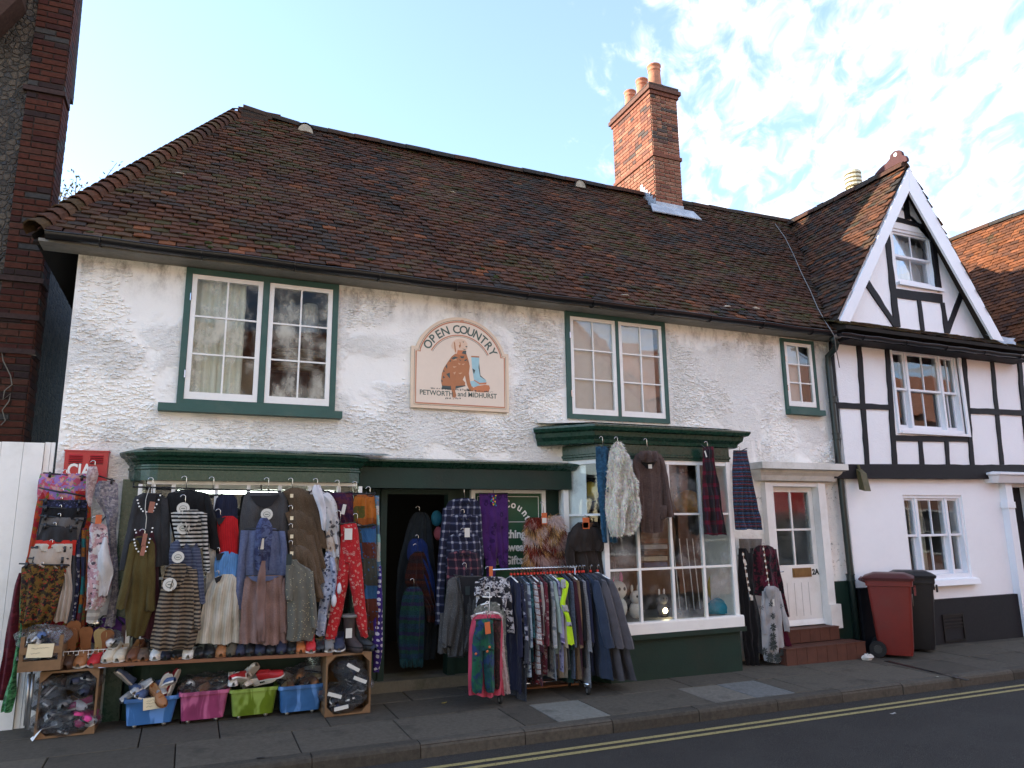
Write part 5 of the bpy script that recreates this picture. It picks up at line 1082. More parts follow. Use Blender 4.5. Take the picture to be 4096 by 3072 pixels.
for i, (ex, ey) in enumerate(ends):
    e = Wp(ex+tg.uniform(-8, 8), ey, 9+tg.uniform(-.6, .6)); s_ = Vector((-3.15, 9, 7.2)); m_ = s_.lerp(e, .5)+Vector((tg.uniform(-.2, .2), 0, -.15)); path = [s_, s_.lerp(m_, .6), m_, m_.lerp(e, .55)+Vector((0, 0, .05)), e]; tw_.tube(path, [.035, .026, .018, .011, .005], 5)
    n_l = 26 if ey > 715 else 16
    for k in range(n_l):
        f_ = tg.random()**.6; c_ = m_.lerp(e, f_)+Vector((tg.gauss(0, .09), tg.gauss(0, .12), tg.gauss(0, .09))); a = Vector((tg.uniform(-1, 1), tg.uniform(-1, 1), tg.uniform(-1, 1))).normalized()*.045; b = a.orthogonal().normalized()*.022
        lv.col = tg.choice(((.10, .11, .03), (.18, .13, .03), (.08, .10, .035), (.22, .12, .04), (.14, .14, .05))); lv.face(lv.pts([c_-a, c_-b, c_+a, c_+b]))
build('branches', tw_, bpy.data.materials['bark'], tr); build('crown', lv, attrmat('autumn_leaves', .7, None, .0), tr)

# ---------------------------------------------------------------- houses across the street (they show in the window glass)
def opp(name, label, x0, x1, h, gable, matw, y=-13.0, roofc=None, wins=()):
    t = thing(name, label, 'building', ((x0+x1)/2, y, 0)); mb = MB(); xm = (x0+x1)/2
    if gable: mb.prism([(x0, -.5), (x1, -.5), (x1, h), (xm, h+gable), (x0, h)], y-6, y)
    else: mb.box(x0, x1, y-6, y, -.5, h)
    build('wall', mb, matw, t)
    rm = MB()
    if gable:
        for s0, s1 in (((x0-.2, h-.25), (xm, h+gable)), ((x1+.2, h-.25), (xm, h+gable))): rm.hexa([(s0[0], y-6.1, s0[1]), (s0[0], y+.25, s0[1]), (s1[0], y+.25, s1[1]), (s1[0], y-6.1, s1[1]), (s0[0], y-6.1, s0[1]+.18), (s0[0], y+.25, s0[1]+.18), (s1[0], y+.25, s1[1]+.18), (s1[0], y-6.1, s1[1]+.18)])
    else: rm.hexa([(x0-.1, y+.3, h), (x1+.1, y+.3, h), (x1+.1, y-3, h), (x0-.1, y-3, h), (x0-.1, y+.25, h+.1), (x1+.1, y+.25, h+.1), (x1+.1, y-3, h+2.6), (x0-.1, y-3, h+2.6)])
    build('roof', rm, roofc or M['terracotta'], t)
    for (wx, wz, ww, wh) in wins:
        w = build('window', frame_rect(MB(), wx, wx+ww, wz, wz+wh, y, y+.05, .07), M['white'], t); build('pane', MB().box(wx+.07, wx+ww-.07, y+.005, y+.02, wz+.07, wz+wh-.07), M['gutter'], w); build('glazing_bar', MB().box(wx+ww/2-.02, wx+ww/2+.02, y+.02, y+.04, wz+.07, wz+wh-.07).box(wx+.07, wx+ww-.07, y+.021, y+.039, wz+wh/2-.02, wz+wh/2+.02), M['white'], w)
    return t
def brickwall(name, c):
    m, n, b = newmat(name); p = n.map(gcoords(n), (1, 1, 1), (R(90), 0, 0))
    bt = n.n('ShaderNodeTexBrick', Vector=p, Color1=(*c, 1), Color2=(*[x*.7 for x in c], 1), Mortar=(.35, .30, .24, 1), Scale=1.0); bt.inputs['Brick Width'].default_value = .23; bt.inputs['Row Height'].default_value = .075; bt.inputs['Mortar Size'].default_value = .006
    setb(n, b, Base_Color=bt.outputs[0], Roughness=.9); return m
opp('brick_gabled_house', 'orange brick gabled house across the street, mirrored in the upper casement', 6.5, 14.5, 5.6, 3.4, brickwall('orange_brick_wall', (.40, .17, .085)), wins=[(8, 3.2, 1.1, 1.5), (11.6, 3.2, 1.1, 1.5), (8, .8, 1.6, 1.5), (11.4, .8, 1.6, 1.5)])
ot = opp('awning_shop', 'brick shop with red awning across the street, mirrored in the door glass', 14.8, 24, 6.2, 0, brickwall('red_brick_wall', (.30, .11, .07)), wins=[(16, 3.7, 1.1, 1.5), (19, 3.7, 1.1, 1.5), (22, 3.7, 1.1, 1.5), (15.6, .4, 3.2, 1.8), (19.6, .4, 3.2, 1.8)])
build('awning', MB().hexa([(15.2, -13, 2.35), (23.6, -13, 2.35), (23.6, -11.6, 1.9), (15.2, -11.6, 1.9), (15.2, -13, 3.0), (23.6, -13, 3.0), (23.6, -11.6, 2.15), (15.2, -11.6, 2.15)]), surf('red_awning', (.55, .03, .025), .8), ot)
opp('cream_terrace_house', 'cream rendered house across the street behind the viewer', -9, 6.2, 5.4, 0, surf('cream_render', (.62, .56, .44), .9, .1, 2), wins=[(-7, 3.2, 1.1, 1.5), (-3.5, 3.2, 1.1, 1.5), (0, 3.2, 1.1, 1.5), (3.6, 3.2, 1.1, 1.5), (-6, .7, 1.6, 1.5), (.4, .7, 2.2, 1.6), (3.6, .7, 1.6, 1.5)])
opp('red_fascia_shop', 'brick corner shop across the street, mirrored in the far sash window', 24.2, 36, 6.0, 0, brickwall('brown_brick_wall', (.34, .14, .09)), wins=[(26, 3.6, 1.1, 1.5), (30, 3.6, 1.1, 1.5), (25, .4, 4, 1.8)])
# ---------------------------------------------------------------- fabrics (patterns follow the cloth through its UVs, in metres)
def fabric(name, kind, cols, sc=.05, rough=.92, bmp=.35):
    cols = [tuple(x*.78 for x in c_) for c_ in cols]; m, n, b = newmat(name); uv = n.n('ShaderNodeUVMap').outputs[0]; c0 = cols[0]; c1 = cols[1] if len(cols) > 1 else tuple(x*.6 for x in c0); c2 = cols[2] if len(cols) > 2 else c1; c3 = cols[3] if len(cols) > 3 else c2
    s = n.n('ShaderNodeSeparateXYZ', Vector=uv); U, V = s.outputs[0], s.outputs[1]; fine = n.noise(uv, 260, 2, .6); big = n.noise(uv, 9, 3, .6); h = fine
    wr = n.vm('ADD', uv, n.vm('MULTIPLY', n.vm('SUBTRACT', n.noise(uv, 1.2/sc, 2, .5, col=True), (.5, .5, .5)), (sc*.7, sc*.7, 0)))
    per = lambda x, p: n.math('FRACT', n.math('DIVIDE', x, p)); step = lambda x, a: n.math('GREATER_THAN', x, a)
    if kind == 'plain': c = c0
    elif kind == 'melange': c = n.mix(n.sstep(n.noise(uv, 1.0/sc, 3, .7), .35, .65), c0, c1)
    elif kind == 'hstripe': c = n.mix(step(per(n.math('ADD', V, n.math('MULTIPLY', n.noise(uv, 4, 1), .012)), sc), .5), c0, c1)
    elif kind == 'spacedye': c = n.mix(n.sstep(n.noise(n.map(uv, (5, 1.0/sc*2, 1)), 3.0, 3, .7), .42, .6), c0, c1); c = n.mix(n.sstep(n.noise(n.map(uv, (9, 1.0/sc*1.3, 1), loc=(3, 7, 0)), 3.0, 2, .7), .56, .66), c, c2)
    elif kind == 'bands':
        vv = per(V, sc*6); c = n.ramp(vv, [(0, c0), (.16, c1), (.3, c2), (.42, c0), (.55, c3), (.7, c1), (.82, c2), (.92, c3)], 'CONSTANT'); c = n.mix(n.sstep(n.noise(n.map(uv, (60, 25, 1)), 3, 3, .7), .5, .58), c, tuple(x*.35 for x in c0))
    elif kind == 'plaid':
        a = step(per(n.math('ADD', U, n.math('MULTIPLY', n.noise(uv, 6, 2), .02)), sc), .70); d = step(per(n.math('ADD', V, n.math('MULTIPLY', n.noise(uv, 5, 2), .02)), sc), .70); c = n.mix(n.math('MULTIPLY', a, .6), c0, c1); c = n.mix(n.math('MULTIPLY', d, .6), c, c1)
        e = n.math('MAXIMUM', n.math('LESS_THAN', per(n.math('ADD', U, sc*.3), sc), .06), n.math('LESS_THAN', per(n.math('ADD', V, sc*.3), sc), .06)); c = n.mix(n.math('MULTIPLY', e, .5), c, c2); c = n.mix(n.math('MULTIPLY', n.math('MULTIPLY', a, d), .75), c, c3)
    elif kind == 'floral':
        d1 = n.vor(wr, 1/sc); d2 = n.vor(n.vm('ADD', wr, (3.3, 1.7, 0)), 1.5/sc); nz = n.noise(uv, 1.4/sc, 3, .6)
        c = n.mix(n.sstep(nz, .5, .56), c0, c3); c = n.mix(n.sstep(d1, .38, .30), c, c1); c = n.mix(n.sstep(d2, .26, .18), c, c2)
    elif kind == 'camo': a = n.noise(wr, .7/sc, 3, .6); d = n.noise(n.vm('ADD', wr, (5, 2, 0)), .9/sc, 3, .6); c = n.mix(n.sstep(a, .47, .52), c0, c1); c = n.mix(n.sstep(d, .53, .58), c, c2); c = n.mix(n.sstep(n.noise(n.vm('ADD', wr, (9, 4, 0)), 1.2/sc, 2, .5), .60, .64), c, c3)
    elif kind == 'dots': c = n.mix(n.sstep(n.vor(uv, 1/sc, 'F1', 'Distance', .25), .33, .28), c0, c1)
    elif kind == 'paisley': d1 = n.vor(wr, 1/sc); c = n.mix(n.math('MULTIPLY', n.sstep(d1, .36, .30), n.sstep(d1, .12, .20)), c0, c1); c = n.mix(n.sstep(n.vor(uv, 3.2/sc), .17, .12), c, c1)
    elif kind == 'patch':
        cell = n.n('ShaderNodeTexVoronoi', {'feature': 'F1', 'distance': 'CHEBYCHEV'}, Vector=uv, Scale=1/sc, Randomness=.35); g = n.n('ShaderNodeSeparateColor', Color=cell.outputs['Color']).outputs[0]
        c = n.ramp(g, [(0, c0), (.28, c1), (.52, c2), (.76, c3)], 'CONSTANT'); c = n.mix(n.sstep(n.vor(wr, 4.5/sc), .25, .18), c, c2)
    elif kind == 'speckle': c = n.mix(n.sstep(n.vor(uv, 1/sc), .22, .15), n.mix(fine, c0, c1), c2)
    elif kind == 'rib': w = per(U, sc); c = n.mix(n.sstep(n.math('ABSOLUTE', n.math('SUBTRACT', w, .5)), .36, .5), c0, c1); h = n.math('SUBTRACT', 1.0, n.math('ABSOLUTE', n.math('SUBTRACT', w, .5)))
    elif kind == 'boucle': c = n.mix(n.sstep(n.noise(uv, 1.0/sc, 4, .75), .4, .7), c0, c1); h = n.noise(uv, 1.4/sc, 3, .7)
    elif kind == 'hivis': w = per(V, .30); c = n.mix(n.math('MULTIPLY', step(w, .55), n.math('LESS_THAN', w, .78)), c0, c1)
    c = n.mix(1.0, c, n.ramp(big, [(.2, .8), (.6, 1.05), (.9, 1.2)]), 'MULTIPLY')
    setb(n, b, Base_Color=c, Roughness=rough); b.inputs['Specular IOR Level'].default_value = .15; b.inputs['Sheen Weight'].default_value = .12
    crease = n.noise(n.map(uv, (11, 3.2, 1), loc=(sc*9, 0, 0)), 1.0, 3, .55, .8); n2 = n.n('ShaderNodeBump', Strength=.75, Distance=.035, Height=crease).outputs[0]
    n.set(b, 'Normal', n.n('ShaderNodeBump', Strength=bmp, Distance=.003, Height=h, Normal=n2).outputs[0]); return m
_gs = [0]
M['tancard'] = surf('pinkish_brown_card', (.30, .12, .08), .7, .3, 30)
def spline(rows, n_):
    # rows: list of (L, R) vectors; resample to n_ intervals with a Catmull-Rom curve
    m = len(rows)
    d = [0.0]
    for a, b in zip(rows, rows[1:]): d.append(d[-1]+((a[0]+a[1])/2-(b[0]+b[1])/2).length+1e-6)
    out = []
    for i in range(n_+1):
        t = d[-1]*i/n_; k = 0
        while k < m-2 and d[k+1] < t: k += 1
        f_ = (t-d[k])/(d[k+1]-d[k]); res = []
        for s in (0, 1):
            p1, p2 = rows[k][s], rows[k+1][s]; p0 = rows[max(k-1, 0)][s]; p3 = rows[min(k+2, m-1)][s]
            lin = p1.lerp(p2, f_); cr = .5*((2*p1)+(p2-p0)*f_+(2*p0-5*p1+4*p2-p3)*f_*f_+(3*p1-p0-3*p2+p3)*f_**3); res.append(lin.lerp(cr, .6))
        out.append(res)
    return out, d[-1]
def strip(mb, rows, th=.05, fold=.013, nf=3, seed=0, dirn=Vector((0, -1, 0)), side=False):
    rr = random.Random(seed); a0, a1, b0 = rr.uniform(0, 6.28), rr.uniform(0, 6.28), rr.uniform(0, 6.28)
    tot = sum(((a[0]+a[1])/2-(b[0]+b[1])/2).length for a, b in zip(rows, rows[1:])); n_ = max(5, min(34, int(tot/.035)))
    S_, H = spline(rows, n_); nx = max(6, min(22, int(max((r_[1]-r_[0]).length for r_ in rows)/.022)))
    F, B, UVs = [], [], []
    for i, (L, R_) in enumerate(S_):
        v = i/n_; w = (R_-L).length; fr_, br, ur = [], [], []; fold_ = fold*2.1; amp = fold_*(.25+.95*v)*min(1, w/.12)
        for j in range(nx+1):
            u = j/nx; p = L.lerp(R_, u); bul = th*(1-abs(2*u-1)**2.6)*min(1, .35+v*4)
            f_ = amp*(.65*math.sin(6.283*nf*u+a0+1.3*math.sin(2.2*v+b0))+.35*math.sin(6.283*nf*2.3*u+a1+2*v))+1.1*fold_*mnoise.noise((p.x*7+seed*.37, p.z*5, p.y*3))
            e = (1-abs(2*u-1)**8)
            zo = Vector((0, 0, (.008*math.sin(9*u+a1)+.006*mnoise.noise((p.x*14, seed, 0))) if i == n_ else 0)); wob = (R_-L).normalized()*(.006*mnoise.noise((p.z*8, seed*1.3, u*2))) if w > 1e-6 else Vector()
            fr_.append(p+dirn*(bul*.65+f_*e)+zo+wob); br.append(p-dirn*(bul*.35+.002*e)+dirn*(f_*e*.4)+zo+wob); ur.append((u*w-w/2+seed*.13, -v*H))
        F.append(fr_); B.append(br); UVs.append(ur)
    mb.grid(F, UVs, flip=False); mb.grid(B, UVs, flip=True)
    mb.face(mb.pts(F[-1]+B[-1][::-1])); mb.face(mb.pts(B[0]+F[0][::-1]))
    return F
def zr(k, rows, y): return [(T(k, a, yy, y), T(k, b, yy, y)) for yy, a, b in rows]
def hook(parent, k, x, y0, y1, yy, bar=None, name='hanger', col='chrome', barcol='blackplastic', clips=False):
    # y0: top of the hook, y1: bottom of its stem (zoom coordinates)
    a, b = T(k, x, y0, yy), T(k, x, y1, yy); r_ = min(.022, abs(a.z-b.z)*.3)
    mb = MB().tube([b+Vector((0, 0, .0)), Vector((b.x, yy, a.z-2*r_))]+[Vector((b.x-r_+r_*math.cos(R(t)), yy, a.z-r_+r_*math.sin(R(t)))) for t in range(-20, 200, 30)], .0035, 6); ob = build(name, mb, M[col], parent, True)
    if bar:
        x0, z0_, x1, z1_ = bar; p, q_ = T(k, x0, z0_, yy), T(k, x1, z1_, yy); mid_ = Vector((b.x, yy, b.z)); m2 = MB()
        if clips:
            m2.tube([p, q_], .007, 6)
            for f_ in (.15, .85): c = p.lerp(q_, f_); m2.obox(c+Vector((0, -.008, -.012)), Vector((.009, 0, 0)), Vector((0, .012, 0)), Vector((0, 0, .026)))
        else: m2.tube([p, mid_+Vector((-.02, 0, -.005)), mid_+Vector((.02, 0, -.005)), q_], [.007, .009, .009, .007], 6)
        build('hanger_bar', m2, M[barcol], parent, True)
    return ob
def ticket(parent, k, x, y, yy, w=.035, h=.055, mat='card', round_=False, rot=0.0):
    c = T(k, x, y, yy); mb = MB()
    if round_: MB_ring = build('tag_print', MB().tube([(c.x+w*.55*math.cos(R(t)), yy-.003, c.z+w*.45*math.sin(R(t))) for t in range(0, 360, 30)], .0025, 4, close=True).box(c.x-w*.3, c.x+w*.3, yy-.004, yy-.002, c.z-.004, c.z+.003), M['inkgreen'], parent)
    if round_: mb.prism([(c.x+w*math.cos(R(t)), c.z+w*math.sin(R(t))) for t in range(0, 360, 24)], yy-.002, yy+.001)
    else: mb.obox(c, Vector((math.cos(rot)*w/2, 0, math.sin(rot)*w/2)), Vector((0, .001, 0)), Vector((-math.sin(rot)*h/2, 0, math.cos(rot)*h/2)))
    return build('tag', mb, M[mat], parent)
def garment(name, label, cat, k, mat, yy, body, sleeves=(), th=.055, fold=.012, nf=3, hk=None, group=None, tags=(), neck=None, extra=None):
    _gs[0] += 1; sd = _gs[0]; mb = MB(); rows = zr(k, body, yy); F = strip(mb, rows, th, fold, nf, sd)
    c = (rows[-1][0]+rows[-1][1])/2; o = build(name, mb, mat, None, True, loc=tuple(c)); tag(o, label, cat, group)
    for i, s in enumerate(sleeves):
        m2 = MB(); dy = s[0][3] if len(s[0]) > 3 else -.02; strip(m2, zr(k, [r_[:3] for r_ in s], yy+dy), th*.75, fold*.8, 1.2, sd*7+i); build({'trousers': 'trouser_leg', 'jeans': 'trouser_leg'}.get(cat, 'sleeve'), m2, mat, o, True)
    if neck:
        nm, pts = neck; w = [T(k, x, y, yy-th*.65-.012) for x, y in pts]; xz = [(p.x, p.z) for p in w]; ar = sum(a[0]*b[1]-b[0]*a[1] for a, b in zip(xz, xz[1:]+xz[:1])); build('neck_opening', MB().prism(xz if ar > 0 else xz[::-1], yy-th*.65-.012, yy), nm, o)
    if hk: hook(o, k, *hk[:3], yy-.01, *hk[3:])
    for t in tags: ticket(o, k, t[0], t[1], yy-th-.02, **(t[2] if len(t) > 2 else {}))
    return o, F
def attach(o, name, k, mat, yy, body, th=.05, fold=.02, nf=3):
    _gs[0] += 1; mb = MB(); strip(mb, zr(k, body, yy), th, fold, nf, _gs[0]); return build(name, mb, mat, o, True)
FB = {}
def fb(key, *a, **kw):
    if key not in FB: FB[key] = fabric(key, *a, **kw)
    return FB[key]
DK = surf('dark_neck_shade', (.012, .012, .014), .9)  # flat dark patches painted as the shade inside necklines
# ================= A: cascade of skirts and trousers on the wall beside the red box
yA = -.14
gA_ = 'clothes hanging beside the gate'
CH = dict(clips=True)
def sk(label, cat, k, mat, dy, body, hk=None, **kw):
    if hk and len(hk) == 4: hk = (*hk, 'hanger', 'chrome', 'blackplastic', True)
    return garment(kw.pop('name', 'skirt'), label, cat, k, mat, yA+dy, body, hk=hk, group=gA_, **kw)
sk('pink, purple and green floral skirt at the top of the skirt cascade', 'skirt', 1, fb('floral_pink', 'camo', [(.55, .10, .16), (.33, .20, .50), (.62, .32, .30), (.12, .32, .13)], .05), -.02, [(400, 445, 950), (500, 420, 955), (640, 405, 950), (900, 420, 940)], (735, 355, 410, (478, 390, 985, 440)), th=.05, name='floral_skirt')
o, _ = sk('long orange red wrap skirt edging the cascade by the gate', 'skirt', 1, fb('orange_red', 'camo', [(.46, .06, .02), (.34, .02, .03), (.20, .12, .02), (.40, .10, .02)], .05), -.03, [(590, 455, 960), (700, 410, 1000), (950, 370, 1010), (1300, 300, 1000), (1659, 215, 985), (2100, 150, 960), (2350, 150, 900)], name='wrap_skirt', th=.05, fold=.02)
hook(o, 1, 700, 560, 600, yA-.1, (425, 555, 960, 655)); sk('dark blue patterned trousers hanging below the floral skirt', 'trousers', 1, fb('navy_pat', 'floral', [(.02, .022, .05), (.05, .06, .14), (.12, .12, .2), (.015, .015, .03)], .03), -.09, [(690, 480, 965), (900, 445, 960), (1100, 400, 900), (1500, 380, 850)], (690, 660, 690, (430, 688, 960, 705)), name='trousers', th=.05)
sk('plain black trousers folded in the cascade', 'trousers', 1, fb('black', 'plain', [(.012, .012, .014)]), -.12, [(780, 470, 950), (900, 440, 945), (1150, 400, 900)], (680, 745, 780, (430, 765, 945, 800)), name='trousers', th=.04)
sk('stone grey trousers clipped in the cascade', 'trousers', 1, fb('stonegrey', 'plain', [(.13, .12, .115)]), -.145, [(885, 470, 930), (980, 440, 900), (1160, 420, 860)], (670, 840, 885, (430, 860, 930, 920)), name='trousers', th=.04)
sk('charcoal trousers clipped below the grey pair', 'trousers', 1, fb('charcoal', 'plain', [(.035, .035, .038)]), -.17, [(985, 480, 850), (1060, 440, 850), (1150, 400, 850)], (620, 940, 985, (440, 960, 850, 1000)), name='trousers', th=.04)
sk('scarlet shorts low in the cascade', 'shorts', 1, fb('scarlet', 'plain', [(.50, .03, .02)]), -.185, [(1135, 400, 850), (1200, 370, 840), (1300, 340, 830)], name='shorts', th=.04)
sk('cream short skirt low in the cascade', 'skirt', 1, fb('creamtw', 'plain', [(.55, .49, .40)]), -.205, [(1175, 390, 800), (1260, 340, 800)], (580, 1130, 1180, (340, 1215, 790, 1220)), name='skirt', th=.04)
sk('long beige linen trousers hanging to the shoe crate', 'trousers', 1, fb('beige', 'plain', [(.46, .38, .31)]), -.225, [(1230, 340, 800), (1400, 320, 790), (1500, 640, 790), (1659, 660, 800), (1800, 630, 790), (2040, 590, 740)], (540, 1250, 1330, (310, 1335, 760, 1340)), name='trousers', th=.04, fold=.016)
sk('red and black floral dress at the foot of the cascade', 'dress', 1, fb('redblack', 'camo', [(.02, .012, .012), (.16, .09, .02), (.05, .04, .012), (.30, .03, .02)], .03), -.25, [(1400, 290, 760), (1440, 240, 740), (1659, 230, 690), (1850, 220, 650), (2050, 210, 560)], (480, 1380, 1420, (210, 1395, 770, 1415)), name='floral_dress', th=.05, fold=.018)
sk('mustard and brown leaf print skirt beside the wooden tray', 'skirt', 2, fb('mustard', 'camo', [(.16, .09, .02), (.05, .04, .015), (.26, .17, .03), (.28, .06, .02)], .05), -.20, [(-120, 260, 480), (0, 205, 480), (200, 200, 440), (420, 190, 420), (700, 150, 300)], name='leaf_print_skirt', th=.05, fold=.02)
sk('dark wine red skirt hanging against the white gate', 'skirt', 2, fb('wine', 'floral', [(.085, .010, .02), (.13, .02, .03), (.06, .01, .015), (.10, .012, .02)], .06), -.17, [(-150, 195, 250), (0, 150, 205), (300, 90, 205), (600, 40, 190), (850, 0, 150), (1150, -40, 70)], name='long_skirt', th=.05, fold=.02, nf=2)
sk('emerald green leaf print skirt trailing by the gate', 'skirt', 2, fb('emerald', 'camo', [(.03, .16, .055), (.08, .30, .12), (.015, .08, .03), (.12, .34, .16)], .035), -.22, [(100, 195, 225), (420, 205, 235), (600, 165, 230), (860, 120, 178), (1100, 45, 165), (1270, 10, 120)], name='long_skirt', th=.06, fold=.025, nf=2)
for i, (kx, w, key, lab) in enumerate(((805, 45, 'greyblue', 'slate grey trouser leg edge beside the beige linen pair'), (850, 42, 'navyfl', 'navy and white print trousers beside the slate grey pair'), (905, 45, 'teal', 'teal and orange patchwork trousers beside the navy print pair'), (955, 46, 'orangered', 'dark orange print skirt next to the pink kaftan'))):
    mt = {'greyblue': ('plain', [(.11, .12, .15)], .04), 'navyfl': ('floral', [(.03, .035, .09), (.45, .45, .5), (.1, .1, .2), (.02, .02, .05)], .035), 'teal': ('patch', [(.02, .16, .18), (.35, .13, .02), (.03, .04, .10), (.15, .03, .05)], .08), 'orangered': ('floral', [(.28, .07, .02), (.10, .14, .03), (.35, .03, .02), (.2, .05, .02)], .05)}[key]
    sk(lab, 'trousers' if i < 3 else 'skirt', 1, fb(key, *mt), -.10-.004*i, [(960+20*i, kx-10, kx+w+10), (1300, kx-5, kx+w), (1659, kx-15, kx+w-12), (2000, kx-55, kx+w-55), (2080+20*i, kx-65, kx+w-70)], name='trousers' if i < 3 else 'print_skirt', th=.05, fold=.02, nf=1.5)
o, _ = sk('grey and mauve snake print dress hanging under the red box', 'dress', 1, fb('mauvegrey', 'camo', [(.30, .27, .28), (.16, .15, .18), (.42, .38, .38), (.22, .18, .26)], .025), -.06, [(480, 1090, 1270), (530, 1055, 1305), (650, 1045, 1308), (830, 1150, 1312), (1000, 1185, 1285), (1300, 1200, 1300), (1659, 1230, 1312), (1900, 1200, 1300), (2080, 1150, 1270)], (1050, 255, 330, (1040, 410, 1270, 480)), name='print_dress', th=.07, fold=.02)
garment('scarf', 'pale pink gathered scarf looped on the same hanger as the snake print dress', 'scarf', 1, fb('blush', 'camo', [(.52, .36, .34), (.36, .24, .24), (.60, .48, .46), (.45, .30, .30)], .03), yA-.16, [(320, 990, 1070), (400, 955, 1095), (520, 950, 1060), (680, 950, 1025), (760, 985, 1010)], th=.06, fold=.02, group=gA_)
garment('kaftan', 'pink and white floral kaftan with pointed hem over the print dress', 'kaftan', 1, fb('pinkwhite', 'camo', [(.58, .36, .38), (.70, .66, .66), (.42, .24, .28), (.10, .08, .10)], .05), yA-.20, [(950, 1010, 1140), (1000, 990, 1185), (1250, 980, 1215), (1450, 970, 1250), (1659, 960, 1225), (1850, 955, 1150), (1900, 940, 1100)], th=.06, fold=.022, group=gA_, hk=(1070, 870, 950, (1000, 935, 1170, 870)), tags=[(1090, 905, dict(mat='orangecard', w=.05, h=.08))])
garment('blouse', 'white loose blouse panel hanging below the pink kaftan', 'blouse', 1, fb('whiteblouse', 'plain', [(.70, .68, .68)]), yA-.24, [(1100, 1150, 1180), (1280, 1090, 1210), (1480, 1080, 1255), (1600, 1100, 1225), (1750, 1090, 1190)], th=.05, fold=.022, group=gA_)
garment('shorts', 'cream and grey striped shorts behind the red cooler bag', 'shorts', 2, fb('creamgrey', 'hstripe', [(.55, .52, .47), (.35, .33, .31)], .06), yA-.2, [(215, 890, 1015), (300, 880, 1010), (360, 878, 980)], th=.04, group=gA_)

# ================= B: tops on the bow window
yBw = yF-.10
gB_ = 'clothes hanging on the bow window'
def gm_(name, label, cat, k, mat, dy, body, sl=(), **kw): return garment(name, label, cat, k, mat, yBw+dy, body, sl, group=gB_, **kw)
def pearls(o, k, pts, yy):
    mb = MB()
    for x, y in pts: c = T(k, x, y, yy); mb.ball(c, .008, .006, .008, 6, 4)
    build('beads', mb, M['whiteplastic'], o, True)
char = fb('charcoal_knit', 'melange', [(.028, .029, .032), (.045, .046, .05)], .006)
o, _ = gm_('sweater', 'charcoal grey jumper with pearl beaded neckline at the window end', 'jumper', 3, char, -.03, [(388, 300, 400), (405, 255, 445), (440, 232, 470), (600, 222, 480), (800, 212, 485), (900, 215, 480)], [[(425, 235, 300), (560, 205, 275), (750, 165, 235), (925, 132, 195)], [(425, 420, 472), (600, 425, 488), (890, 413, 492)]], hk=(365, 280, 390, (260, 425, 430, 395)), neck=(DK, [(315, 395), (410, 398), (360, 470), (318, 500)]), tags=[(360, 487, dict(mat='tancard', w=.045, h=.10, rot=-.12))])
pearls(o, 3, [(262, 438), (268, 460), (275, 482), (288, 500), (300, 515), (325, 520), (350, 518), (372, 512), (382, 490), (396, 466), (410, 436), (421, 405)], yBw-.10)
o, _ = gm_('sweater', 'maroon jumper with beaded neck half hidden behind the olive one', 'jumper', 3, fb('maroon_knit', 'melange', [(.045, .012, .018), (.07, .02, .028)], .006), -.05, [(630, 290, 350), (655, 240, 395), (800, 215, 405), (1100, 215, 415), (1400, 290, 370)], hk=(320, 600, 640))
pearls(o, 3, [(245, 645), (252, 665), (362, 660), (367, 633)], yBw-.12)
o, _ = gm_('sweater', 'olive green jumper with beaded V neck, lowest on the beaded string', 'jumper', 3, fb('olive_knit', 'melange', [(.075, .055, .016), (.12, .09, .03)], .006), -.10, [(690, 262, 335), (712, 225, 362), (745, 202, 382), (900, 192, 385), (1150, 178, 380), (1390, 182, 305)], [[(740, 205, 260), (950, 165, 228), (1200, 108, 178)], [(740, 335, 382), (950, 330, 388), (1210, 318, 384)]], hk=(312, 640, 700, (215, 720, 370, 705)), neck=(DK, [(255, 700), (335, 700), (300, 790)]), tags=[(310, 715, dict(mat='tancard', w=.035, h=.11, rot=-.1)), (300, 790, dict(mat='tancard', w=.035, h=.09, rot=-.15))])
pearls(o, 3, [(238, 713), (242, 735), (247, 755), (254, 778), (268, 797), (285, 808), (318, 795), (330, 765), (342, 735), (348, 710)], yBw-.17)
build('cord', MB().tube([T(3, x, y, yBw-.12) for x, y in ((345, 350), (320, 430), (315, 500), (325, 560), (318, 640))], .003, 5), M['card'], o)
gm_('sweater', 'black cowl neck jumper behind the black and white striped one', 'jumper', 3, fb('black_knit', 'melange', [(.008, .008, .009), (.014, .014, .015)], .006), -.02, [(368, 560, 660), (380, 500, 720), (410, 468, 760), (600, 490, 790), (740, 520, 790)], [[(410, 715, 765), (560, 745, 812), (780, 770, 858)]], hk=(600, 270, 375, (525, 385, 640, 380)), th=.08)
bwstripe = fb('bw_stripe', 'hstripe', [(.62, .60, .55), (.012, .012, .013)], .036)
o, _ = gm_('sweater', 'black and white striped cowl neck top', 'top', 3, bwstripe, -.09, [(505, 560, 680), (520, 495, 725), (570, 500, 748), (700, 525, 750), (765, 540, 752)], [[(530, 700, 748), (700, 715, 755), (940, 722, 770)]], th=.08, fold=.02, hk=(592, 400, 510), tags=[(581, 495, dict(round_=True, w=.055)), (582, 634, dict(round_=True, w=.055))])
attach(o, 'collar', 3, bwstripe, yBw-.17, [(505, 560, 640), (545, 540, 690), (600, 575, 680), (670, 600, 625)], .05, .03)
o, _ = gm_('sweater', 'navy and grey striped cowl neck top below the black and white one', 'top', 3, fb('navy_stripe', 'hstripe', [(.045, .055, .10), (.10, .115, .17)], .030), -.12, [(715, 540, 640), (735, 495, 680), (820, 480, 700), (1000, 500, 705), (1150, 600, 720)], [[(770, 630, 700), (950, 668, 722), (1160, 680, 738)]], th=.08, fold=.02, hk=(545, 690, 720), tags=[(545, 836, dict(round_=True, w=.052))])
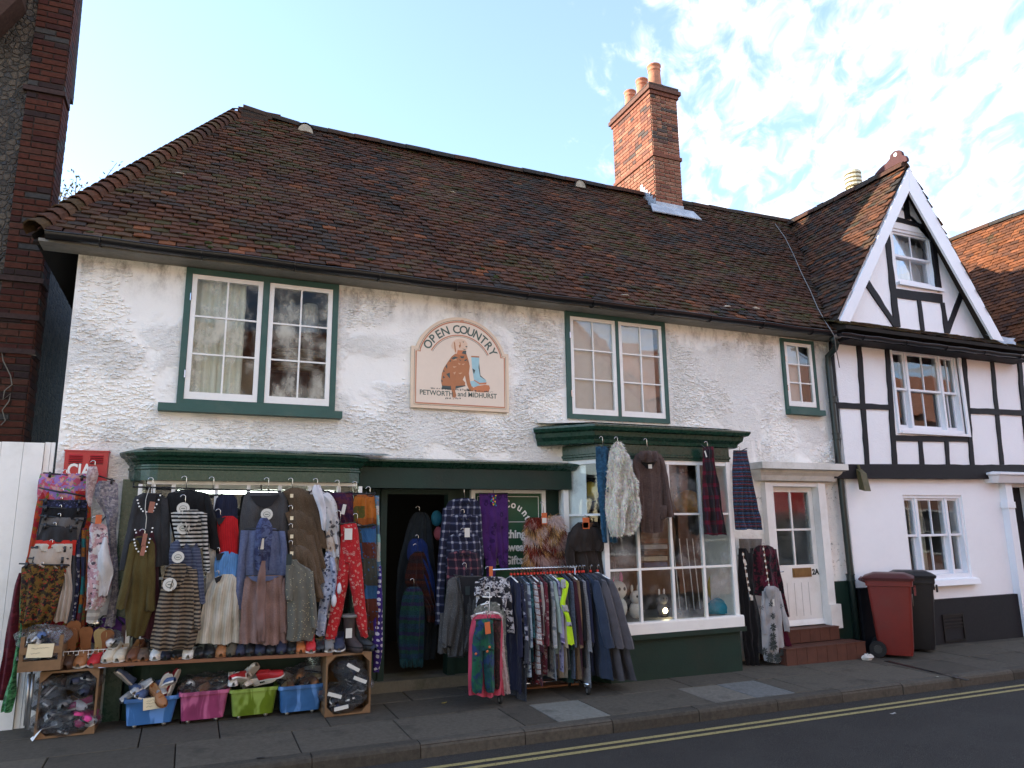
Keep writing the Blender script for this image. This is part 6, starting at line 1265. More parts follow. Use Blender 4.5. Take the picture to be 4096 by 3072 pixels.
o, _ = gm_('sweater', 'brown and beige striped long cowl tunic reaching the shoe shelf', 'tunic', 3, fb('brown_stripe', 'hstripe', [(.26, .20, .14), (.035, .028, .024)], .034), -.16, [(882, 505, 590), (900, 465, 635), (960, 448, 672), (1100, 415, 690), (1280, 378, 700), (1420, 352, 672), (1480, 350, 640)], [[(920, 605, 675), (1100, 640, 698), (1340, 655, 708)]], th=.09, fold=.022, hk=(545, 845, 890), tags=[(487, 1027, dict(round_=True, w=.058))])
attach(o, 'collar', 3, FB['brown_stripe'], yBw-.25, [(885, 490, 600), (930, 500, 600), (1000, 495, 590), (1060, 480, 535)], .04, .03)
gm_('lace_scarf', 'white lacy shawl hanging behind the striped tops', 'shawl', 3, fb('lace', 'speckle', [(.55, .53, .48), (.45, .43, .38), (.70, .68, .62)], .012), -.035, [(700, 765, 785), (800, 755, 810), (1000, 738, 815), (1105, 738, 805)], th=.04, fold=.02)
gm_('sweater', 'navy blue ribbed jumper at the top of the plain cable knits', 'jumper', 3, fb('navy_rib', 'rib', [(.015, .018, .040), (.008, .010, .022)], .02), -.015, [(398, 850, 930), (420, 815, 958), (500, 798, 962), (640, 800, 960)], hk=(790, 275, 400, (700, 380, 860, 395)), th=.06)
gm_('sweater', 'bright red ribbed jumper below the navy one', 'jumper', 3, fb('red_rib', 'rib', [(.46, .012, .016), (.28, .008, .012)], .02), -.05, [(548, 870, 930), (565, 820, 962), (650, 815, 968), (815, 835, 968)], hk=(840, 500, 560), neck=(DK, [(815, 565), (880, 555), (850, 600), (825, 610)]))
gm_('sweater', 'sky blue ribbed jumper below the red one', 'jumper', 3, fb('blue_rib', 'rib', [(.12, .30, .62), (.08, .20, .46)], .02), -.08, [(795, 865, 930), (812, 815, 966), (900, 795, 968), (985, 800, 958)], hk=(835, 770, 805), neck=(DK, [(810, 815), (868, 805), (840, 855), (815, 860)]))
gm_('sweater', 'cream ribbed long cardigan, lowest of the plain cable knits', 'cardigan', 3, fb('cream_rib', 'rib', [(.58, .54, .45), (.40, .36, .28)], .02), -.12, [(955, 850, 925), (985, 795, 955), (1060, 755, 962), (1200, 712, 972), (1440, 668, 975)], hk=(830, 930, 960), neck=(DK, [(800, 985), (855, 965), (840, 1000), (812, 1020)]), fold=.022, nf=4)
gm_('sweater', 'plain charcoal wide neck jumper with round tag', 'jumper', 4, fb('dark_grey_knit', 'melange', [(.055, .055, .058), (.085, .085, .088)], .008), -.03, [(218, 160, 430), (240, 140, 455), (400, 112, 470), (600, 95, 475), (850, 95, 475)], hk=(318, 112, 240, (180, 270, 400, 240)), neck=(DK, [(185, 245), (400, 245), (340, 320), (290, 338), (230, 310)]), tags=[(308, 382, dict(round_=True, w=.056))])
denim = fb('denim_knit', 'melange', [(.105, .130, .24), (.145, .175, .29)], .02)
o, _ = gm_('sweater', 'faded denim blue top with matching knotted scarf', 'top', 4, denim, -.09, [(485, 190, 370), (510, 140, 420), (620, 118, 450), (750, 120, 462), (880, 150, 460)], [[(500, 115, 175), (750, 92, 150), (1080, 55, 132)], [(505, 395, 440), (650, 405, 462), (835, 398, 470)]], hk=(300, 400, 490, (145, 490, 400, 500)))
attach(o, 'scarf', 4, fb('denim_scarf', 'camo', [(.085, .11, .23), (.05, .06, .14), (.11, .14, .26), (.03, .04, .09)], .05), yBw-.17, [(408, 262, 310), (470, 232, 348), (560, 218, 345), (680, 215, 335), (790, 225, 325)], .05, .03)
ticket(o, 4, 268, 600, yBw-.24, w=.045, h=.10)
taupe = fb('taupe_knit', 'melange', [(.25, .155, .135), (.31, .20, .175)], .012)
o, _ = gm_('sweater', 'dusty pink long top with tied scarf, lowest below the denim blue one', 'top', 4, taupe, -.15, [(832, 165, 425), (860, 145, 435), (1000, 128, 448), (1200, 110, 458), (1335, 105, 462)], [[(850, 392, 440), (1050, 400, 458), (1250, 405, 462)]], hk=(288, 680, 830, (150, 835, 405, 835)), fold=.025, nf=5, neck=(denim, [(170, 840), (400, 838), (340, 868), (250, 885), (200, 868)]))
attach(o, 'scarf', 4, fb('taupe_scarf', 'plain', [(.24, .145, .125)]), yBw-.24, [(725, 270, 300), (850, 240, 300), (1050, 228, 300), (1320, 232, 296)], .035, .03)
bou = fb('brown_boucle', 'boucle', [(.085, .055, .032), (.17, .12, .075)], .009, bmp=.9)
for i, (dy_, dx_, lab) in enumerate(((0, 0, 'brown boucle coat, topmost of four cascading down one string'), (165, 10, 'brown boucle coat, second of four cascading down one string'), (300, 10, 'brown boucle coat, third of four cascading down one string'), (425, 5, 'brown boucle coat, lowest of four cascading down one string'))):
    b0 = [(185+dy_, 490, 545), (205+dy_, 425+i*18, 620), (290+dy_, 470, 650), (430+dy_, 485, 690), (600+dy_ if i < 3 else 1020, 520, 700+dx_)]
    gm_('boucle_coat', lab, 'coat', 4, bou, -.04-.035*i, b0, [[(235+dy_, 560, 655), (420+dy_, 620, 705-i*6), (632+dy_-i*20, 665-i*5, 760-i*10)]], th=.08, fold=.012, hk=(497, 115+dy_ if i == 0 else 150+dy_, 195+dy_), tags=[(492, 245+dy_, dict(mat='yellowcard', w=.03, h=.035))])
gm_('sweater', 'grey tweed tunic with gold flecks below the boucle coats', 'tunic', 4, fb('grey_fleck', 'speckle', [(.17, .165, .135), (.12, .115, .095), (.58, .50, .30)], .022), -.22, [(715, 490, 530), (750, 462, 560), (800, 450, 640), (1000, 455, 660), (1200, 460, 672), (1310, 450, 645)], [[(800, 590, 650), (1000, 620, 668), (1220, 628, 684)], [(740, 450, 505), (900, 445, 520), (1010, 448, 500)]], th=.08, tags=[(472, 715, dict(mat='ink', w=.05, h=.10))])
o, _ = gm_('shirt', 'white shirt with black leaf print and white scarf with pompoms', 'shirt', 4, fb('white_leaf', 'floral', [(.72, .72, .74), (.10, .10, .12), (.30, .30, .33), (.74, .73, .74)], .065), -.05, [(205, 640, 720), (230, 612, 775), (300, 690, 822), (450, 735, 838), (620, 755, 848), (700, 780, 850)], hk=(682, 118, 180, (610, 235, 760, 235)), th=.07, fold=.02)
attach(o, 'scarf', 4, fb('white_scarf', 'plain', [(.74, .73, .77)]), yBw-.16, [(165, 655, 700), (200, 640, 715), (240, 650, 728), (350, 690, 745), (500, 715, 745)], .05, .025)
for x, y, r1, r2 in ((842, 930, .022, .052), (803, 1018, .026, .060)): build('pompom', MB().ball(T(4, x, y, yBw-.20), r1, r1, r2, 10, 7, .08, x), FB['white_scarf'], o, True)
gm_('dress', 'peach and black floral dress peeping behind the white leaf shirt', 'dress', 4, fb('peach_floral', 'floral', [(.58, .46, .36), (.10, .09, .09), (.40, .26, .2), (.62, .52, .44)], .05), -.06, [(480, 750, 790), (640, 740, 820), (800, 760, 858), (940, 790, 860), (1150, 740, 790)], th=.06, fold=.02)
gm_('dress', 'pale blue and white floral dress beside the red paisley trousers', 'dress', 4, fb('blue_floral', 'floral', [(.38, .44, .60), (.07, .09, .16), (.65, .68, .74), (.48, .53, .66)], .04), -.09, [(655, 745, 790), (720, 725, 808), (900, 705, 812), (1100, 690, 760), (1275, 668, 738)], [[(700, 770, 808), (850, 780, 830), (990, 775, 820)]], th=.06, fold=.02)
gm_('top', 'deep purple crushed top clipped beside the orange patchwork skirt', 'top', 4, fb('deep_purple', 'camo', [(.05, .012, .045), (.08, .02, .03), (.03, .01, .04), (.10, .02, .06)], .05), -.03, [(222, 742, 940), (300, 790, 945), (440, 850, 955), (520, 855, 960)], hk=(840, 130, 225, (740, 212, 940, 215)), th=.05, tags=[(875, 345, dict(w=.035, h=.10, rot=-.2))])
gm_('skirt', 'orange and olive patchwork skirt with sequins', 'skirt', 4, fb('orange_patch', 'patch', [(.42, .13, .02), (.10, .09, .02), (.32, .09, .02), (.05, .13, .04)], .10), -.03, [(238, 955, 1098), (340, 938, 1112), (455, 935, 1118)], hk=(970, 140, 235, (945, 232, 1105, 225)), th=.06, fold=.018)
red = fb('red_paisley', 'paisley', [(.46, .020, .024), (.56, .24, .20)], .036)
gm_('trousers', 'red paisley trousers with gathered cuffs', 'trousers', 4, red, -.12, [(448, 852, 972), (540, 853, 985), (650, 850, 995), (740, 848, 1002)], [[(640, 850, 930, -.0), (800, 835, 925), (1000, 795, 885), (1180, 762, 850), (1215, 752, 835), (1302, 738, 822)], [(640, 905, 998, -.03), (850, 915, 1018), (1000, 940, 1032), (1180, 968, 1048), (1230, 985, 1050), (1285, 1000, 1056)]], hk=(850, 355, 450, (855, 440, 965, 440)), th=.08, tags=[(910, 528, dict(w=.075, h=.11, mat='card'))], fold=.014)
gm_('skirt', 'long blue, brown and purple patchwork skirt behind the red trousers', 'skirt', 4, fb('blue_patch', 'patch', [(.035, .03, .10), (.09, .025, .015), (.03, .10, .22), (.05, .05, .04)], .14), -.05, [(465, 975, 1112), (700, 985, 1120), (1000, 1010, 1130), (1265, 1045, 1132)], hk=(975, 375, 465, (960, 458, 1100, 460)), th=.07, fold=.02)
gm_('trousers', 'turquoise patterned trousers at the end of the bow window rail', 'trousers', 4, fb('turq_patch', 'patch', [(.25, .48, .46), (.55, .55, .5), (.40, .13, .03), (.10, .2, .3)], .09), -.02, [(245, 1100, 1135), (500, 1118, 1142), (800, 1112, 1150), (980, 1108, 1158)], hk=(1070, 178, 245, (1040, 215, 1110, 222)), th=.05, fold=.018)
gm_('trousers', 'purple trousers with white spots hanging to the pavement by the door', 'trousers', 4, fb('purple_dots', 'dots', [(.045, .02, .17), (.62, .58, .66)], .055), -.06, [(760, 1135, 1152), (1000, 1112, 1160), (1250, 1085, 1162), (1400, 1085, 1158), (1540, 1092, 1136)], th=.06, fold=.02)
ob = thing('hanging_rail', 'thin dark rail under the bow window fascia that carries the hangers', 'rail', (.6, yBw, 2)); build('bar', MB().tube([T(3, 230, 345, yBw+.02), T(4, 1110, 232, yBw+.02)], .008, 6), M['gutter'], ob)
for xx in (0, .5, 1): c_ = T(3, 230, 345, yBw+.02).lerp(T(4, 1110, 232, yBw+.02), xx); build('bracket', MB().tube([c_, c_+Vector((0, .10, .06))], .006, 5), M['gutter'], ob)
# ================= C: inside and around the shop door
gC_ = 'clothes hanging in the shop doorway'
def gc(name, label, cat, k, mat, yy, body, sl=(), **kw): return garment(name, label, cat, k, mat, yy, body, sl, group=gC_, **kw)
gc('poncho', 'teal and green checked fringed poncho inside the doorway', 'poncho', 6, fb('teal_check', 'bands', [(.012, .055, .065), (.015, .07, .045), (.03, .02, .08), (.02, .05, .10)], .05), .12, [(825, 225, 290), (860, 190, 318), (1000, 165, 330), (1200, 158, 325), (1310, 165, 318)], th=.08, fold=.025, hk=(258, 770, 830))
fr2 = MB()
for k in range(46):
    a = T(6, 165+k*3.4, 1305, .06); fr2.tube([a, a+Vector((rnd.uniform(-.01, .01), rnd.uniform(-.02, 0), -rnd.uniform(.05, .09)))], .004, 4)
build('fringe', fr2, FB['teal_check'], bpy.data.objects['poncho'])
gc('shawl', 'dark red and brown woven shawl inside the doorway', 'shawl', 6, fb('wine_check', 'bands', [(.05, .012, .010), (.03, .012, .016), (.07, .02, .012), (.02, .015, .02)], .05), .2, [(590, 250, 320), (640, 225, 345), (800, 200, 375), (950, 330, 405), (1060, 345, 405)], th=.08, fold=.025, hk=(278, 540, 600))
gc('shawl', 'royal blue shawl behind the dark red one in the doorway', 'shawl', 6, fb('royal', 'plain', [(.012, .03, .14)]), .24, [(505, 250, 310), (540, 220, 345), (640, 215, 360), (760, 300, 390), (980, 370, 400)], th=.08, fold=.025, hk=(288, 480, 515))
gc('shawl', 'slate grey long shawl deeper inside the doorway', 'shawl', 6, fb('slate', 'melange', [(.02, .028, .035), (.03, .04, .05)], .01), .42, [(330, 270, 330), (380, 230, 370), (700, 150, 400), (1100, 140, 420), (1300, 160, 400)], th=.1, fold=.03, hk=(295, 290, 335))
pl2 = fb('navy_plaid', 'plaid', [(.014, .016, .035), (.045, .055, .12), (.22, .22, .26), (.40, .41, .46)], .085); pl3 = fb('red_plaid', 'plaid', [(.02, .016, .03), (.07, .02, .04), (.18, .17, .19), (.30, .10, .12)], .085)
for i, (dy_, m_, lab) in enumerate(((0, pl2, 'navy and white plaid shirt with collar, top of the shirt string by the door'), (105, pl2, 'navy plaid shirt second on the string by the door'), (230, pl2, 'navy plaid shirt third on the string by the door'), (345, pl3, 'navy and red plaid shirt lowest on the string by the door'))):
    sl = [[(300, 452, 515), (600, 420, 480), (900, 405, 460), (1075, 398, 468)]] if i == 0 else []
    o, _ = gc('plaid_shirt', lab, 'shirt', 6, m_, -.02-.035*i, [(240+dy_, 530, 660), (262+dy_, 485, 690), (340+dy_, 462+6*i, 705), (480+dy_, 470, 712+3*i), (640+dy_ if i < 3 else 760, 480, 722)], sl, th=.07, fold=.014, hk=(592, 168+dy_ if i == 0 else 205+dy_, 245+dy_))
    for sx_ in (-1, 1): attach(o, 'collar', 6, m_, -.10-.035*i, [(236+dy_, 592+sx_*10-22, 592+sx_*10+22), (270+dy_, 592+sx_*26-16, 592+sx_*26+16)], .01, .004)
ticket(o, 6, 612, 465, -.22, w=.06, h=.10)
cg = fb('grey_birdseye', 'speckle', [(.10, .10, .10), (.07, .07, .07), (.32, .32, .31)], .010)
o, _ = gc('cardigan', 'grey flecked open cardigan with black edging by the shop door', 'cardigan', 6, cg, -.30, [(752, 540, 700), (775, 490, 735), (900, 480, 715), (1100, 470, 690), (1280, 480, 600)], [[(780, 480, 545, -.05), (950, 462, 555), (1100, 448, 530), (1228, 438, 505)], [(1000, 430, 480, .02), (1265, 415, 480)]], th=.07, fold=.016, hk=(605, 665, 755, (525, 745, 715, 765)), neck=(DK, [(560, 762), (690, 760), (640, 1000), (600, 1010), (575, 900)]), tags=[(614, 850, dict(mat='ink', w=.05, h=.09))])
attach(o, 'lining_panel', 6, fb('grey_lining', 'speckle', [(.06, .06, .062), (.045, .045, .045), (.2, .2, .2)], .010), -.345, [(770, 575, 640), (950, 590, 650), (1250, 590, 645)], .02, .01)
build('black_edging', MB().tube([T(6, x, y, -.365) for x, y in ((556, 765), (572, 880), (590, 1010), (586, 1150), (584, 1295), (530, 1290), (486, 1288))], .008, 5).tube([T(6, x, y, -.39) for x, y in ((436, 1190), (470, 1215), (505, 1228))], .010, 5), M['blackplastic'], o, True)
o, _ = gc('trousers', 'purple printed harem trousers hanging over the shop board', 'trousers', 6, fb('purple_print', 'paisley', [(.075, .022, .14), (.035, .012, .075)], .085), .02, [(205, 692, 880), (350, 700, 885), (500, 712, 886), (640, 728, 886)], [[(600, 730, 808, -.01), (760, 742, 800)], [(600, 808, 884, -.01), (700, 830, 884)]], th=.05, fold=.016, nf=4, hk=(785, 145, 205, (690, 205, 880, 205)))
bd = MB(); cols_ = 0
for k in range(14): c_ = T(6, 785+rnd.uniform(-14, 18), 220+k*5, -.06); bd.col = ((.6, .45, .03), (.05, .2, .5), (.5, .04, .03), (.05, .35, .1))[k % 4]; bd.ball(c_, .010, .008, .010, 6, 4)
build('bead_tassel', bd, attrmat('bead_colours', .4, None, 0.0), o, True)
# fur waistcoat
def fur(parent, Fs, n_, ln, wd, colfn, droop=.8, seed=1, mat=None, name='fur_pile', spread=.6):
    rr = random.Random(seed); mb = MB()
    for _ in range(n_):
        F = rr.choice(Fs); i = rr.randrange(len(F)-1); j = rr.randrange(len(F[0])-1); a, b = rr.random(), rr.random()
        p = (F[i][j]*(1-a)+F[i+1][j]*a)*(1-b)+(F[i][j+1]*(1-a)+F[i+1][j+1]*a)*b
        u = j+b; ed = (2*u/(len(F[0])-1)-1); d = Vector((rr.gauss(0, .35)+ed*spread, -1+abs(ed)*.3+rr.gauss(0, .2), -droop+rr.gauss(0, .3))).normalized(); l = ln*rr.uniform(.6, 1.25)
        s_ = Vector((rr.uniform(-1, 1), rr.uniform(-.4, .4), rr.uniform(-.4, .4))).normalized()*wd; t_ = p+d*l*.55; e = p+d*l+Vector((0, 0, -l*.35)); mb.col = colfn(p, rr)
        i_ = mb.pts([p-s_, p+s_, t_+s_*.7, t_-s_*.7, e]); mb.face((i_[0], i_[1], i_[2], i_[3])); mb.face((i_[3], i_[2], i_[4]))
    return build(name, mb, mat or M.setdefault('furm', attrmat('fur_fibres', .8, None, 0.0)), parent)
fv = fb('fur_base', 'plain', [(.06, .03, .02)]); yV = -.14
mb = MB(); Fa = strip(mb, zr(7, [(365, 520, 580), (430, 505, 610), (560, 505, 645), (690, 500, 680)], yV), .10, .015, 2, 301); o = build('fur_waistcoat', mb, fv, None, True, loc=tuple(T(7, 640, 690, yV))); tag(o, 'shaggy multicoloured fur waistcoat above the clothes rail', 'waistcoat', gC_)
mb = MB(); Fb_ = strip(mb, zr(7, [(350, 655, 710), (430, 650, 730), (560, 665, 755), (690, 690, 770)], yV), .10, .015, 2, 302); build('front_panel', mb, fv, o, True)
def furcol(p, rr):
    t = mnoise.noise((p.x*7.5, p.z*9, 2.2))+rr.gauss(0, .07); g = rr.uniform(.75, 1.2)
    c = (.50, .32, .27) if t > .26 else (.22, .03, .015) if t > .02 else (.02, .012, .010) if t > -.09 else (.60, .34, .13) if t > -.30 else (.62, .48, .44)
    return tuple(x*g for x in c)
fur(o, [Fa, Fb_], 7500, .105, .0034, furcol, .5, 5, spread=1.0)
hook(o, 7, 622, 260, 355, yV-.03, (575, 375, 665, 365)); ticket(o, 7, 626, 372, yV-.16, w=.07, h=.13, mat='orangecard'); ticket(o, 7, 626, 385, yV-.163, w=.055, h=.06)
# brown waxed jacket
o, _ = gc('jacket', 'dark brown caped riding coat hung on the corner of the canted bay', 'jacket', 8, fb('waxed_brown', 'plain', [(.030, .023, .020)], rough=.7), -.40, [(662, 320, 440), (700, 280, 470), (800, 258, 500), (960, 300, 515), (1060, 380, 512), (1170, 470, 500)], [[(720, 262, 310, -.01), (850, 240, 300), (960, 260, 310)], [(720, 440, 495, -.02), (900, 470, 552), (1055, 480, 515)]], th=.09, fold=.018, hk=(372, 620, 670, (300, 700, 440, 690)), neck=(fb('check_lining', 'plaid', [(.18, .09, .05), (.08, .05, .03), (.4, .3, .2), (.3, .1, .05)], .03), [(350, 668), (415, 665), (395, 695), (370, 690)]), tags=[(368, 668, dict(mat='orangecard', w=.09, h=.13)), (366, 680, dict(w=.07, h=.06))])
attach(o, 'shoulder_cape', 8, FB['waxed_brown'], -.47, [(690, 300, 450), (740, 272, 480), (800, 262, 495), (835, 280, 470)], .05, .012)

# ================= D: the clothes rail on castors
w0, w1 = Gp(*q(7, 290, 1555)), Gp(*q(7, 893, 1478)); yK = -.62
rk = thing('clothes_rail', 'chrome clothes rail on castors packed with hangers in front of the bay', 'clothes rail', (3.6, yK, 0))
ra, rb_ = T(7, 262, 712, yK), T(7, 838, 694, yK); rz = (ra.z+rb_.z)/2; ra.z = rb_.z = rz
build('top_bar', MB().tube([ra, rb_], .013, 10), M['chrome'], rk, True)
for x in (ra.x+.02, rb_.x-.02):
    g0 = gz(x, yK); build('upright', MB().tube([(x, yK, g0+.12), (x, yK, rz)], .012, 8), M['chrome'], rk, True); build('foot', MB().tube([(x, yK-.24, g0+.10), (x, yK+.24, g0+.10)], .013, 8), M['chrome'], rk, True)
    for dy in (-.22, .22):
        wh = MB().tube([(x-.012, yK+dy, g0+.04), (x+.012, yK+dy, g0+.04)], .04, 16); co = build('castor', wh, M['rubber'], rk, True); build('castor_hub', MB().tube([(x-.014, yK+dy, g0+.04), (x+.014, yK+dy, g0+.04)], .022, 12), M['steel'], co)
build('bottom_bar', MB().tube([(ra.x+.02, yK, gz(3.5, yK)+.12), (rb_.x-.02, yK, gz(3.5, yK)+.12)], .012, 8), M['chrome'], rk, True)
pal = {'floralnavy': ('floral', [(.02, .022, .045), (.42, .42, .48), (.1, .11, .2), (.03, .03, .06)], .05), 'navyp': ('plain', [(.022, .025, .055)], .05), 'ltblue': ('floral', [(.33, .42, .50), (.10, .12, .2), (.55, .6, .62), (.36, .44, .5)], .05), 'greynavy': ('speckle', [(.06, .065, .08), (.04, .045, .06), (.2, .2, .24)], .02), 'whitestripe': ('bands', [(.55, .53, .52), (.62, .60, .58), (.30, .10, .08), (.45, .45, .48)], .02), 'darkred': ('floral', [(.06, .015, .02), (.22, .03, .04), (.35, .3, .3), (.04, .02, .03)], .05), 'whitep': ('plain', [(.62, .61, .58)], .05), 'redpais': ('paisley', [(.13, .02, .03), (.32, .22, .2)], .05), 'paleflor': ('floral', [(.40, .42, .44), (.16, .18, .22), (.55, .5, .5), (.3, .34, .34)], .06), 'lilac': ('floral', [(.34, .31, .46), (.12, .10, .2), (.55, .52, .6), (.3, .28, .4)], .06), 'greylace': ('paisley', [(.06, .06, .065), (.20, .20, .21)], .04), 'dkgreen': ('plain', [(.012, .04, .035)], .05), 'bluegrey': ('melange', [(.06, .08, .12), (.10, .13, .18)], .02), 'maroon': ('plain', [(.055, .015, .025)], .05), 'leopard': ('speckle', [(.20, .13, .08), (.26, .17, .1), (.03, .02, .015)], .022), 'blk': ('plain', [(.012, .012, .014)], .05), 'heather': ('melange', [(.17, .18, .20), (.28, .29, .31)], .012), 'navyjk': ('plain', [(.035, .05, .085)], .05), 'greyjk': ('plain', [(.095, .092, .105)], .05), 'mint': ('plain', [(.36, .44, .40)], .05), 'camel': ('plain', [(.40, .33, .24)], .05), 'petrol': ('floral', [(.012, .05, .07), (.05, .16, .18), (.02, .03, .05), (.02, .08, .1)], .04)}
seq = [('navyp', .80, 'plain navy'), ('floralnavy', .74, 'navy and white floral'), ('greynavy', .86, 'grey flecked navy'), ('ltblue', .80, 'light blue floral'), ('petrol', .70, 'petrol blue print'), ('whitestripe', .72, 'white and red striped'), ('darkred', .78, 'dark red floral'), ('whitep', .66, 'plain white'), ('redpais', .80, 'red paisley'), ('blk', .72, 'black'), ('paleflor', .78, 'pale grey floral'), ('mint', .62, 'pale mint'), ('lilac', .74, 'lilac floral'), ('camel', .84, 'camel'), ('greylace', .80, 'grey lace'), ('dkgreen', .76, 'dark green'), ('bluegrey', .82, 'blue grey marl'), ('maroon', .78, 'maroon'), ('leopard', .88, 'leopard print'), ('blk', .70, 'jet black'), ('heather', .80, 'heather grey'), ('navyp', .82, 'midnight navy'), ('greynavy', .74, 'charcoal fleck')]
def rail_garment(lab, cat, mat, x, L, w, seed, wide=1.0, lean=0.0, th=.03):
    rr = random.Random(seed); zt_ = rz-.075; D_ = Vector((-1, 0, 0)); rows = []
    for v, f_ in ((0, .22), (.03, .62), (.07, .92), (.2, 1.0), (.5, 1.02), (.8, 1.06), (1, 1.06)):
        hwid = w*f_/2*wide; xx = x+lean*v; rows.append((Vector((xx+rr.uniform(-.006, .006), yK+hwid, zt_-L*v)), Vector((xx+rr.uniform(-.006, .006), yK-hwid, zt_-L*v-.05*(f_ < .5)*0))))
    mb = MB(); F = strip(mb, rows, th, .012, 2.5, seed, D_); o = build('packed_'+{'top': 'jersey'}.get(cat, cat), mb, mat, None, True, loc=(x, yK, zt_-L)); tag(o, lab, cat, 'garments packed on the clothes rail')
    for s_ in (1,):      # the sleeve on the street side
        sr_ = []
        for v, a, b in ((0, .80, 1.0), (.3, .86, 1.16), (.62, .96, 1.22), (.74, 1.0, 1.22)): sr_.append((Vector((x+lean*v-.01, yK-w/2*a, zt_-.05-L*.85*v)), Vector((x+lean*v+.005, yK-w/2*b, zt_-.07-L*.85*v))))
        m2 = MB(); strip(m2, sr_, th*1.1, .008, 1.3, seed+500, D_); build('sleeve', m2, mat, o, True)
    hk_ = MB().tube([(x, yK, zt_), (x, yK, rz+.002)]+[(x, yK-.018+.018*math.cos(R(t)), rz+.004+.018*math.sin(R(t))) for t in range(0, 200, 33)], .003, 5); build('hanger', hk_, M['chrome'], o, True)
    build('hanger_bar', MB().tube([(x, yK+w*.40, zt_-.05), (x, yK, zt_+.005), (x, yK-w*.40, zt_-.05)], .007, 6), M['blackplastic'] if seed % 6 else M['whiteplastic'], o, True)
    build('size_cube', MB().box(x-.010, x+.010, yK-.012, yK+.012, zt_+.012, zt_+.034), M['redplastic'], o); return o
xs0, xs1 = T(7, 395, 900, yK).x, T(7, 890, 900, yK).x; ns = len(seq); hv_i = 15
for i, (key, L, nm) in enumerate(seq):
    x = xs0+(xs1-xs0)*(i+.5)/ns; rr = random.Random(i); cat = ('blouse', 'dress', 'tunic', 'top')[i % 4]
    rail_garment(f'{nm} {cat} packed edge-on along the clothes rail', cat, fb('rail_'+key, *pal[key]), x, L*1.36*rr.uniform(.86, 1.08), .42*rr.uniform(.9, 1.1), 600+i, lean=rr.uniform(-.03, .05))
xj = T(7, 940, 800, yK).x
for i, (key, lab) in enumerate((('navyjk', 'navy blue padded jacket at the end of the clothes rail'), ('greyjk', 'mid grey padded jacket beside the navy one on the rail'), ('greyjk', 'bulky grey jacket last on the clothes rail'))):
    rail_garment(lab, 'jacket', fb('rail_'+key, *pal[key]), xj-.10+.09*i, 1.08+.02*i, .64, 700+i, lean=.14+.05*i, th=.10)
# hi-vis waistcoat twisted out of the row
hv = fb('hi_vis', 'plain', [(.55, .85, .02)], rough=.6); o, _ = garment('hi_vis_vest', 'fluorescent yellow safety vest with grey bands among the rail clothes', 'vest', 7, hv, yK-.27, [(765, 700, 745), (800, 740, 790), (860, 748, 780), (940, 732, 765), (1040, 770, 800), (1130, 775, 815), (1208, 782, 830)], th=.03, fold=.006, nf=1, group='garments packed on the clothes rail')
for P_ in ([(775, 735, 765), (830, 735, 770)], [(945, 738, 778), (985, 750, 788)], [(1058, 770, 804), (1082, 774, 808)]): attach(o, 'reflective_band', 7, fb('reflect_grey', 'plain', [(.36, .37, .38)], rough=.4), yK-.285, P_, .03, .004, 1)
# facing garments on the near end of the rail
yN = yK-.22; gD_ = 'clothes facing the street on the rail end'
def gd(name, label, cat, k, mat, dy, body, sl=(), **kw): return garment(name, label, cat, k, mat, yN+dy, body, sl, group=gD_, **kw)
bw = fb('bw_floral', 'camo', [(.02, .02, .025), (.55, .55, .58), (.03, .03, .05), (.4, .4, .42)], .05)
gd('blouse', 'black and white floral blouse facing the street on the rail end', 'blouse', 7, bw, .10, [(758, 230, 340), (775, 195, 385), (830, 180, 400), (950, 170, 400), (1040, 180, 400)], [[(790, 165, 235, -.02), (880, 160, 215)], [(790, 335, 395, -.02), (950, 370, 412), (1130, 380, 430)]], th=.07, fold=.018, hk=(262, 690, 760, (190, 800, 350, 800)), tags=[(272, 722, dict(mat='orangecard', w=.04, h=.10))])
gd('top', 'black top on white hanger on the rail end', 'top', 7, fb('black', 'plain', [(.012, .012, .014)]), .06, [(885, 240, 320), (910, 185, 365), (960, 178, 368), (1100, 180, 360)], hk=(265, 820, 890, (215, 890, 335, 890), 'hanger', 'whiteplastic', 'whiteplastic'), th=.05)
gd('top', 'sage green leaf print top on white hanger on the rail end', 'top', 7, fb('sage', 'camo', [(.17, .18, .16), (.11, .125, .11), (.24, .25, .22), (.14, .15, .13)], .03), .03, [(925, 235, 310), (955, 175, 350), (1010, 160, 370), (1200, 330, 372), (1450, 355, 392)], hk=(263, 860, 930, (205, 945, 330, 945), 'hanger', 'whiteplastic', 'whiteplastic'), th=.05)
gd('top', 'pale pink print top peeping round the bright pink dress', 'top', 7, fb('palepink', 'camo', [(.52, .40, .40), (.45, .34, .34), (.6, .5, .5), (.3, .22, .24)], .04), .0, [(985, 230, 300), (1010, 150, 345), (1040, 140, 350), (1300, 300, 365), (1535, 330, 402)], hk=(262, 920, 990, (170, 1005, 330, 1005), 'hanger', 'whiteplastic', 'whiteplastic'), th=.05)
gd('dress', 'bright coral pink sleeveless dress behind the teal trousers', 'dress', 7, fb('coral', 'plain', [(.55, .075, .13)]), -.04, [(1008, 190, 320), (1030, 150, 345), (1120, 128, 350), (1300, 122, 348), (1500, 122, 358), (1548, 125, 362)], hk=(255, 950, 1010), th=.06, fold=.02, nf=4)
gd('trousers', 'dark red and brown printed trousers beside the teal velvet pair', 'trousers', 7, fb('dkprint', 'floral', [(.03, .015, .015), (.09, .03, .03), (.05, .04, .02), (.04, .02, .02)], .04), -.08, [(1035, 285, 340), (1200, 292, 335), (1500, 298, 328)], th=.05, hk=(270, 1000, 1035, (265, 1040, 340, 1045)))
tv = fb('teal_velvet', 'camo', [(.008, .06, .065), (.01, .10, .055), (.01, .035, .11), (.006, .03, .04)], .09, rough=.6)
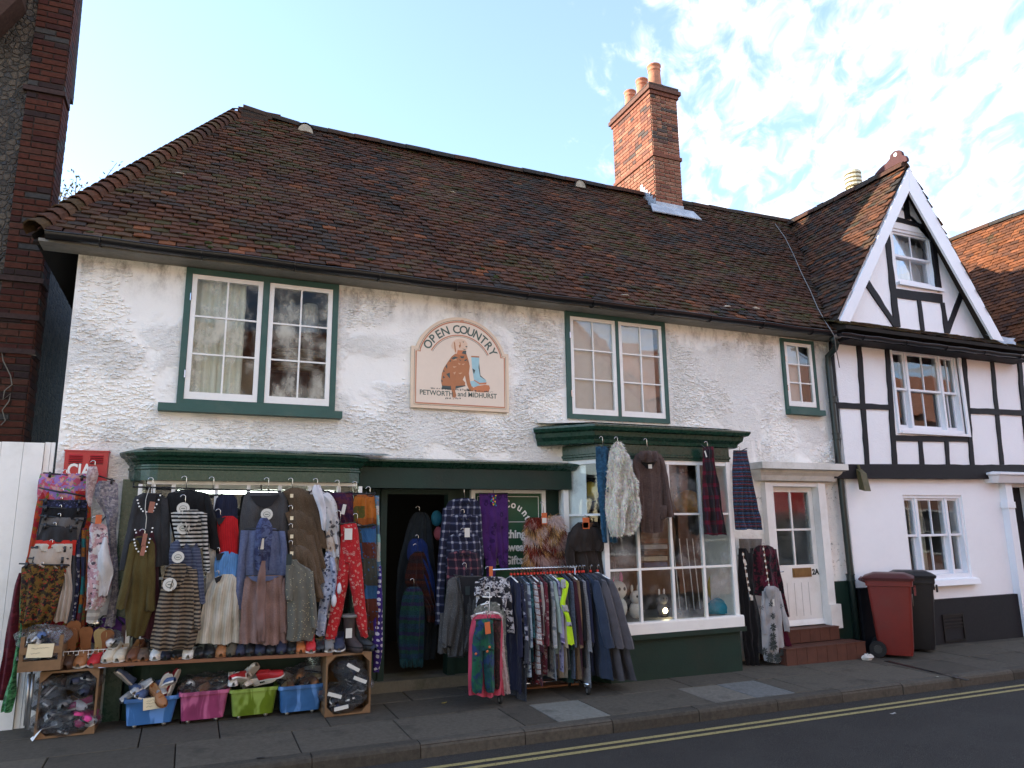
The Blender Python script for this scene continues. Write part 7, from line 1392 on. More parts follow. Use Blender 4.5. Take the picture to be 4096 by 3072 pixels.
o, _ = gd('trousers', 'teal and blue crushed velvet trousers at the front of the rail end', 'trousers', 7, tv, -.13, [(1038, 175, 285), (1100, 168, 288), (1160, 152, 292), (1240, 146, 295)], [[(1200, 146, 224, 0), (1350, 145, 218), (1480, 142, 218), (1525, 152, 212)], [(1200, 216, 294, 0), (1350, 222, 292), (1480, 232, 296), (1522, 240, 292)]], hk=(250, 985, 1035, (165, 1045, 300, 1035)), th=.08, fold=.014, tags=[(250, 1098, dict(w=.055, h=.11, mat='orangecard', rot=.1))])
for x, y in ((172, 1270), (248, 1254), (262, 1224)): build('bead', MB().ball(T(7, x, y, yN-.20), .013, .01, .013, 8, 5), M['orangecard'], o, True)
ob = build('doormat', MB().hexa([(3.2, -.35, gz(3.5, -.35)), (4.05, -.42, gz(3.5, -.4)), (4.1, -.1, gz(3.5, 0)), (3.25, -.05, gz(3.5, 0)), (3.2, -.35, gz(3.5, -.35)+.02), (4.05, -.42, gz(3.5, -.4)+.02), (4.1, -.1, gz(3.5, 0)+.02), (3.25, -.05, gz(3.5, 0)+.02)]), M['plank'], None, loc=(3.6, -.2, gz(3.6, -.2))); ob.name = 'wooden_board'; tag(ob, 'flat brown wooden board lying under the clothes rail', 'board')

# ================= E: hanging on the canted bay
yE = yB-.12; gE_ = 'clothes hanging on the canted bay'
def ge(name, label, cat, k, mat, dy, body, sl=(), **kw): return garment(name, label, cat, k, mat, yE+dy, body, sl, group=gE_, **kw)
ge('trousers', 'blue crinkled trousers clipped at the corner of the canted bay', 'trousers', 8, fb('denimcrk', 'camo', [(.02, .075, .14), (.03, .10, .18), (.015, .05, .10), (.04, .12, .2)], .03), .02, [(205, 425, 502), (350, 430, 505), (480, 438, 512)], [[(460, 440, 478, 0), (650, 455, 488), (785, 468, 496)], [(460, 478, 514, .02), (650, 490, 540), (785, 515, 560)]], hk=(470, 145, 205, (425, 192, 512, 212)), th=.05, fold=.016, nf=4)
wf_ = fb('cream_pile', 'boucle', [(.90, .86, .76), (1.0, .97, .88)], .01)
mb = MB(); Fa = strip(mb, zr(8, [(180, 548, 572), (225, 515, 600), (330, 498, 622), (480, 488, 640), (600, 486, 600), (690, 500, 575), (745, 525, 553)], yE-.03), .13, .03, 2.5, 401); o = build('fluffy_wrap', mb, wf_, None, True, loc=tuple(T(8, 560, 740, yE))); tag(o, 'fluffy cream faux fur wrap hanging on the canted bay', 'wrap', gE_)
mb = MB(); Fb_ = strip(mb, zr(8, [(250, 575, 605), (400, 590, 645), (520, 600, 668), (600, 605, 668), (690, 580, 655), (735, 590, 625)], yE-.05), .11, .03, 2, 402); build('front_panel', mb, wf_, o, True)
fur(o, [Fa, Fb_], 13000, .040, .0042, lambda p, rr: tuple(x*rr.uniform(.72, 1.1) for x in (.88, .84, .74)), -.05, 6); hook(o, 8, 560, 148, 190, yE-.03)
kn = fb('brown_spacedye', 'spacedye', [(.105, .068, .058), (.065, .042, .036), (.17, .12, .10)], .012)
o, _ = ge('tunic', 'brown space dyed knitted tunic with cowl neck and pockets', 'tunic', 8, kn, -.02, [(240, 695, 790), (262, 660, 828), (350, 655, 838), (500, 675, 842), (650, 690, 838), (725, 705, 832)], [[(280, 650, 690, -.02), (450, 655, 695), (625, 668, 705)], [(275, 800, 838, -.02), (420, 825, 868), (630, 845, 902)]], hk=(738, 158, 240, (690, 255, 790, 255)), th=.08, fold=.014, neck=(DK, [(705, 300), (790, 300), (770, 330), (740, 338)]), tags=[(755, 325, dict(w=.05, h=.05))])
attach(o, 'collar', 8, kn, yE-.10, [(232, 690, 800), (262, 685, 805), (300, 705, 795)], .07, .03)
for x in (705, 835): attach(o, 'pocket', 8, kn, yE-.08, [(560, x-20, x+18), (640, x-16, x+14)], .03, .01)
ge('skirt', 'dark red and green tartan skirt on the bay front', 'skirt', 8, fb('dk_tartan', 'plaid', [(.022, .020, .024), (.085, .010, .018), (.035, .04, .07), (.17, .012, .03)], .15), 0, [(205, 1075, 1138), (350, 1070, 1150), (500, 1070, 1175), (620, 1072, 1195), (738, 1080, 1215)], hk=(1102, 175, 225, (1065, 195, 1140, 228)), th=.06, fold=.02, nf=4, tags=[(1090, 250, dict(w=.02, h=.08, rot=.3))])
ge('skirt', 'blue, red and black woven striped skirt beside the bay', 'skirt', 8, fb('woven_multi', 'bands', [(.05, .055, .08), (.05, .13, .26), (.03, .022, .022), (.22, .04, .05)], .017), .10, [(228, 1255, 1338), (350, 1250, 1362), (550, 1255, 1402), (705, 1268, 1426)], hk=(1295, 205, 230, (1255, 245, 1340, 215)), th=.08, fold=.024, nf=5)
# ================= F: dark clothes between the bay and the white door
yH = -.22; gF_ = 'clothes hanging beside the white door'
def gf(name, label, cat, k, mat, dy, body, sl=(), **kw): return garment(name, label, cat, k, mat, yH+dy, body, sl, group=gF_, **kw)
gf('top', 'grey knitted bandeau top over the dark tunics', 'top', 9, fb('midgrey', 'melange', [(.14, .13, .125), (.19, .18, .17)], .01), 0, [(672, 90, 246), (740, 98, 240), (770, 120, 205)], th=.05)
gf('trousers', 'long black trousers hanging to the pavement beside the bay', 'trousers', 9, fb('black', 'plain', [(.012, .012, .014)]), -.02, [(735, 92, 200), (900, 85, 200), (1100, 98, 200), (1350, 118, 210), (1545, 140, 228)], th=.08, fold=.02, tags=[(178, 1065, dict(w=.04, h=.06)), (135, 830, dict(w=.03, h=.07, rot=.3))])
gf('leggings', 'charcoal space dyed leggings between the black trousers and grey tunic', 'leggings', 9, fb('char_sd', 'spacedye', [(.035, .035, .037), (.07, .07, .072), (.11, .11, .11)], .012), -.04, [(1050, 150, 200), (1200, 165, 235), (1430, 205, 245)], th=.05, hk=(165, 1000, 1050))
gf('tunic', 'black and maroon leaf print tunic beside the white door', 'tunic', 9, fb('maroon_leaf', 'camo', [(.012, .010, .012), (.085, .012, .024), (.015, .010, .014), (.11, .02, .035)], .05), -.05, [(715, 225, 290), (745, 190, 335), (900, 188, 350), (1050, 200, 355)], [[(740, 300, 340, -.01), (950, 335, 378), (1188, 385, 428)]], hk=(262, 700, 730), th=.07, fold=.016)
gf('tunic', 'plain wine red tunic under the leaf print one', 'tunic', 9, fb('wine_plain', 'plain', [(.10, .010, .028)]), -.06, [(905, 240, 340), (960, 225, 362), (1200, 300, 395), (1390, 385, 432)], th=.06, hk=(285, 860, 910))
o, _ = gf('tunic', 'pale grey cowl tunic with dark leaf pattern, lowest beside the steps', 'tunic', 9, fb('grey_leaf', 'plain', [(.44, .44, .45)]), -.12, [(985, 275, 330), (1005, 258, 358), (1060, 250, 366), (1250, 240, 380), (1420, 250, 398), (1488, 262, 400)], [[(1020, 245, 280, -.01), (1160, 240, 275), (1300, 248, 275)], [(1020, 345, 370, -.01), (1150, 365, 395), (1285, 395, 425)]], hk=(292, 945, 995), th=.08, fold=.016, tags=[(322, 1095, dict(w=.03, h=.09))])
attach(o, 'collar', 9, FB['grey_leaf'], yH-.20, [(990, 268, 335), (1030, 275, 335), (1075, 295, 328)], .04, .02)
lf = MB(); lr = random.Random(8)
for (cx_, cy_, n_, s_) in ((305, 1105, 9, 14), (318, 1185, 9, 16), (320, 1260, 12, 20), (318, 1320, 12, 20), (322, 1380, 14, 26), (262, 1420, 10, 20), (380, 1425, 10, 18), (300, 1460, 12, 26), (350, 1465, 12, 26), (245, 1130, 5, 12), (375, 1120, 5, 12)):
    for k in range(n_):
        a = k*6.283/n_+lr.uniform(-.2, .2); p_ = T(9, cx_+math.cos(a)*s_*.6, cy_+math.sin(a)*s_*.9, yH-.222); d_ = Vector((math.cos(a), -.05, -math.sin(a)))*s_*.0011*1.4; e_ = Vector((-d_.z, 0, d_.x))*.32; lf.face(lf.pts([p_-d_, p_+e_, p_+d_, p_-e_]))
build('leaf_print', lf, M['ink'], o)
for k in range(7): c_ = T(9, 130+k*8, 770+k*48, yH-.13); 
o = thing('multi_hanger', 'chain of white clips and tickets down the dark clothes beside the door', 'hanger', tuple(T(9, 130, 1050, yH-.14))); build('chain', MB().tube([T(9, 118+i*7, 760+i*46, yH-.14) for i in range(8)], .004, 5), M['chrome'], o); build('chain', MB().tube([T(9, 255+i*6, 720+i*46, yH-.16) for i in range(6)], .004, 5), M['chrome'], o)
for i in range(7): ticket(o, 9, 120+i*8, 775+i*46, yH-.145, w=.03, h=.03+.02*(i % 2), rot=.2*(i % 3)); ticket(o, 9, 255+i*6, 740+i*40, yH-.165, w=.025, h=.03, rot=-.2*(i % 2))
# ---------------------------------------------------------------- tubs, crates, shelf and shoes
film = bpy.data.materials.new('clear_plastic_film'); film.use_nodes = True
def _film():
    t = film.node_tree; t.nodes.clear(); n = NT(t); p = gcoords(n); v = n.noise(p, 30, 4, .6, 1.8)
    nb = n.n('ShaderNodeBump', Strength=1.0, Distance=.05, Height=v).outputs[0]
    gl = n.n('ShaderNodeBsdfGlossy', Color=(1, 1, 1), Roughness=.06, Normal=nb); tr = n.n('ShaderNodeBsdfTransparent', Color=(.9, .91, .93)); df = n.n('ShaderNodeBsdfDiffuse', Color=(.6, .62, .66), Normal=nb)
    a = n.n('ShaderNodeMixShader', Fac=.025); t.links.new(tr.outputs[0], a.inputs[1]); t.links.new(df.outputs[0], a.inputs[2])
    k = n.n('ShaderNodeMixShader', Fac=n.math('ADD', n.math('MULTIPLY', n.n('ShaderNodeFresnel', IOR=1.5, Normal=nb).outputs[0], .75), .015)); t.links.new(a.outputs[0], k.inputs[1]); t.links.new(gl.outputs[0], k.inputs[2]); n.n('ShaderNodeOutputMaterial', Surface=k)
_film()
def leather(name, c, rough=.5): return surf(name, c, rough, .2, 20, .15, 200, .4)
SHOE_ST = [(0, .020, .052, 1), (.06, .029, .058, 1), (.16, .031, .056, 1), (.30, .030, .050, 1), (.42, .031, .048, 1), (.50, .033, .052, 0), (.60, .037, .052, 0), (.72, .041, .044, 0), (.84, .040, .038, 0), (.93, .031, .033, 0), (1.0, .010, .020, 0)]
def shoe(c, ang, mats, label, L=.26, tilt=0.0, roll=0.0, trim=None, cat='shoe', group=None, sneaker=False, name='shoe', sole_h=.014, wk=1.0, hk_=1.0):
    # mats: upper, sole, lining.  c: point under the heel, ang: direction the toe points
    fw = Vector((math.cos(ang), math.sin(ang), 0)); sd = Vector((-fw.y, fw.x, 0)); up = Vector((0, 0, 1))
    if tilt: rot = Matrix.Rotation(tilt, 3, sd); fw = rot @ fw; up = rot @ up
    if roll: rot = Matrix.Rotation(roll, 3, fw); sd = rot @ sd; up = rot @ up
    c = Vector(c); Pt = lambda u, v, w: c+fw*(u*L)+sd*(v*wk)+up*(w*hk_)
    up_mb, so_mb, li_mb = MB(), MB(), MB(); U_, S_, I_ = [], [], []
    for u, hw, h, op in SHOE_ST:
        z0 = sole_h; row = []; hh = h*(1.25 if sneaker and u < .5 else 1)
        angs = (0, 20, 45, 65, 80) if not op else (0, 20, 45, 60, 66)
        pr = [(hw*math.cos(R(a))**.7, z0+hh*math.sin(R(a))**.8) for a in angs]
        if op: pr = [(hw, z0), (hw*1.02, z0+hh*.4), (hw*1.0, z0+hh*.75), (hw*.94, z0+hh), (hw*.86, z0+hh)]
        top = [] if op else [(0, z0+hh)]
        row = [Pt(u, v, w) for v, w in pr]; rowR = [Pt(u, -v, w) for v, w in pr]
        U_.append((row, rowR, [Pt(u, *t) for t in top], op)); S_.append([Pt(u, hw+.004, z0), Pt(u, hw+.004, 0), Pt(u, -hw-.004, 0), Pt(u, -hw-.004, z0)])
        I_.append([Pt(u, hw*.86, z0+hh*(1 if op else .9)), Pt(u, hw*.75, z0+.012), Pt(u, 0, z0+.008), Pt(u, -hw*.75, z0+.012), Pt(u, -hw*.86, z0+hh*(1 if op else .9))])
    up_mb.grid([r_[0] for r_ in U_], flip=True); up_mb.grid([r_[1] for r_ in U_])
    cl = [r_ for r_ in U_ if not r_[3]]; up_mb.grid([[r_[0][-1], r_[2][0], r_[1][-1]] for r_ in cl], flip=True); up_mb.face(up_mb.pts([U_[0][0][0], U_[0][0][2], U_[0][0][4], U_[0][1][4], U_[0][1][2], U_[0][1][0]]))
    f0 = cl[0]; 
    o = build(name, up_mb, mats[0], None, True, loc=tuple(c)); tag(o, label, cat, group)
    so_mb.grid(S_, flip=True); so_mb.face(so_mb.pts(S_[0])); build('sole', so_mb, mats[1], o)
    li_mb.grid(I_[:6], flip=True); build('insole', li_mb, mats[2], o, True)
    if trim == 'bar': build('strap', MB().tube([Pt(.56, .036, .03), Pt(.58, .022, .062), Pt(.58, 0, .068), Pt(.58, -.022, .062), Pt(.56, -.036, .03)], .006, 6), mats[0], o, True); build('buckle', MB().tube([Pt(.60, .012, .068), Pt(.62, 0, .070), Pt(.60, -.012, .068)], .003, 5), M['brass'], o)
    if trim == 'bow': build('bow', MB().obox(Pt(.68, 0, .062), fw*.010, sd*.022, up*.005).obox(Pt(.68, 0, .065), fw*.006, sd*.006, up*.006), mats[0], o)
    if trim == 'laces':
        lm = MB()
        for k in range(4): u = .52+.05*k; lm.tube([Pt(u, .022, .056), Pt(u, 0, .068-.003*k), Pt(u, -.022, .056)], .004, 5)
        build('laces', lm, M['whiteplastic'], o, True)
    if trim == 'stripes':
        lm = MB()
        for k in range(3):
            for s_ in (-1, 1): lm.obox(Pt(.38+.07*k, s_*.037, .040), fw*.006, sd*.002, up*.020)
        build('stripes', lm, M['ink'], o)
    return o
LM = {n_: leather('leather_'+n_, c, r_) for n_, (c, r_) in dict(black=((.010, .010, .012), .4), brown=((.055, .026, .014), .5), tan=((.30, .13, .05), .5), chest=((.12, .045, .02), .45), cream=((.55, .48, .36), .6), white=((.72, .71, .68), .6), navy=((.018, .022, .045), .6), red=((.42, .02, .025), .5), grey=((.16, .15, .14), .7), taupe=((.13, .085, .06), .7), olive=((.075, .062, .04), .8), gold=((.42, .33, .16), .4), pink=((.55, .04, .20), .5), denim=((.07, .11, .22), .8), wine=((.20, .012, .025), .7), lgrey=((.36, .38, .40), .8), insole=((.40, .23, .11), .7), orange=((.40, .12, .03), .5), rub=((.62, .60, .55), .7), gum=((.28, .12, .05), .7)).items()}
# --- tubs on castors
def tub(key, label, col, kx0, kx1, top, bot, seed, ky=5):
    g = Gp(*q(ky, (bot[0]+bot[2])/2, (bot[1]+bot[3])/2+12)); yf = g.y; zb = gz(g.x, g.y)+.035
    tl, tr_ = T(ky, top[0], top[1], yf-.03), T(ky, top[2], top[3], yf-.03); bl_, br_ = T(ky, bot[0], bot[1], yf), T(ky, bot[2], bot[3], yf); zt_ = (tl.z+tr_.z)/2
    x0t, x1t, x0b, x1b = tl.x, tr_.x, bl_.x, br_.x; dp = .36
    m = bpy.data.materials.new('tub_'+key); m.use_nodes = True; n = NT(m.node_tree); b = m.node_tree.nodes['Principled BSDF']; p = gcoords(n)
    ft = n.noise(n.map(p, (9, 3, 3), (0, R(25), 0)), 1.2, 2, .5, .6); cc = n.mix(n.sstep(ft, .50, .60), col, tuple(min(1, x*1.7+.06) for x in col)); cc = n.mix(n.math('MULTIPLY', n.sstep(n.noise(p, 3.0, 3, .6), .5, .68), .55), cc, tuple(x*.45 for x in col)); setb(n, b, Base_Color=cc, Roughness=.32); b.inputs['Subsurface Weight'].default_value = 0.0
    tb = thing('storage_tub', label, 'tub', ((x0b+x1b)/2, yf+.18, zb-.035), 'plastic storage tubs under the shoe shelf'); mb = MB()
    def rg(x0, x1, y0, y1, z, r=.03): return [(cx_+r*math.cos(R(a)), cy_+r*math.sin(R(a)), z) for cx_, cy_, s_ in ((x1-r, y1-r, 0), (x0+r, y1-r, 90), (x0+r, y0+r, 180), (x1-r, y0+r, 270)) for a in (s_, s_+30, s_+60, s_+90)]
    R0 = [rg(x0b, x1b, yf, yf+dp, zb), rg(x0t+.012, x1t-.012, yf-.02, yf+dp+.02, zt_-.03), rg(x0t-.004, x1t+.004, yf-.035, yf+dp+.035, zt_-.03), rg(x0t-.004, x1t+.004, yf-.035, yf+dp+.035, zt_), rg(x0t+.016, x1t-.016, yf-.016, yf+dp+.016, zt_), rg(x0b+.01, x1b-.01, yf+.008, yf+dp-.008, zb+.02)]
    ix = [mb.pts(r_) for r_ in R0]
    for A0, B0 in zip(ix, ix[1:]):
        for k in range(16): mb.face((A0[k], A0[(k+1) % 16], B0[(k+1) % 16], B0[k]))
    mb.face(ix[0][::-1]); mb.face(ix[-1]); smooth_by_angle(build('body', mb, m, tb), 40)
    for sx in (x0b+.06, x1b-.06):
        for sy in (yf+.05, yf+dp-.05): build('castor', MB().ball((sx, sy, zb-.016), .02, .02, .02, 8, 6), M['steel'], tb, True)
    return x0t, x1t, yf, dp, zt_, tb
TUBS = [tub('blue', 'blue plastic tub of blue and grey canvas shoes with card label', (.040, .135, .34), 0, 0, (185, 578, 610, 540), (200, 795, 545, 772), 1),
        tub('pink', 'pink plastic tub of bagged brown sandals', (.27, .045, .125), 0, 0, (610, 522, 1000, 498), (620, 755, 948, 735), 2),
        tub('green', 'lime green plastic tub of white trainers', (.115, .18, .010), 0, 0, (1000, 498, 1378, 475), (1018, 720, 1330, 700), 3),
        tub('blue2', 'blue plastic tub of bagged tan shoes beside the right crate', (.040, .135, .33), 0, 0, (1378, 475, 1732, 452), (1392, 690, 1688, 672), 4)]
b1 = TUBS[0]; lab = T(5, 405, 602, b1[2]-.045); build('card_label', MB().obox(lab, Vector((.075, 0, .004)), Vector((0, .002, 0)), Vector((-.003, 0, .05))), M['yellowcard'], b1[5])
def scrawl(par, c, w, h, n_, sd):
    rr = random.Random(sd); mb = MB()
    for r_ in range(n_): mb.tube([(c.x-w/2+w*k/14, c.y-.003, c.z+h/2-h*r_/max(1, n_-1)+rr.uniform(-.006, .006)) for k in range(15 if r_ < n_-1 else 8)], .0012, 4)
    build('handwriting', mb, M['ink'], par)
scrawl(b1[5], lab, .10, .05, 3, 4)
sr_ = random.Random(12)
def in_tub(t, kinds, n_, lab):
    x0, x1, yf, dp, zt_, tb = t
    for i in range(n_):
        kind = kinds[i % len(kinds)]; x = x0+.06+(x1-x0-.12)*(i+.5)/n_*1.0+sr_.uniform(-.03, .03); y = yf+sr_.uniform(.05, .20); z = zt_-.03+sr_.uniform(0, .06)+(.06 if i % 3 == 0 else 0)
        shoe((x-.05, y+.06, z), sr_.uniform(-2.6, -.5), (LM[kind[0]], LM[kind[1]], LM[kind[2]]), lab[i % len(lab)], .24, sr_.uniform(-.7, .2), sr_.uniform(-.6, .6), kind[3], 'shoe', 'shoes heaped in the storage tubs', kind[3] in ('laces', 'stripes'), 'shoe' if not kind[3] in ('laces', 'stripes') else 'trainer')
in_tub(TUBS[0], [('denim', 'rub', 'lgrey', None), ('denim', 'rub', 'lgrey', None), ('lgrey', 'rub', 'lgrey', None), ('lgrey', 'rub', 'rub', None), ('lgrey', 'rub', 'lgrey', None)], 9, ['denim blue slip-on in the tub with the card label', 'denim blue slip-on in the tub with the card label', 'pale grey slip-on in the tub with the card label', 'pale grey slip-on in the tub with the card label', 'pale grey slip-on in the tub with the card label'])
t0 = TUBS[0]
for (kx, ky, an, ti, ro, mt, tr_, lb) in ((400, 450, -1.0, .5, .3, ('tan', 'gum', 'insole'), 'bow', 'tan suede moccasin on top of the blue and grey shoes'), (440, 520, -.8, -1.0, -.5, ('wine', 'rub', 'rub'), 'laces', 'wine red canvas trainer with white laces standing in the tub'), (530, 520, -.2, -1.25, -.2, ('wine', 'rub', 'rub'), None, 'wine red canvas shoe standing on its heel by the laced one')):
    p = T(5, kx, ky, t0[2]+.08); shoe((p.x, p.y, p.z-.05), an, tuple(LM[m_] for m_ in mt), lb, .26, ti, ro, tr_, 'shoe', 'shoes heaped in the storage tubs', False)
in_tub(TUBS[2], [('white', 'rub', 'lgrey', 'stripes'), ('white', 'rub', 'lgrey', 'laces')], 6, ['white striped trainer in the lime green tub', 'white laced trainer in the lime green tub'])
t2 = TUBS[2]
for (kx, ky, an, lb) in ((1130, 400, -2.2, 'red wrapped trainer with white sole on top of the lime green tub, left one'), (1230, 395, -.6, 'red wrapped trainer with white sole on top of the lime green tub, right one')):
    p = T(5, kx, ky, t2[2]+.08); shoe((p.x, p.y, p.z-.03), an, (LM['red'], LM['white'], LM['red']), lb, .26, -.2, .5, None, 'trainer', 'shoes heaped in the storage tubs', True, 'trainer')
def bag(name, label, c, r_, seed, inner, cat='bag', grp='goods in clear plastic bags'):
    o = build(name, MB().ball(c, r_[0], r_[1], r_[2], 18, 12, .10, seed), film, None, False, loc=(c[0], c[1], c[2]-r_[2])); tag(o, label, cat, grp); rr = random.Random(seed)
    for k, m_ in enumerate(inner):
        an = rr.uniform(-3.0, -.1); sl_ = min(.22, r_[0]*1.7); p = Vector((c[0]+rr.uniform(-.25, .25)*r_[0]-math.cos(an)*sl_*.5, c[1]+rr.uniform(-.2, .2)*r_[1]-math.sin(an)*sl_*.35, c[2]-.03+rr.uniform(-.4, .3)*r_[2])); so = shoe(p, an, (m_, LM['rub'] if k % 2 else LM['black'], LM['insole']), 'x', sl_, rr.uniform(-.4, .4), rr.uniform(-.9, .9), None, name='shoe')
        for kk in ('label', 'category'): del so[kk]
        so.parent = o; so.location = so.location-o.location
    return o
for i, (kx, ky, rx, rz_, mats, lb) in enumerate(((690, 470, .085, .075, ('white', 'tan', 'brown'), 'white and brown sandals bagged in the pink tub'), (800, 470, .10, .085, ('chest', 'tan'), 'chestnut sandals bagged in the middle of the pink tub'), (920, 465, .09, .08, ('brown', 'lgrey', 'tan'), 'brown sandals bagged at the right of the pink tub'))):
    t = TUBS[1]; p = T(5, kx, ky, t[2]+.14); bag('bagged_sandals', lb, (p.x, t[2]+.14, t[4]+.03), (rx*1.2, .15, rz_*1.25), 30+i, [LM[m_] for m_ in mats])
for i, (kx, rx, rz_, mats, lb) in enumerate(((1450, .10, .08, ('tan', 'brown', 'gold'), 'tan shoes bagged at the left of the far blue tub'), (1560, .10, .10, ('tan', 'chest'), 'chestnut shoes bagged in the middle of the far blue tub'), (1650, .10, .17, ('tan', 'gold', 'lgrey'), 'tan boots in a tall clear bag in the far blue tub'))):
    t = TUBS[3]; p = T(5, kx, 440, t[2]+.14); bag('bagged_shoes', lb, (p.x, t[2]+.14, t[4]+.02+rz_*.4), (rx*1.15, .15, rz_*1.1), 40+i, [LM[m_] for m_ in mats])
# --- right crate (open to the street)
def crate(label, x0, x1, z0, z1, yf, dp, slatw=.09, shelf=False, nm='wooden_crate'):
    t = thing(nm, label, 'crate', ((x0+x1)/2, yf, z0)); w = .016
    for xx in (x0, x1-w):
        nn = max(2, int(dp/slatw)); 
        for k in range(nn): build('slat', MB().box(xx, xx+w, yf+dp*k/nn+.004, yf+dp*(k+1)/nn-.004, z0, z1-w-.001), M['wood'], t)
    nn = max(2, int(dp/slatw))
    for k in range(nn):
        build('slat', MB().box(x0, x1, yf+dp*k/nn+.004, yf+dp*(k+1)/nn-.004, z1-w, z1), M['wood'], t); build('slat', MB().box(x0+w+.001, x1-w-.001, yf+dp*k/nn+.004, yf+dp*(k+1)/nn-.004, z0, z0+w), M['wood'], t)
    for sx in (-1, 1):
        for sz, zz_ in ((1, z0+w), (-1, z1-w)):
            xc = (x0+w if sx < 0 else x1-w); pts = [(xc, zz_), (xc-sx*.07, zz_), (xc, zz_+sz*.07)]; ar = sum(a[0]*b[1]-b[0]*a[1] for a, b in zip(pts, pts[1:]+pts[:1])); build('corner_block', MB().prism(pts if ar > 0 else pts[::-1], yf+.004, yf+.03), M['wood'], t)
    build('back', MB().box(x0+w+.002, x1-w-.002, yf+dp-.012, yf+dp-.002, z0+w+.001, z1-w-.001), M['wood'], t); return t
gR = Gp(*q(5, 1890, 698)); yc = gR.y; cx0, cx1 = T(5, 1737, 450, yc).x, T(5, 2085, 450, yc).x; cz1 = T(5, 1900, 222, yc).z; cz0 = gz(cx0, yc)+.002
crate('grey wooden crate on end by the shop door, filled with bagged dark shoes', cx0, cx1, cz0, cz1, yc, .34)
cr_ = random.Random(3)
for i in range(7):
    x = cx0+.10+(cx1-cx0-.2)*cr_.random(); z = cz0+.075+i*.058; c = (x, yc+.09+cr_.uniform(-.02, .05), z); o = bag('bagged_shoes', f'dark shoes in a clear bag, layer {"one two three four five six seven".split()[i]} from the bottom of the grey crate', c, (.16, .14, .085), 60+i, [LM['navy'], LM['black'], LM['black']])
    if i % 2 == 0: a = Vector((c[0]+cr_.uniform(-.06, .06), yc-.07, z+.01)); r0 = cr_.uniform(-.6, .6); build('white_ticket', MB().obox(a, Vector((math.cos(r0), 0, math.sin(r0)))*.065, Vector((0, .006, 0)), Vector((-math.sin(r0), 0, math.cos(r0)))*.016), M['card'], o)
# --- left crate with two shelves, tray on top
gL = Gp(*q(2, 600, 1535)); yl_ = gL.y+.0; lx0_, lx1_ = T(2, 375, 1200, yl_).x, T(2, 985, 1200, yl_).x; lz1 = T(2, 700, 845, yl_).z; lz0 = gz(lx0_, yl_)+.002
crate('brown wooden crate on end near the gate, filled with bagged shoes', lx0_, lx1_, lz0, lz1, yl_, .36)
for i, (kx, ky, mats, lb) in enumerate(((520, 1010, ('brown', 'brown', 'chest'), 'brown boots in a clear bag at the top of the brown crate'), (860, 960, ('navy', 'black', 'navy'), 'navy shoes in a clear bag at the top right of the brown crate'), (470, 1150, ('lgrey', 'grey'), 'grey shoes in a clear bag at the left of the brown crate'), (620, 1250, ('grey', 'navy', 'lgrey'), 'dark grey shoes in a clear bag in the middle of the brown crate'), (810, 1190, ('pink', 'pink', 'white'), 'bright pink trainers in a clear bag, upper pair in the brown crate'), (840, 1350, ('pink', 'white', 'pink'), 'bright pink trainers in a clear bag, lower pair in the brown crate'), (500, 1380, ('black', 'lgrey', 'navy'), 'black shoes in a clear bag at the foot of the brown crate'), (650, 1470, ('white', 'black', 'grey'), 'black and white shoes in a clear bag at the foot of the brown crate'))):
    p = T(2, kx, ky, yl_+.06); bag('bagged_shoes', lb, (p.x, yl_+.10, max(p.z, lz0+.07)), (.15, .14, .095), 80+i, [LM[m_] for m_ in mats])
pz = [T(2, x, y, yl_-.03) for x, y in ((290, 1565), (400, 1490), (560, 1380), (430, 1440), (330, 1575))]; ob = build('plastic_sleeve', MB().grid([[p+Vector((0, .01*i, 0)) for p in pz[:3]], [pz[4], pz[3], pz[2]+Vector((0.02, 0, -.02))]]), M['whiteplastic'], None, loc=tuple(pz[0])); tag(ob, 'white plastic packaging sleeve spilling from the brown crate', 'packaging')
# folding metal trestle legs left of the crate
tl = thing('metal_trestle', 'grey tubular metal trestle legs beside the brown crate', 'trestle', (T(2, 290, 1300, yl_+.05).x, yl_, lz0)); 
for dx in (0, 42): build('leg', MB().tube([T(2, 300+dx, 880, yl_+.06), T(2, 280+dx*.9, 1100, yl_+.05), T(2, 255+dx*.6, 1410+dx, yl_+.03)], .013, 8), M['steel'], tl, True)
# tray crate on top, holding a bag
ty0 = yl_-.10; tx0, tx1 = T(2, 190, 700, ty0).x, T(2, 628, 700, ty0).x; tzb = lz1+.004; tz = lambda y: T(2, 400, y, ty0).z
tr2 = thing('wooden_tray', 'pale slatted wooden tray with card label on top of the brown crate', 'crate', ((tx0+tx1)/2, ty0, tzb)); zz0 = T(2, 330, 860, ty0).z
build('slat', MB().box(tx0, tx1, ty0, ty0+.012, zz0, tz(748)), M['wood'], tr2); build('slat', MB().box(tx0, tx1, ty0, ty0+.012, tz(680), tz(605)), M['wood'], tr2)
for xx in (tx0, tx1-.03): build('post', MB().box(xx, xx+.03, ty0+.0125, ty0+.045, zz0, tz(500)), M['wood'], tr2); build('post', MB().box(xx, xx+.03, ty0+.27, ty0+.30, zz0, tz(480)), M['wood'], tr2)
for xx in (tx0-.001, tx1-.011):
    for a, b in ((860, 748), (680, 605)): build('side_slat', MB().box(xx, xx+.012, ty0+.046, ty0+.268, tz(a), tz(b)), M['wood'], tr2)
build('base_board', MB().box(tx0+.013, tx1-.013, ty0+.014, ty0+.30, zz0+.004, zz0+.014), M['wood'], tr2)
lc_ = T(2, 410, 645, ty0-.006); build('card_label', MB().obox(lc_, Vector((.095, 0, -.004)), Vector((0, .001, 0)), Vector((.004, 0, .055))), M['yellowcard'], tr2); scrawl(tr2, lc_, .13, .04, 2, 6)
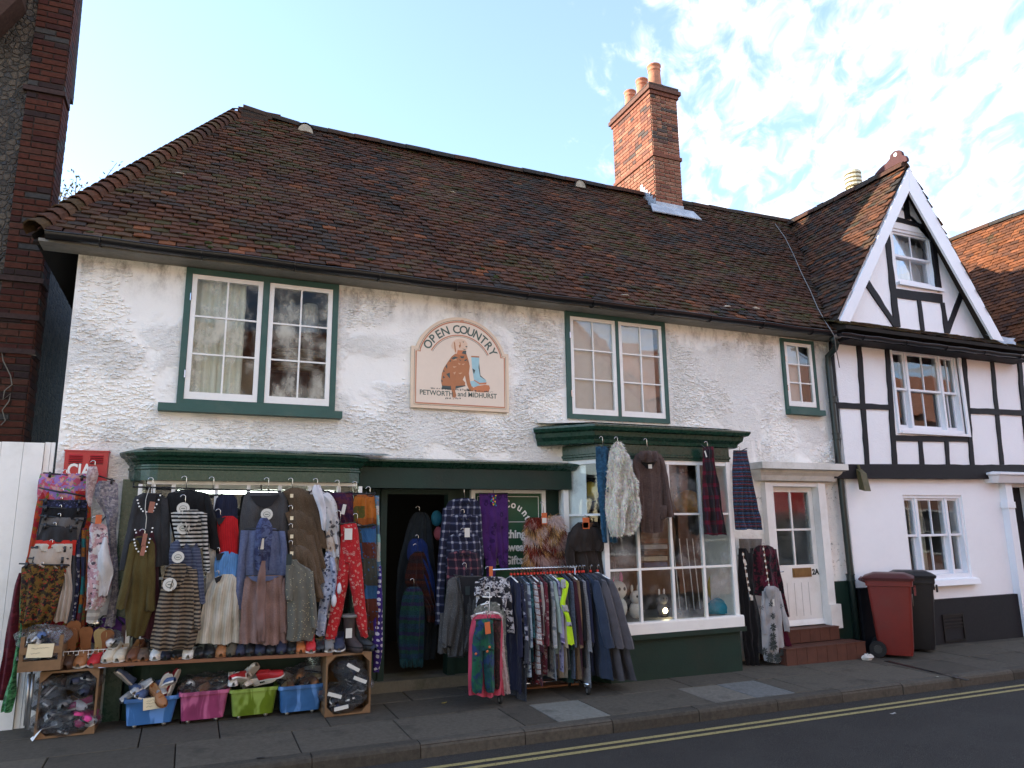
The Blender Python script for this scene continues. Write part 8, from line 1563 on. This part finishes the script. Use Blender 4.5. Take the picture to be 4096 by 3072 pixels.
c = T(2, 440, 500, ty0+.14); bag('bagged_slippers', 'grey and blue slippers in a big clear bag heaped in the wooden tray', (c.x, c.y, c.z), (.21, .14, .10), 95, [LM['navy'], LM['lgrey'], LM['denim'], LM['grey']])
c = T(2, 380, 705, ty0+.14); bag('bagged_sandals', 'black sandals in a flat clear bag low in the wooden tray', (c.x, c.y, c.z), (.16, .12, .045), 96, [LM['black'], LM['black']])
# --- plank shelf
pxl, pxr = T(2, 950, 790, yc-.02), T(4, 800, 1402, yc-.02); zsh_ = cz1+.004
pf = [T(2, 955, 785, yl_-.02), T(5, 1000, 262, (yl_+yc)/2-.02), T(5, 1790, 213, yc-.02)]; zP = [p.z for p in pf]; zpl = sum(zP)/3
shl = thing('plank_shelf', 'long orange brown plank carrying a row of shoes under the window', 'shelf', (pf[1].x, pf[1].y, zpl)); A_, B_ = Vector((pf[0].x, yl_-.02, zP[0])), Vector((pf[2].x, yc-.02, zP[2]))
build('plank', MB().hexa([A_+Vector((0, 0, -.028)), B_+Vector((0, 0, -.028)), B_+Vector((0, .27, -.028)), A_+Vector((0, .27, -.028)), A_, B_, B_+Vector((0, .27, 0)), A_+Vector((0, .27, 0))]), M['plank'], shl)
build('rear_plank', MB().hexa([A_+Vector((0.0, .30, -.028)), B_+Vector((.3, .30, -.028)), B_+Vector((.3, .50, -.028)), A_+Vector((0, .50, -.028)), A_+Vector((0, .30, 0)), B_+Vector((.3, .30, 0)), B_+Vector((.3, .50, 0)), A_+Vector((0, .50, 0))]), M['plank'], shl)
mx = A_.lerp(B_, .02); build('wire_bracket', MB().tube([mx+Vector((0, 0, -.03)), mx+Vector((.28, 0, -.035)), mx+Vector((.28, .2, -.035))], .004, 5), M['chrome'], shl)
# --- the row of shoes: zoom 2 for the crate top, zoom 5 for the plank; toes to the street
def on_plank(kz, x, y): 
    # intersection of the pixel ray with the plank plane (toe tip)
    d = ray(*q(kz, x, y)); n_ = (B_-A_).cross(Vector((0, 1, 0))); t = (A_-CAM).dot(n_)/d.dot(n_); return CAM+d*t
ROW = [(5, 42, 278, 'cream', 'rub', 'cream', 'bar', 'cream loafer with stitched front'), (5, 130, 275, 'cream', 'rub', 'insole', None, 'cream slip-on shoe with tan lining'), (5, 232, 270, 'chest', 'gum', 'insole', 'bar', 'chestnut loafer with gold snaffle'), (5, 328, 268, 'taupe', 'gum', 'taupe', 'bar', 'mushroom brown suede loafer'), (5, 420, 262, 'white', 'rub', 'insole', None, 'white slip-on plimsoll with tan lining'), (5, 500, 256, 'navy', 'black', 'gum', None, 'navy pump lying half behind the white plimsoll'), (5, 585, 254, 'black', 'gum', 'black', None, 'black shoe with upturned tan sole'), (5, 676, 250, 'white', 'rub', 'black', 'bar', 'white strap shoe with black lining'), (5, 755, 246, 'black', 'black', 'black', 'bow', 'small black strap shoe'), (5, 842, 240, 'black', 'black', 'gum', None, 'black pump with tan insole beside the small black strap shoe'), (5, 930, 240, 'tan', 'gum', 'tan', 'bow', 'tan moccasin with bow'), (5, 1000, 236, 'olive', 'black', 'brown', None, 'dark olive ankle shoe'), (5, 1070, 230, 'navy', 'black', 'orange', 'bar', 'navy sandal with orange lining'), (5, 1145, 230, 'black', 'black', 'insole', None, 'slim black ballet pump'), (5, 1228, 226, 'navy', 'black', 'orange', None, 'wide dark pump with orange insole'), (5, 1318, 220, 'black', 'black', 'white', 'bar', 'black strap shoe with white lining'), (5, 1395, 215, 'navy', 'black', 'insole', None, 'navy suede loafer'), (5, 1475, 208, 'black', 'black', 'gum', 'bar', 'black loafer with metal bar'), (5, 1545, 208, 'orange', 'gum', 'tan', None, 'rust orange suede shoe'), (5, 1625, 203, 'red', 'rub', 'red', 'bow', 'red bow fronted shoe'), (5, 1700, 203, 'black', 'black', 'gold', 'bar', 'black and gold strap shoe'), (5, 1768, 192, 'grey', 'rub', 'lgrey', 'bar', 'grey buckled loafer near the wellington boots'), (5, 1838, 215, 'navy', 'white', 'navy', None, 'navy slip-on with white sole on the grey crate')]
for (kz, x, y, a, b, l_, tr_, lb) in ROW:
    t0_ = T(kz, x, y-6, A_.y); f_ = (t0_.x-A_.x)/(B_.x-A_.x); yt_ = A_.y+(B_.y-A_.y)*f_+.015; t = T(kz, x, y-6, yt_); an = -1.72+sr_.uniform(-.2, .2); L = .25*sr_.uniform(.96, 1.05); ti = sr_.uniform(.22, .38); h = Vector((t.x-math.cos(an)*L*math.cos(ti), yt_-math.sin(an)*L*math.cos(ti), A_.z+(B_.z-A_.z)*f_+math.sin(ti)*L+.002))
    shoe(h, an, (LM[a], LM[b], LM[l_]), lb+', standing on the plank shelf', L, ti, 0, tr_, 'shoe', 'shoes in the row under the window', name='shoe', wk=1.32, hk_=1.15)
for (x, y, a, b, l_, tr_, lb) in ((520, 815, 'black', 'black', 'insole', None, 'black patent pump'), (665, 812, 'brown', 'brown', 'brown', 'bar', 'dark brown brogue loafer'), (795, 800, 'tan', 'rub', 'insole', 'bow', 'tan deck shoe with pale sole'), (935, 775, 'red', 'rub', 'insole', 'bar', 'red and white deck shoe')):
    d = ray(*q(2, x, y-6)); t = CAM+d*((lz1+.004-CAM.z)/d.z); an = -1.75+sr_.uniform(-.15, .15); t = T(2, x, y-8, yl_-.0); shoe((t.x-math.cos(an)*.235, yl_+.02-math.sin(an)*.235, lz1+.08), an, (LM[a], LM[b], LM[l_]), lb+' on top of the brown crate', .25, .30, 0, tr_, 'shoe', 'shoes on top of the brown crate', wk=1.32, hk_=1.15)
# wire basket of slippers and bags behind
wb0, wb1 = T(2, 650, 640, yl_+.12), T(2, 1300, 632, yl_+.12); zb0 = T(2, 900, 720, yl_+.12).z; wk_ = thing('wire_basket', 'white wire basket of slippers behind the loafers', 'basket', ((wb0.x+wb1.x)/2, yl_+.2, zb0))
wm = MB(); zt_ = (wb0.z+wb1.z)/2
for z in (zb0, (zb0+zt_)/2, zt_): wm.tube([(wb0.x, yl_+.12, z), (wb1.x, yl_+.12, z), (wb1.x, yl_+.40, z), (wb0.x, yl_+.40, z)], .0035, 5, close=True)
for k in range(14): x = wb0.x+(wb1.x-wb0.x)*k/13; wm.tube([(x, yl_+.12, zt_), (x, yl_+.12, zb0), (x, yl_+.40, zb0), (x, yl_+.40, zt_)], .0028, 5)
build('wires', wm, M['whiteplastic'], wk_)
for (x, y, m_, l_, lb, rx) in ((715, 560, 'tan', 'insole', 'beaded tan and red slipper standing in the wire basket', 0), (745, 480, 'black', 'gum', 'dark purple slipper behind the beaded one', 0), (870, 540, 'black', 'black', 'black slipper standing sole forward in the wire basket', 0), (1015, 560, 'gold', 'gold', 'straw yellow slipper standing in the wire basket', 0), (1090, 570, 'cream', 'cream', 'cream espadrille standing in the wire basket', 0)):
    p = T(2, x, y+70, yl_+.2); shoe((p.x, yl_+.22, p.z-.02), -1.57, (LM[m_], LM['gum'] if m_ != 'gold' else LM['gold'], LM[l_]), lb, .22, -1.15, sr_.uniform(-.2, .2), None, 'slipper', 'slippers in the wire basket', name='slipper', wk=1.2)
c = T(2, 1170, 540, yl_+.2); bag('sequin_purse', 'silver sequinned purse in crinkled film at the end of the wire basket', (c.x, c.y, c.z), (.07, .06, .09), 120, [LM['white'], LM['lgrey']])
c = T(2, 1275, 540, yl_+.22); ob = build('shoe_box', MB().box(c.x-.035, c.x+.035, c.y, c.y+.2, c.z-.13, c.z+.13), surf('glitter_dark', (.06, .02, .03), .3, .6, 60, .5, 200), None, loc=tuple(c)); tag(ob, 'dark glittery box at the end of the wire basket', 'box')
c = T(2, 800, 400, yl_+.38); cb = thing('cooler_bag', 'red soft cooler bag with white lettering behind the slippers', 'bag', tuple(c)); build('body', MB().ball((c.x, c.y, c.z-.02), .15, .08, .085, 16, 8, .03, 2), surf('red_nylon', (.45, .015, .035), .5, .2, 8, .2, 60), cb, True); text('lettering', 'Cooler', .085, (c.x-.01, c.y-.088, c.z-.035), M['letterwhite'], cb, depth=.002, bold=.002)
build('handle', MB().tube([(c.x-.08, c.y-.05, c.z+.05), (c.x, c.y-.06, c.z+.09), (c.x+.08, c.y-.05, c.z+.05)], .006, 6), M['blackplastic'], cb, True)
c = T(2, 1110, 420, yl_+.40); hb = thing('velvet_bag', 'crushed purple velvet bag with silver trim behind the slippers', 'bag', tuple(c)); pv = surf('purple_velvet', (.09, .018, .16), .6, .6, 9, .6, 30, .4)
build('body', MB().ball((c.x+.02, c.y, c.z-.02), .21, .09, .12, 16, 9, .10, 5), pv, hb, True); build('trim', MB().ball((c.x-.12, c.y-.06, c.z+.06), .075, .03, .045, 10, 6, .1, 3), M['chrome'], hb, True); build('strap', MB().tube([(c.x-.16, c.y-.07, c.z+.0), (c.x-.05, c.y-.06, c.z+.12), (c.x+.05, c.y-.06, c.z+.12), (c.x+.17, c.y-.07, c.z-.01)], .008, 6), M['ink'], hb, True)
# wellington boots at the end of the shelf
def boot(c, ang, mats, label, h=.30, s=1.0):
    fw = Vector((math.cos(ang), math.sin(ang), 0)); sd = Vector((-fw.y, fw.x, 0)); c = Vector(c); mb = MB(); rows = []
    for w, f0, f1, hw in ((0, -.05, .19, .040), (.03, -.055, .20, .044), (.06, -.05, .185, .042), (.085, -.05, .12, .042), (.12, -.052, .055, .043), (.18, -.055, .048, .046), (.25, -.06, .055, .052), (h, -.065, .06, .056)):
        m_ = (f0+f1)/2; hl_ = (f1-f0)/2; rows.append([c+fw*(m_+hl_*math.cos(R(a)))*s+sd*(hw*math.sin(R(a)))*s+Vector((0, 0, w*s)) for a in range(0, 360, 24)])
    ix = [mb.pts(r_) for r_ in rows]; n_ = len(ix[0])
    for A0, B0 in zip(ix, ix[1:]):
        for k in range(n_): mb.face((A0[k], A0[(k+1) % n_], B0[(k+1) % n_], B0[k]))
    mb.face(ix[0][::-1]); o = build('boot', mb, mats[0], None, True, loc=tuple(c)); tag(o, label, 'boot', 'boots at the end of the shoe row')
    build('cuff', MB().tube([p+Vector((0, 0, -.02)) for p in rows[-1]], .014*s, 8, close=True), mats[1], o, True)
    sm = MB(); a_ = sm.pts([p+Vector((0, 0, 0)) for p in rows[0]]); b_ = sm.pts([p+Vector((0, 0, .022)) for p in rows[1]]); 
    for k in range(n_): sm.face((a_[k], a_[(k+1) % n_], b_[(k+1) % n_], b_[k]))
    build('sole', sm, M['rubber'], o); return o
p = T(4, 930, 1400, yc+.05); bt = boot((p.x, yc+.16, cz1+.003), -1.2, (surf('brown_boot', (.045, .032, .030), .7, .25, 12), LM['grey'], 0), 'dark brown fleece topped boot at the end of the shoe row', .30, 1.15); ticket(bt, 4, 913, 1258, yc+.06, w=.06, h=.09, mat='card')
p = T(4, 1000, 1400, yc+.12); boot((p.x-.02, yc+.24, cz1+.003), -1.0, (surf('slate_boot', (.030, .034, .036), .6, .25, 12), LM['grey'], 0), 'slate grey fleece topped boot behind the dark brown one', .30, 1.15)
p = T(4, 1045, 1385, yc+.1); shoe((p.x+.0, yc+.27, cz1+.003), -1.3, (LM['navy'], LM['black'], LM['navy']), 'navy ankle shoe beside the spotted purple trousers', .25, 0, 0, None, 'shoe', 'shoes in the row under the window')

# ---------------------------------------------------------------- goods inside the canted bay
ys_ = -.15
def disp(name, label, cat, mb, mat, c, group='goods displayed inside the canted bay'): o = build(name, mb, mat, None, True, loc=c); tag(o, label, cat, group); return o
whp = surf('white_plush', (.70, .68, .64), .95, .1, 8, .5, 80)
for (x, y, s_, lb) in ((560, 1130, 1.0, 'large white plush toy behind the misted bay glass'), (670, 1165, .72, 'small white plush toy beside the large one'), (830, 1150, .6, 'grey plush toy in the middle of the bay')):
    c = T(8, x, y+60, ys_); c.z = zs; o = disp('plush_toy', lb, 'toy', MB().ball((c.x, ys_, c.z+.13*s_), .12*s_, .10*s_, .14*s_, 14, 10), whp if s_ != .6 else LM['grey'], tuple(c))
    build('head', MB().ball((c.x, ys_-.02, c.z+.34*s_), .11*s_, .10*s_, .11*s_, 14, 10), whp if s_ != .6 else LM['grey'], o, True)
    for sx in (-1, 1): build('ear', MB().ball((c.x+sx*.06*s_, ys_, c.z+.48*s_), .025*s_, .02*s_, .07*s_, 8, 6), LM['pink'] if s_ == 1.0 else whp, o, True); build('eye', MB().ball((c.x+sx*.035*s_, ys_-.115*s_, c.z+.36*s_), .017*s_, .01, .022*s_, 8, 6), M['ink'], o, True)
c = T(8, 1180, 1185, ys_); disp('wool_ball', 'big turquoise pompom ball low in the bay window', 'ball', MB().ball(c, .18, .16, .14, 22, 14, .05, 4), surf('turquoise_wool', (.04, .30, .42), .95, .3, 30, .8, 60), (c.x, ys_, c.z-.14))
c = T(8, 1180, 1060, ys_+.25); disp('yellow_cushion', 'yellow plush cushion behind the turquoise ball', 'cushion', MB().ball((c.x, ys_+.25, c.z), .20, .12, .28, 16, 10, .04, 8), surf('yellow_plush', (.50, .42, .03), .95, .3, 10), (c.x, ys_+.25, c.z-.28))
c = T(8, 985, 545, .3); disp('orange_lampshade', 'orange lantern shade hanging inside the bay', 'lantern', MB().ball(c, .20, .18, .17, 18, 12, .03, 5), surf('orange_paper', (.45, .22, .03), .8, .3, 12), (c.x, .3, c.z-.17))
c = T(8, 400, 475, -.02); disp('yellow_flowers', 'yellow artificial flower ball at the side of the bay', 'flowers', MB().ball(c, .11, .09, .11, 16, 10, .18, 6), surf('yellow_petals', (.75, .55, .03), .8, .3, 30), (c.x, -.02, c.z-.11))
c = T(8, 405, 560, -.02); disp('glass_globe', 'clear glass globe below the yellow flowers', 'globe', MB().ball(c, .10, .10, .11, 18, 12), M['glass'], (c.x, -.02, c.z-.11))
c = T(8, 845, 1195, -.2); lp = thing('spot_lamp', 'small lit spotlight standing low in the bay window', 'lamp', (c.x, -.2, zs)); build('bulb', MB().ball(c, .032, .03, .032, 12, 8), glow('lamp_glow', (1.0, .80, .45), 14), lp, True); build('stem', MB().tube([(c.x, -.17, zs), (c.x, -.17, c.z-.03)], .008, 6).lathe((c.x, -.17, zs), [(.05, 0), (.05, .012), (.01, .016)], 12), M['blackplastic'], lp)
st = thing('card_spinner', 'white wire stand and leaning frames inside the bay', 'stand', (T(8, 930, 930, .25).x, .25, zs))
for x in (890, 930, 975, 1010): a = T(8, x, 760, .25); build('wire', MB().tube([a, (a.x+.06, .25, zs)], .007, 5), M['whiteplastic'], st)
for k in range(5): a = T(8, 720, 780+k*36, .35); b = T(8, 860, 780+k*36, .35); ob = build('shelf_goods', MB().box(a.x, b.x, .35, .45, a.z-.02, a.z+.035), LM[('chest', 'lgrey', 'brown', 'cream', 'denim')[k]], None, loc=(a.x, .35, a.z)); tag(ob, ('brown', 'grey', 'dark brown', 'cream', 'denim blue')[k]+' folded goods on a shelf inside the bay', 'stock', 'goods displayed inside the canted bay')
# stock further inside the doorway
for i, (x, y, r_, m_, lb) in enumerate(((410, 370, .07, (.02, .18, .30), 'turquoise round bag hanging inside the doorway'), (420, 470, .06, (.45, .12, .16), 'pink bag hanging inside the doorway'))):
    c = T(6, x, y, .5); ob = build('hanging_bag', MB().ball(c, r_, .04, r_*1.3, 12, 8, .06, i), surf('bag_mat', m_, .7), None, True, loc=(c.x, .5, c.z-r_)); tag(ob, lb, 'bag')
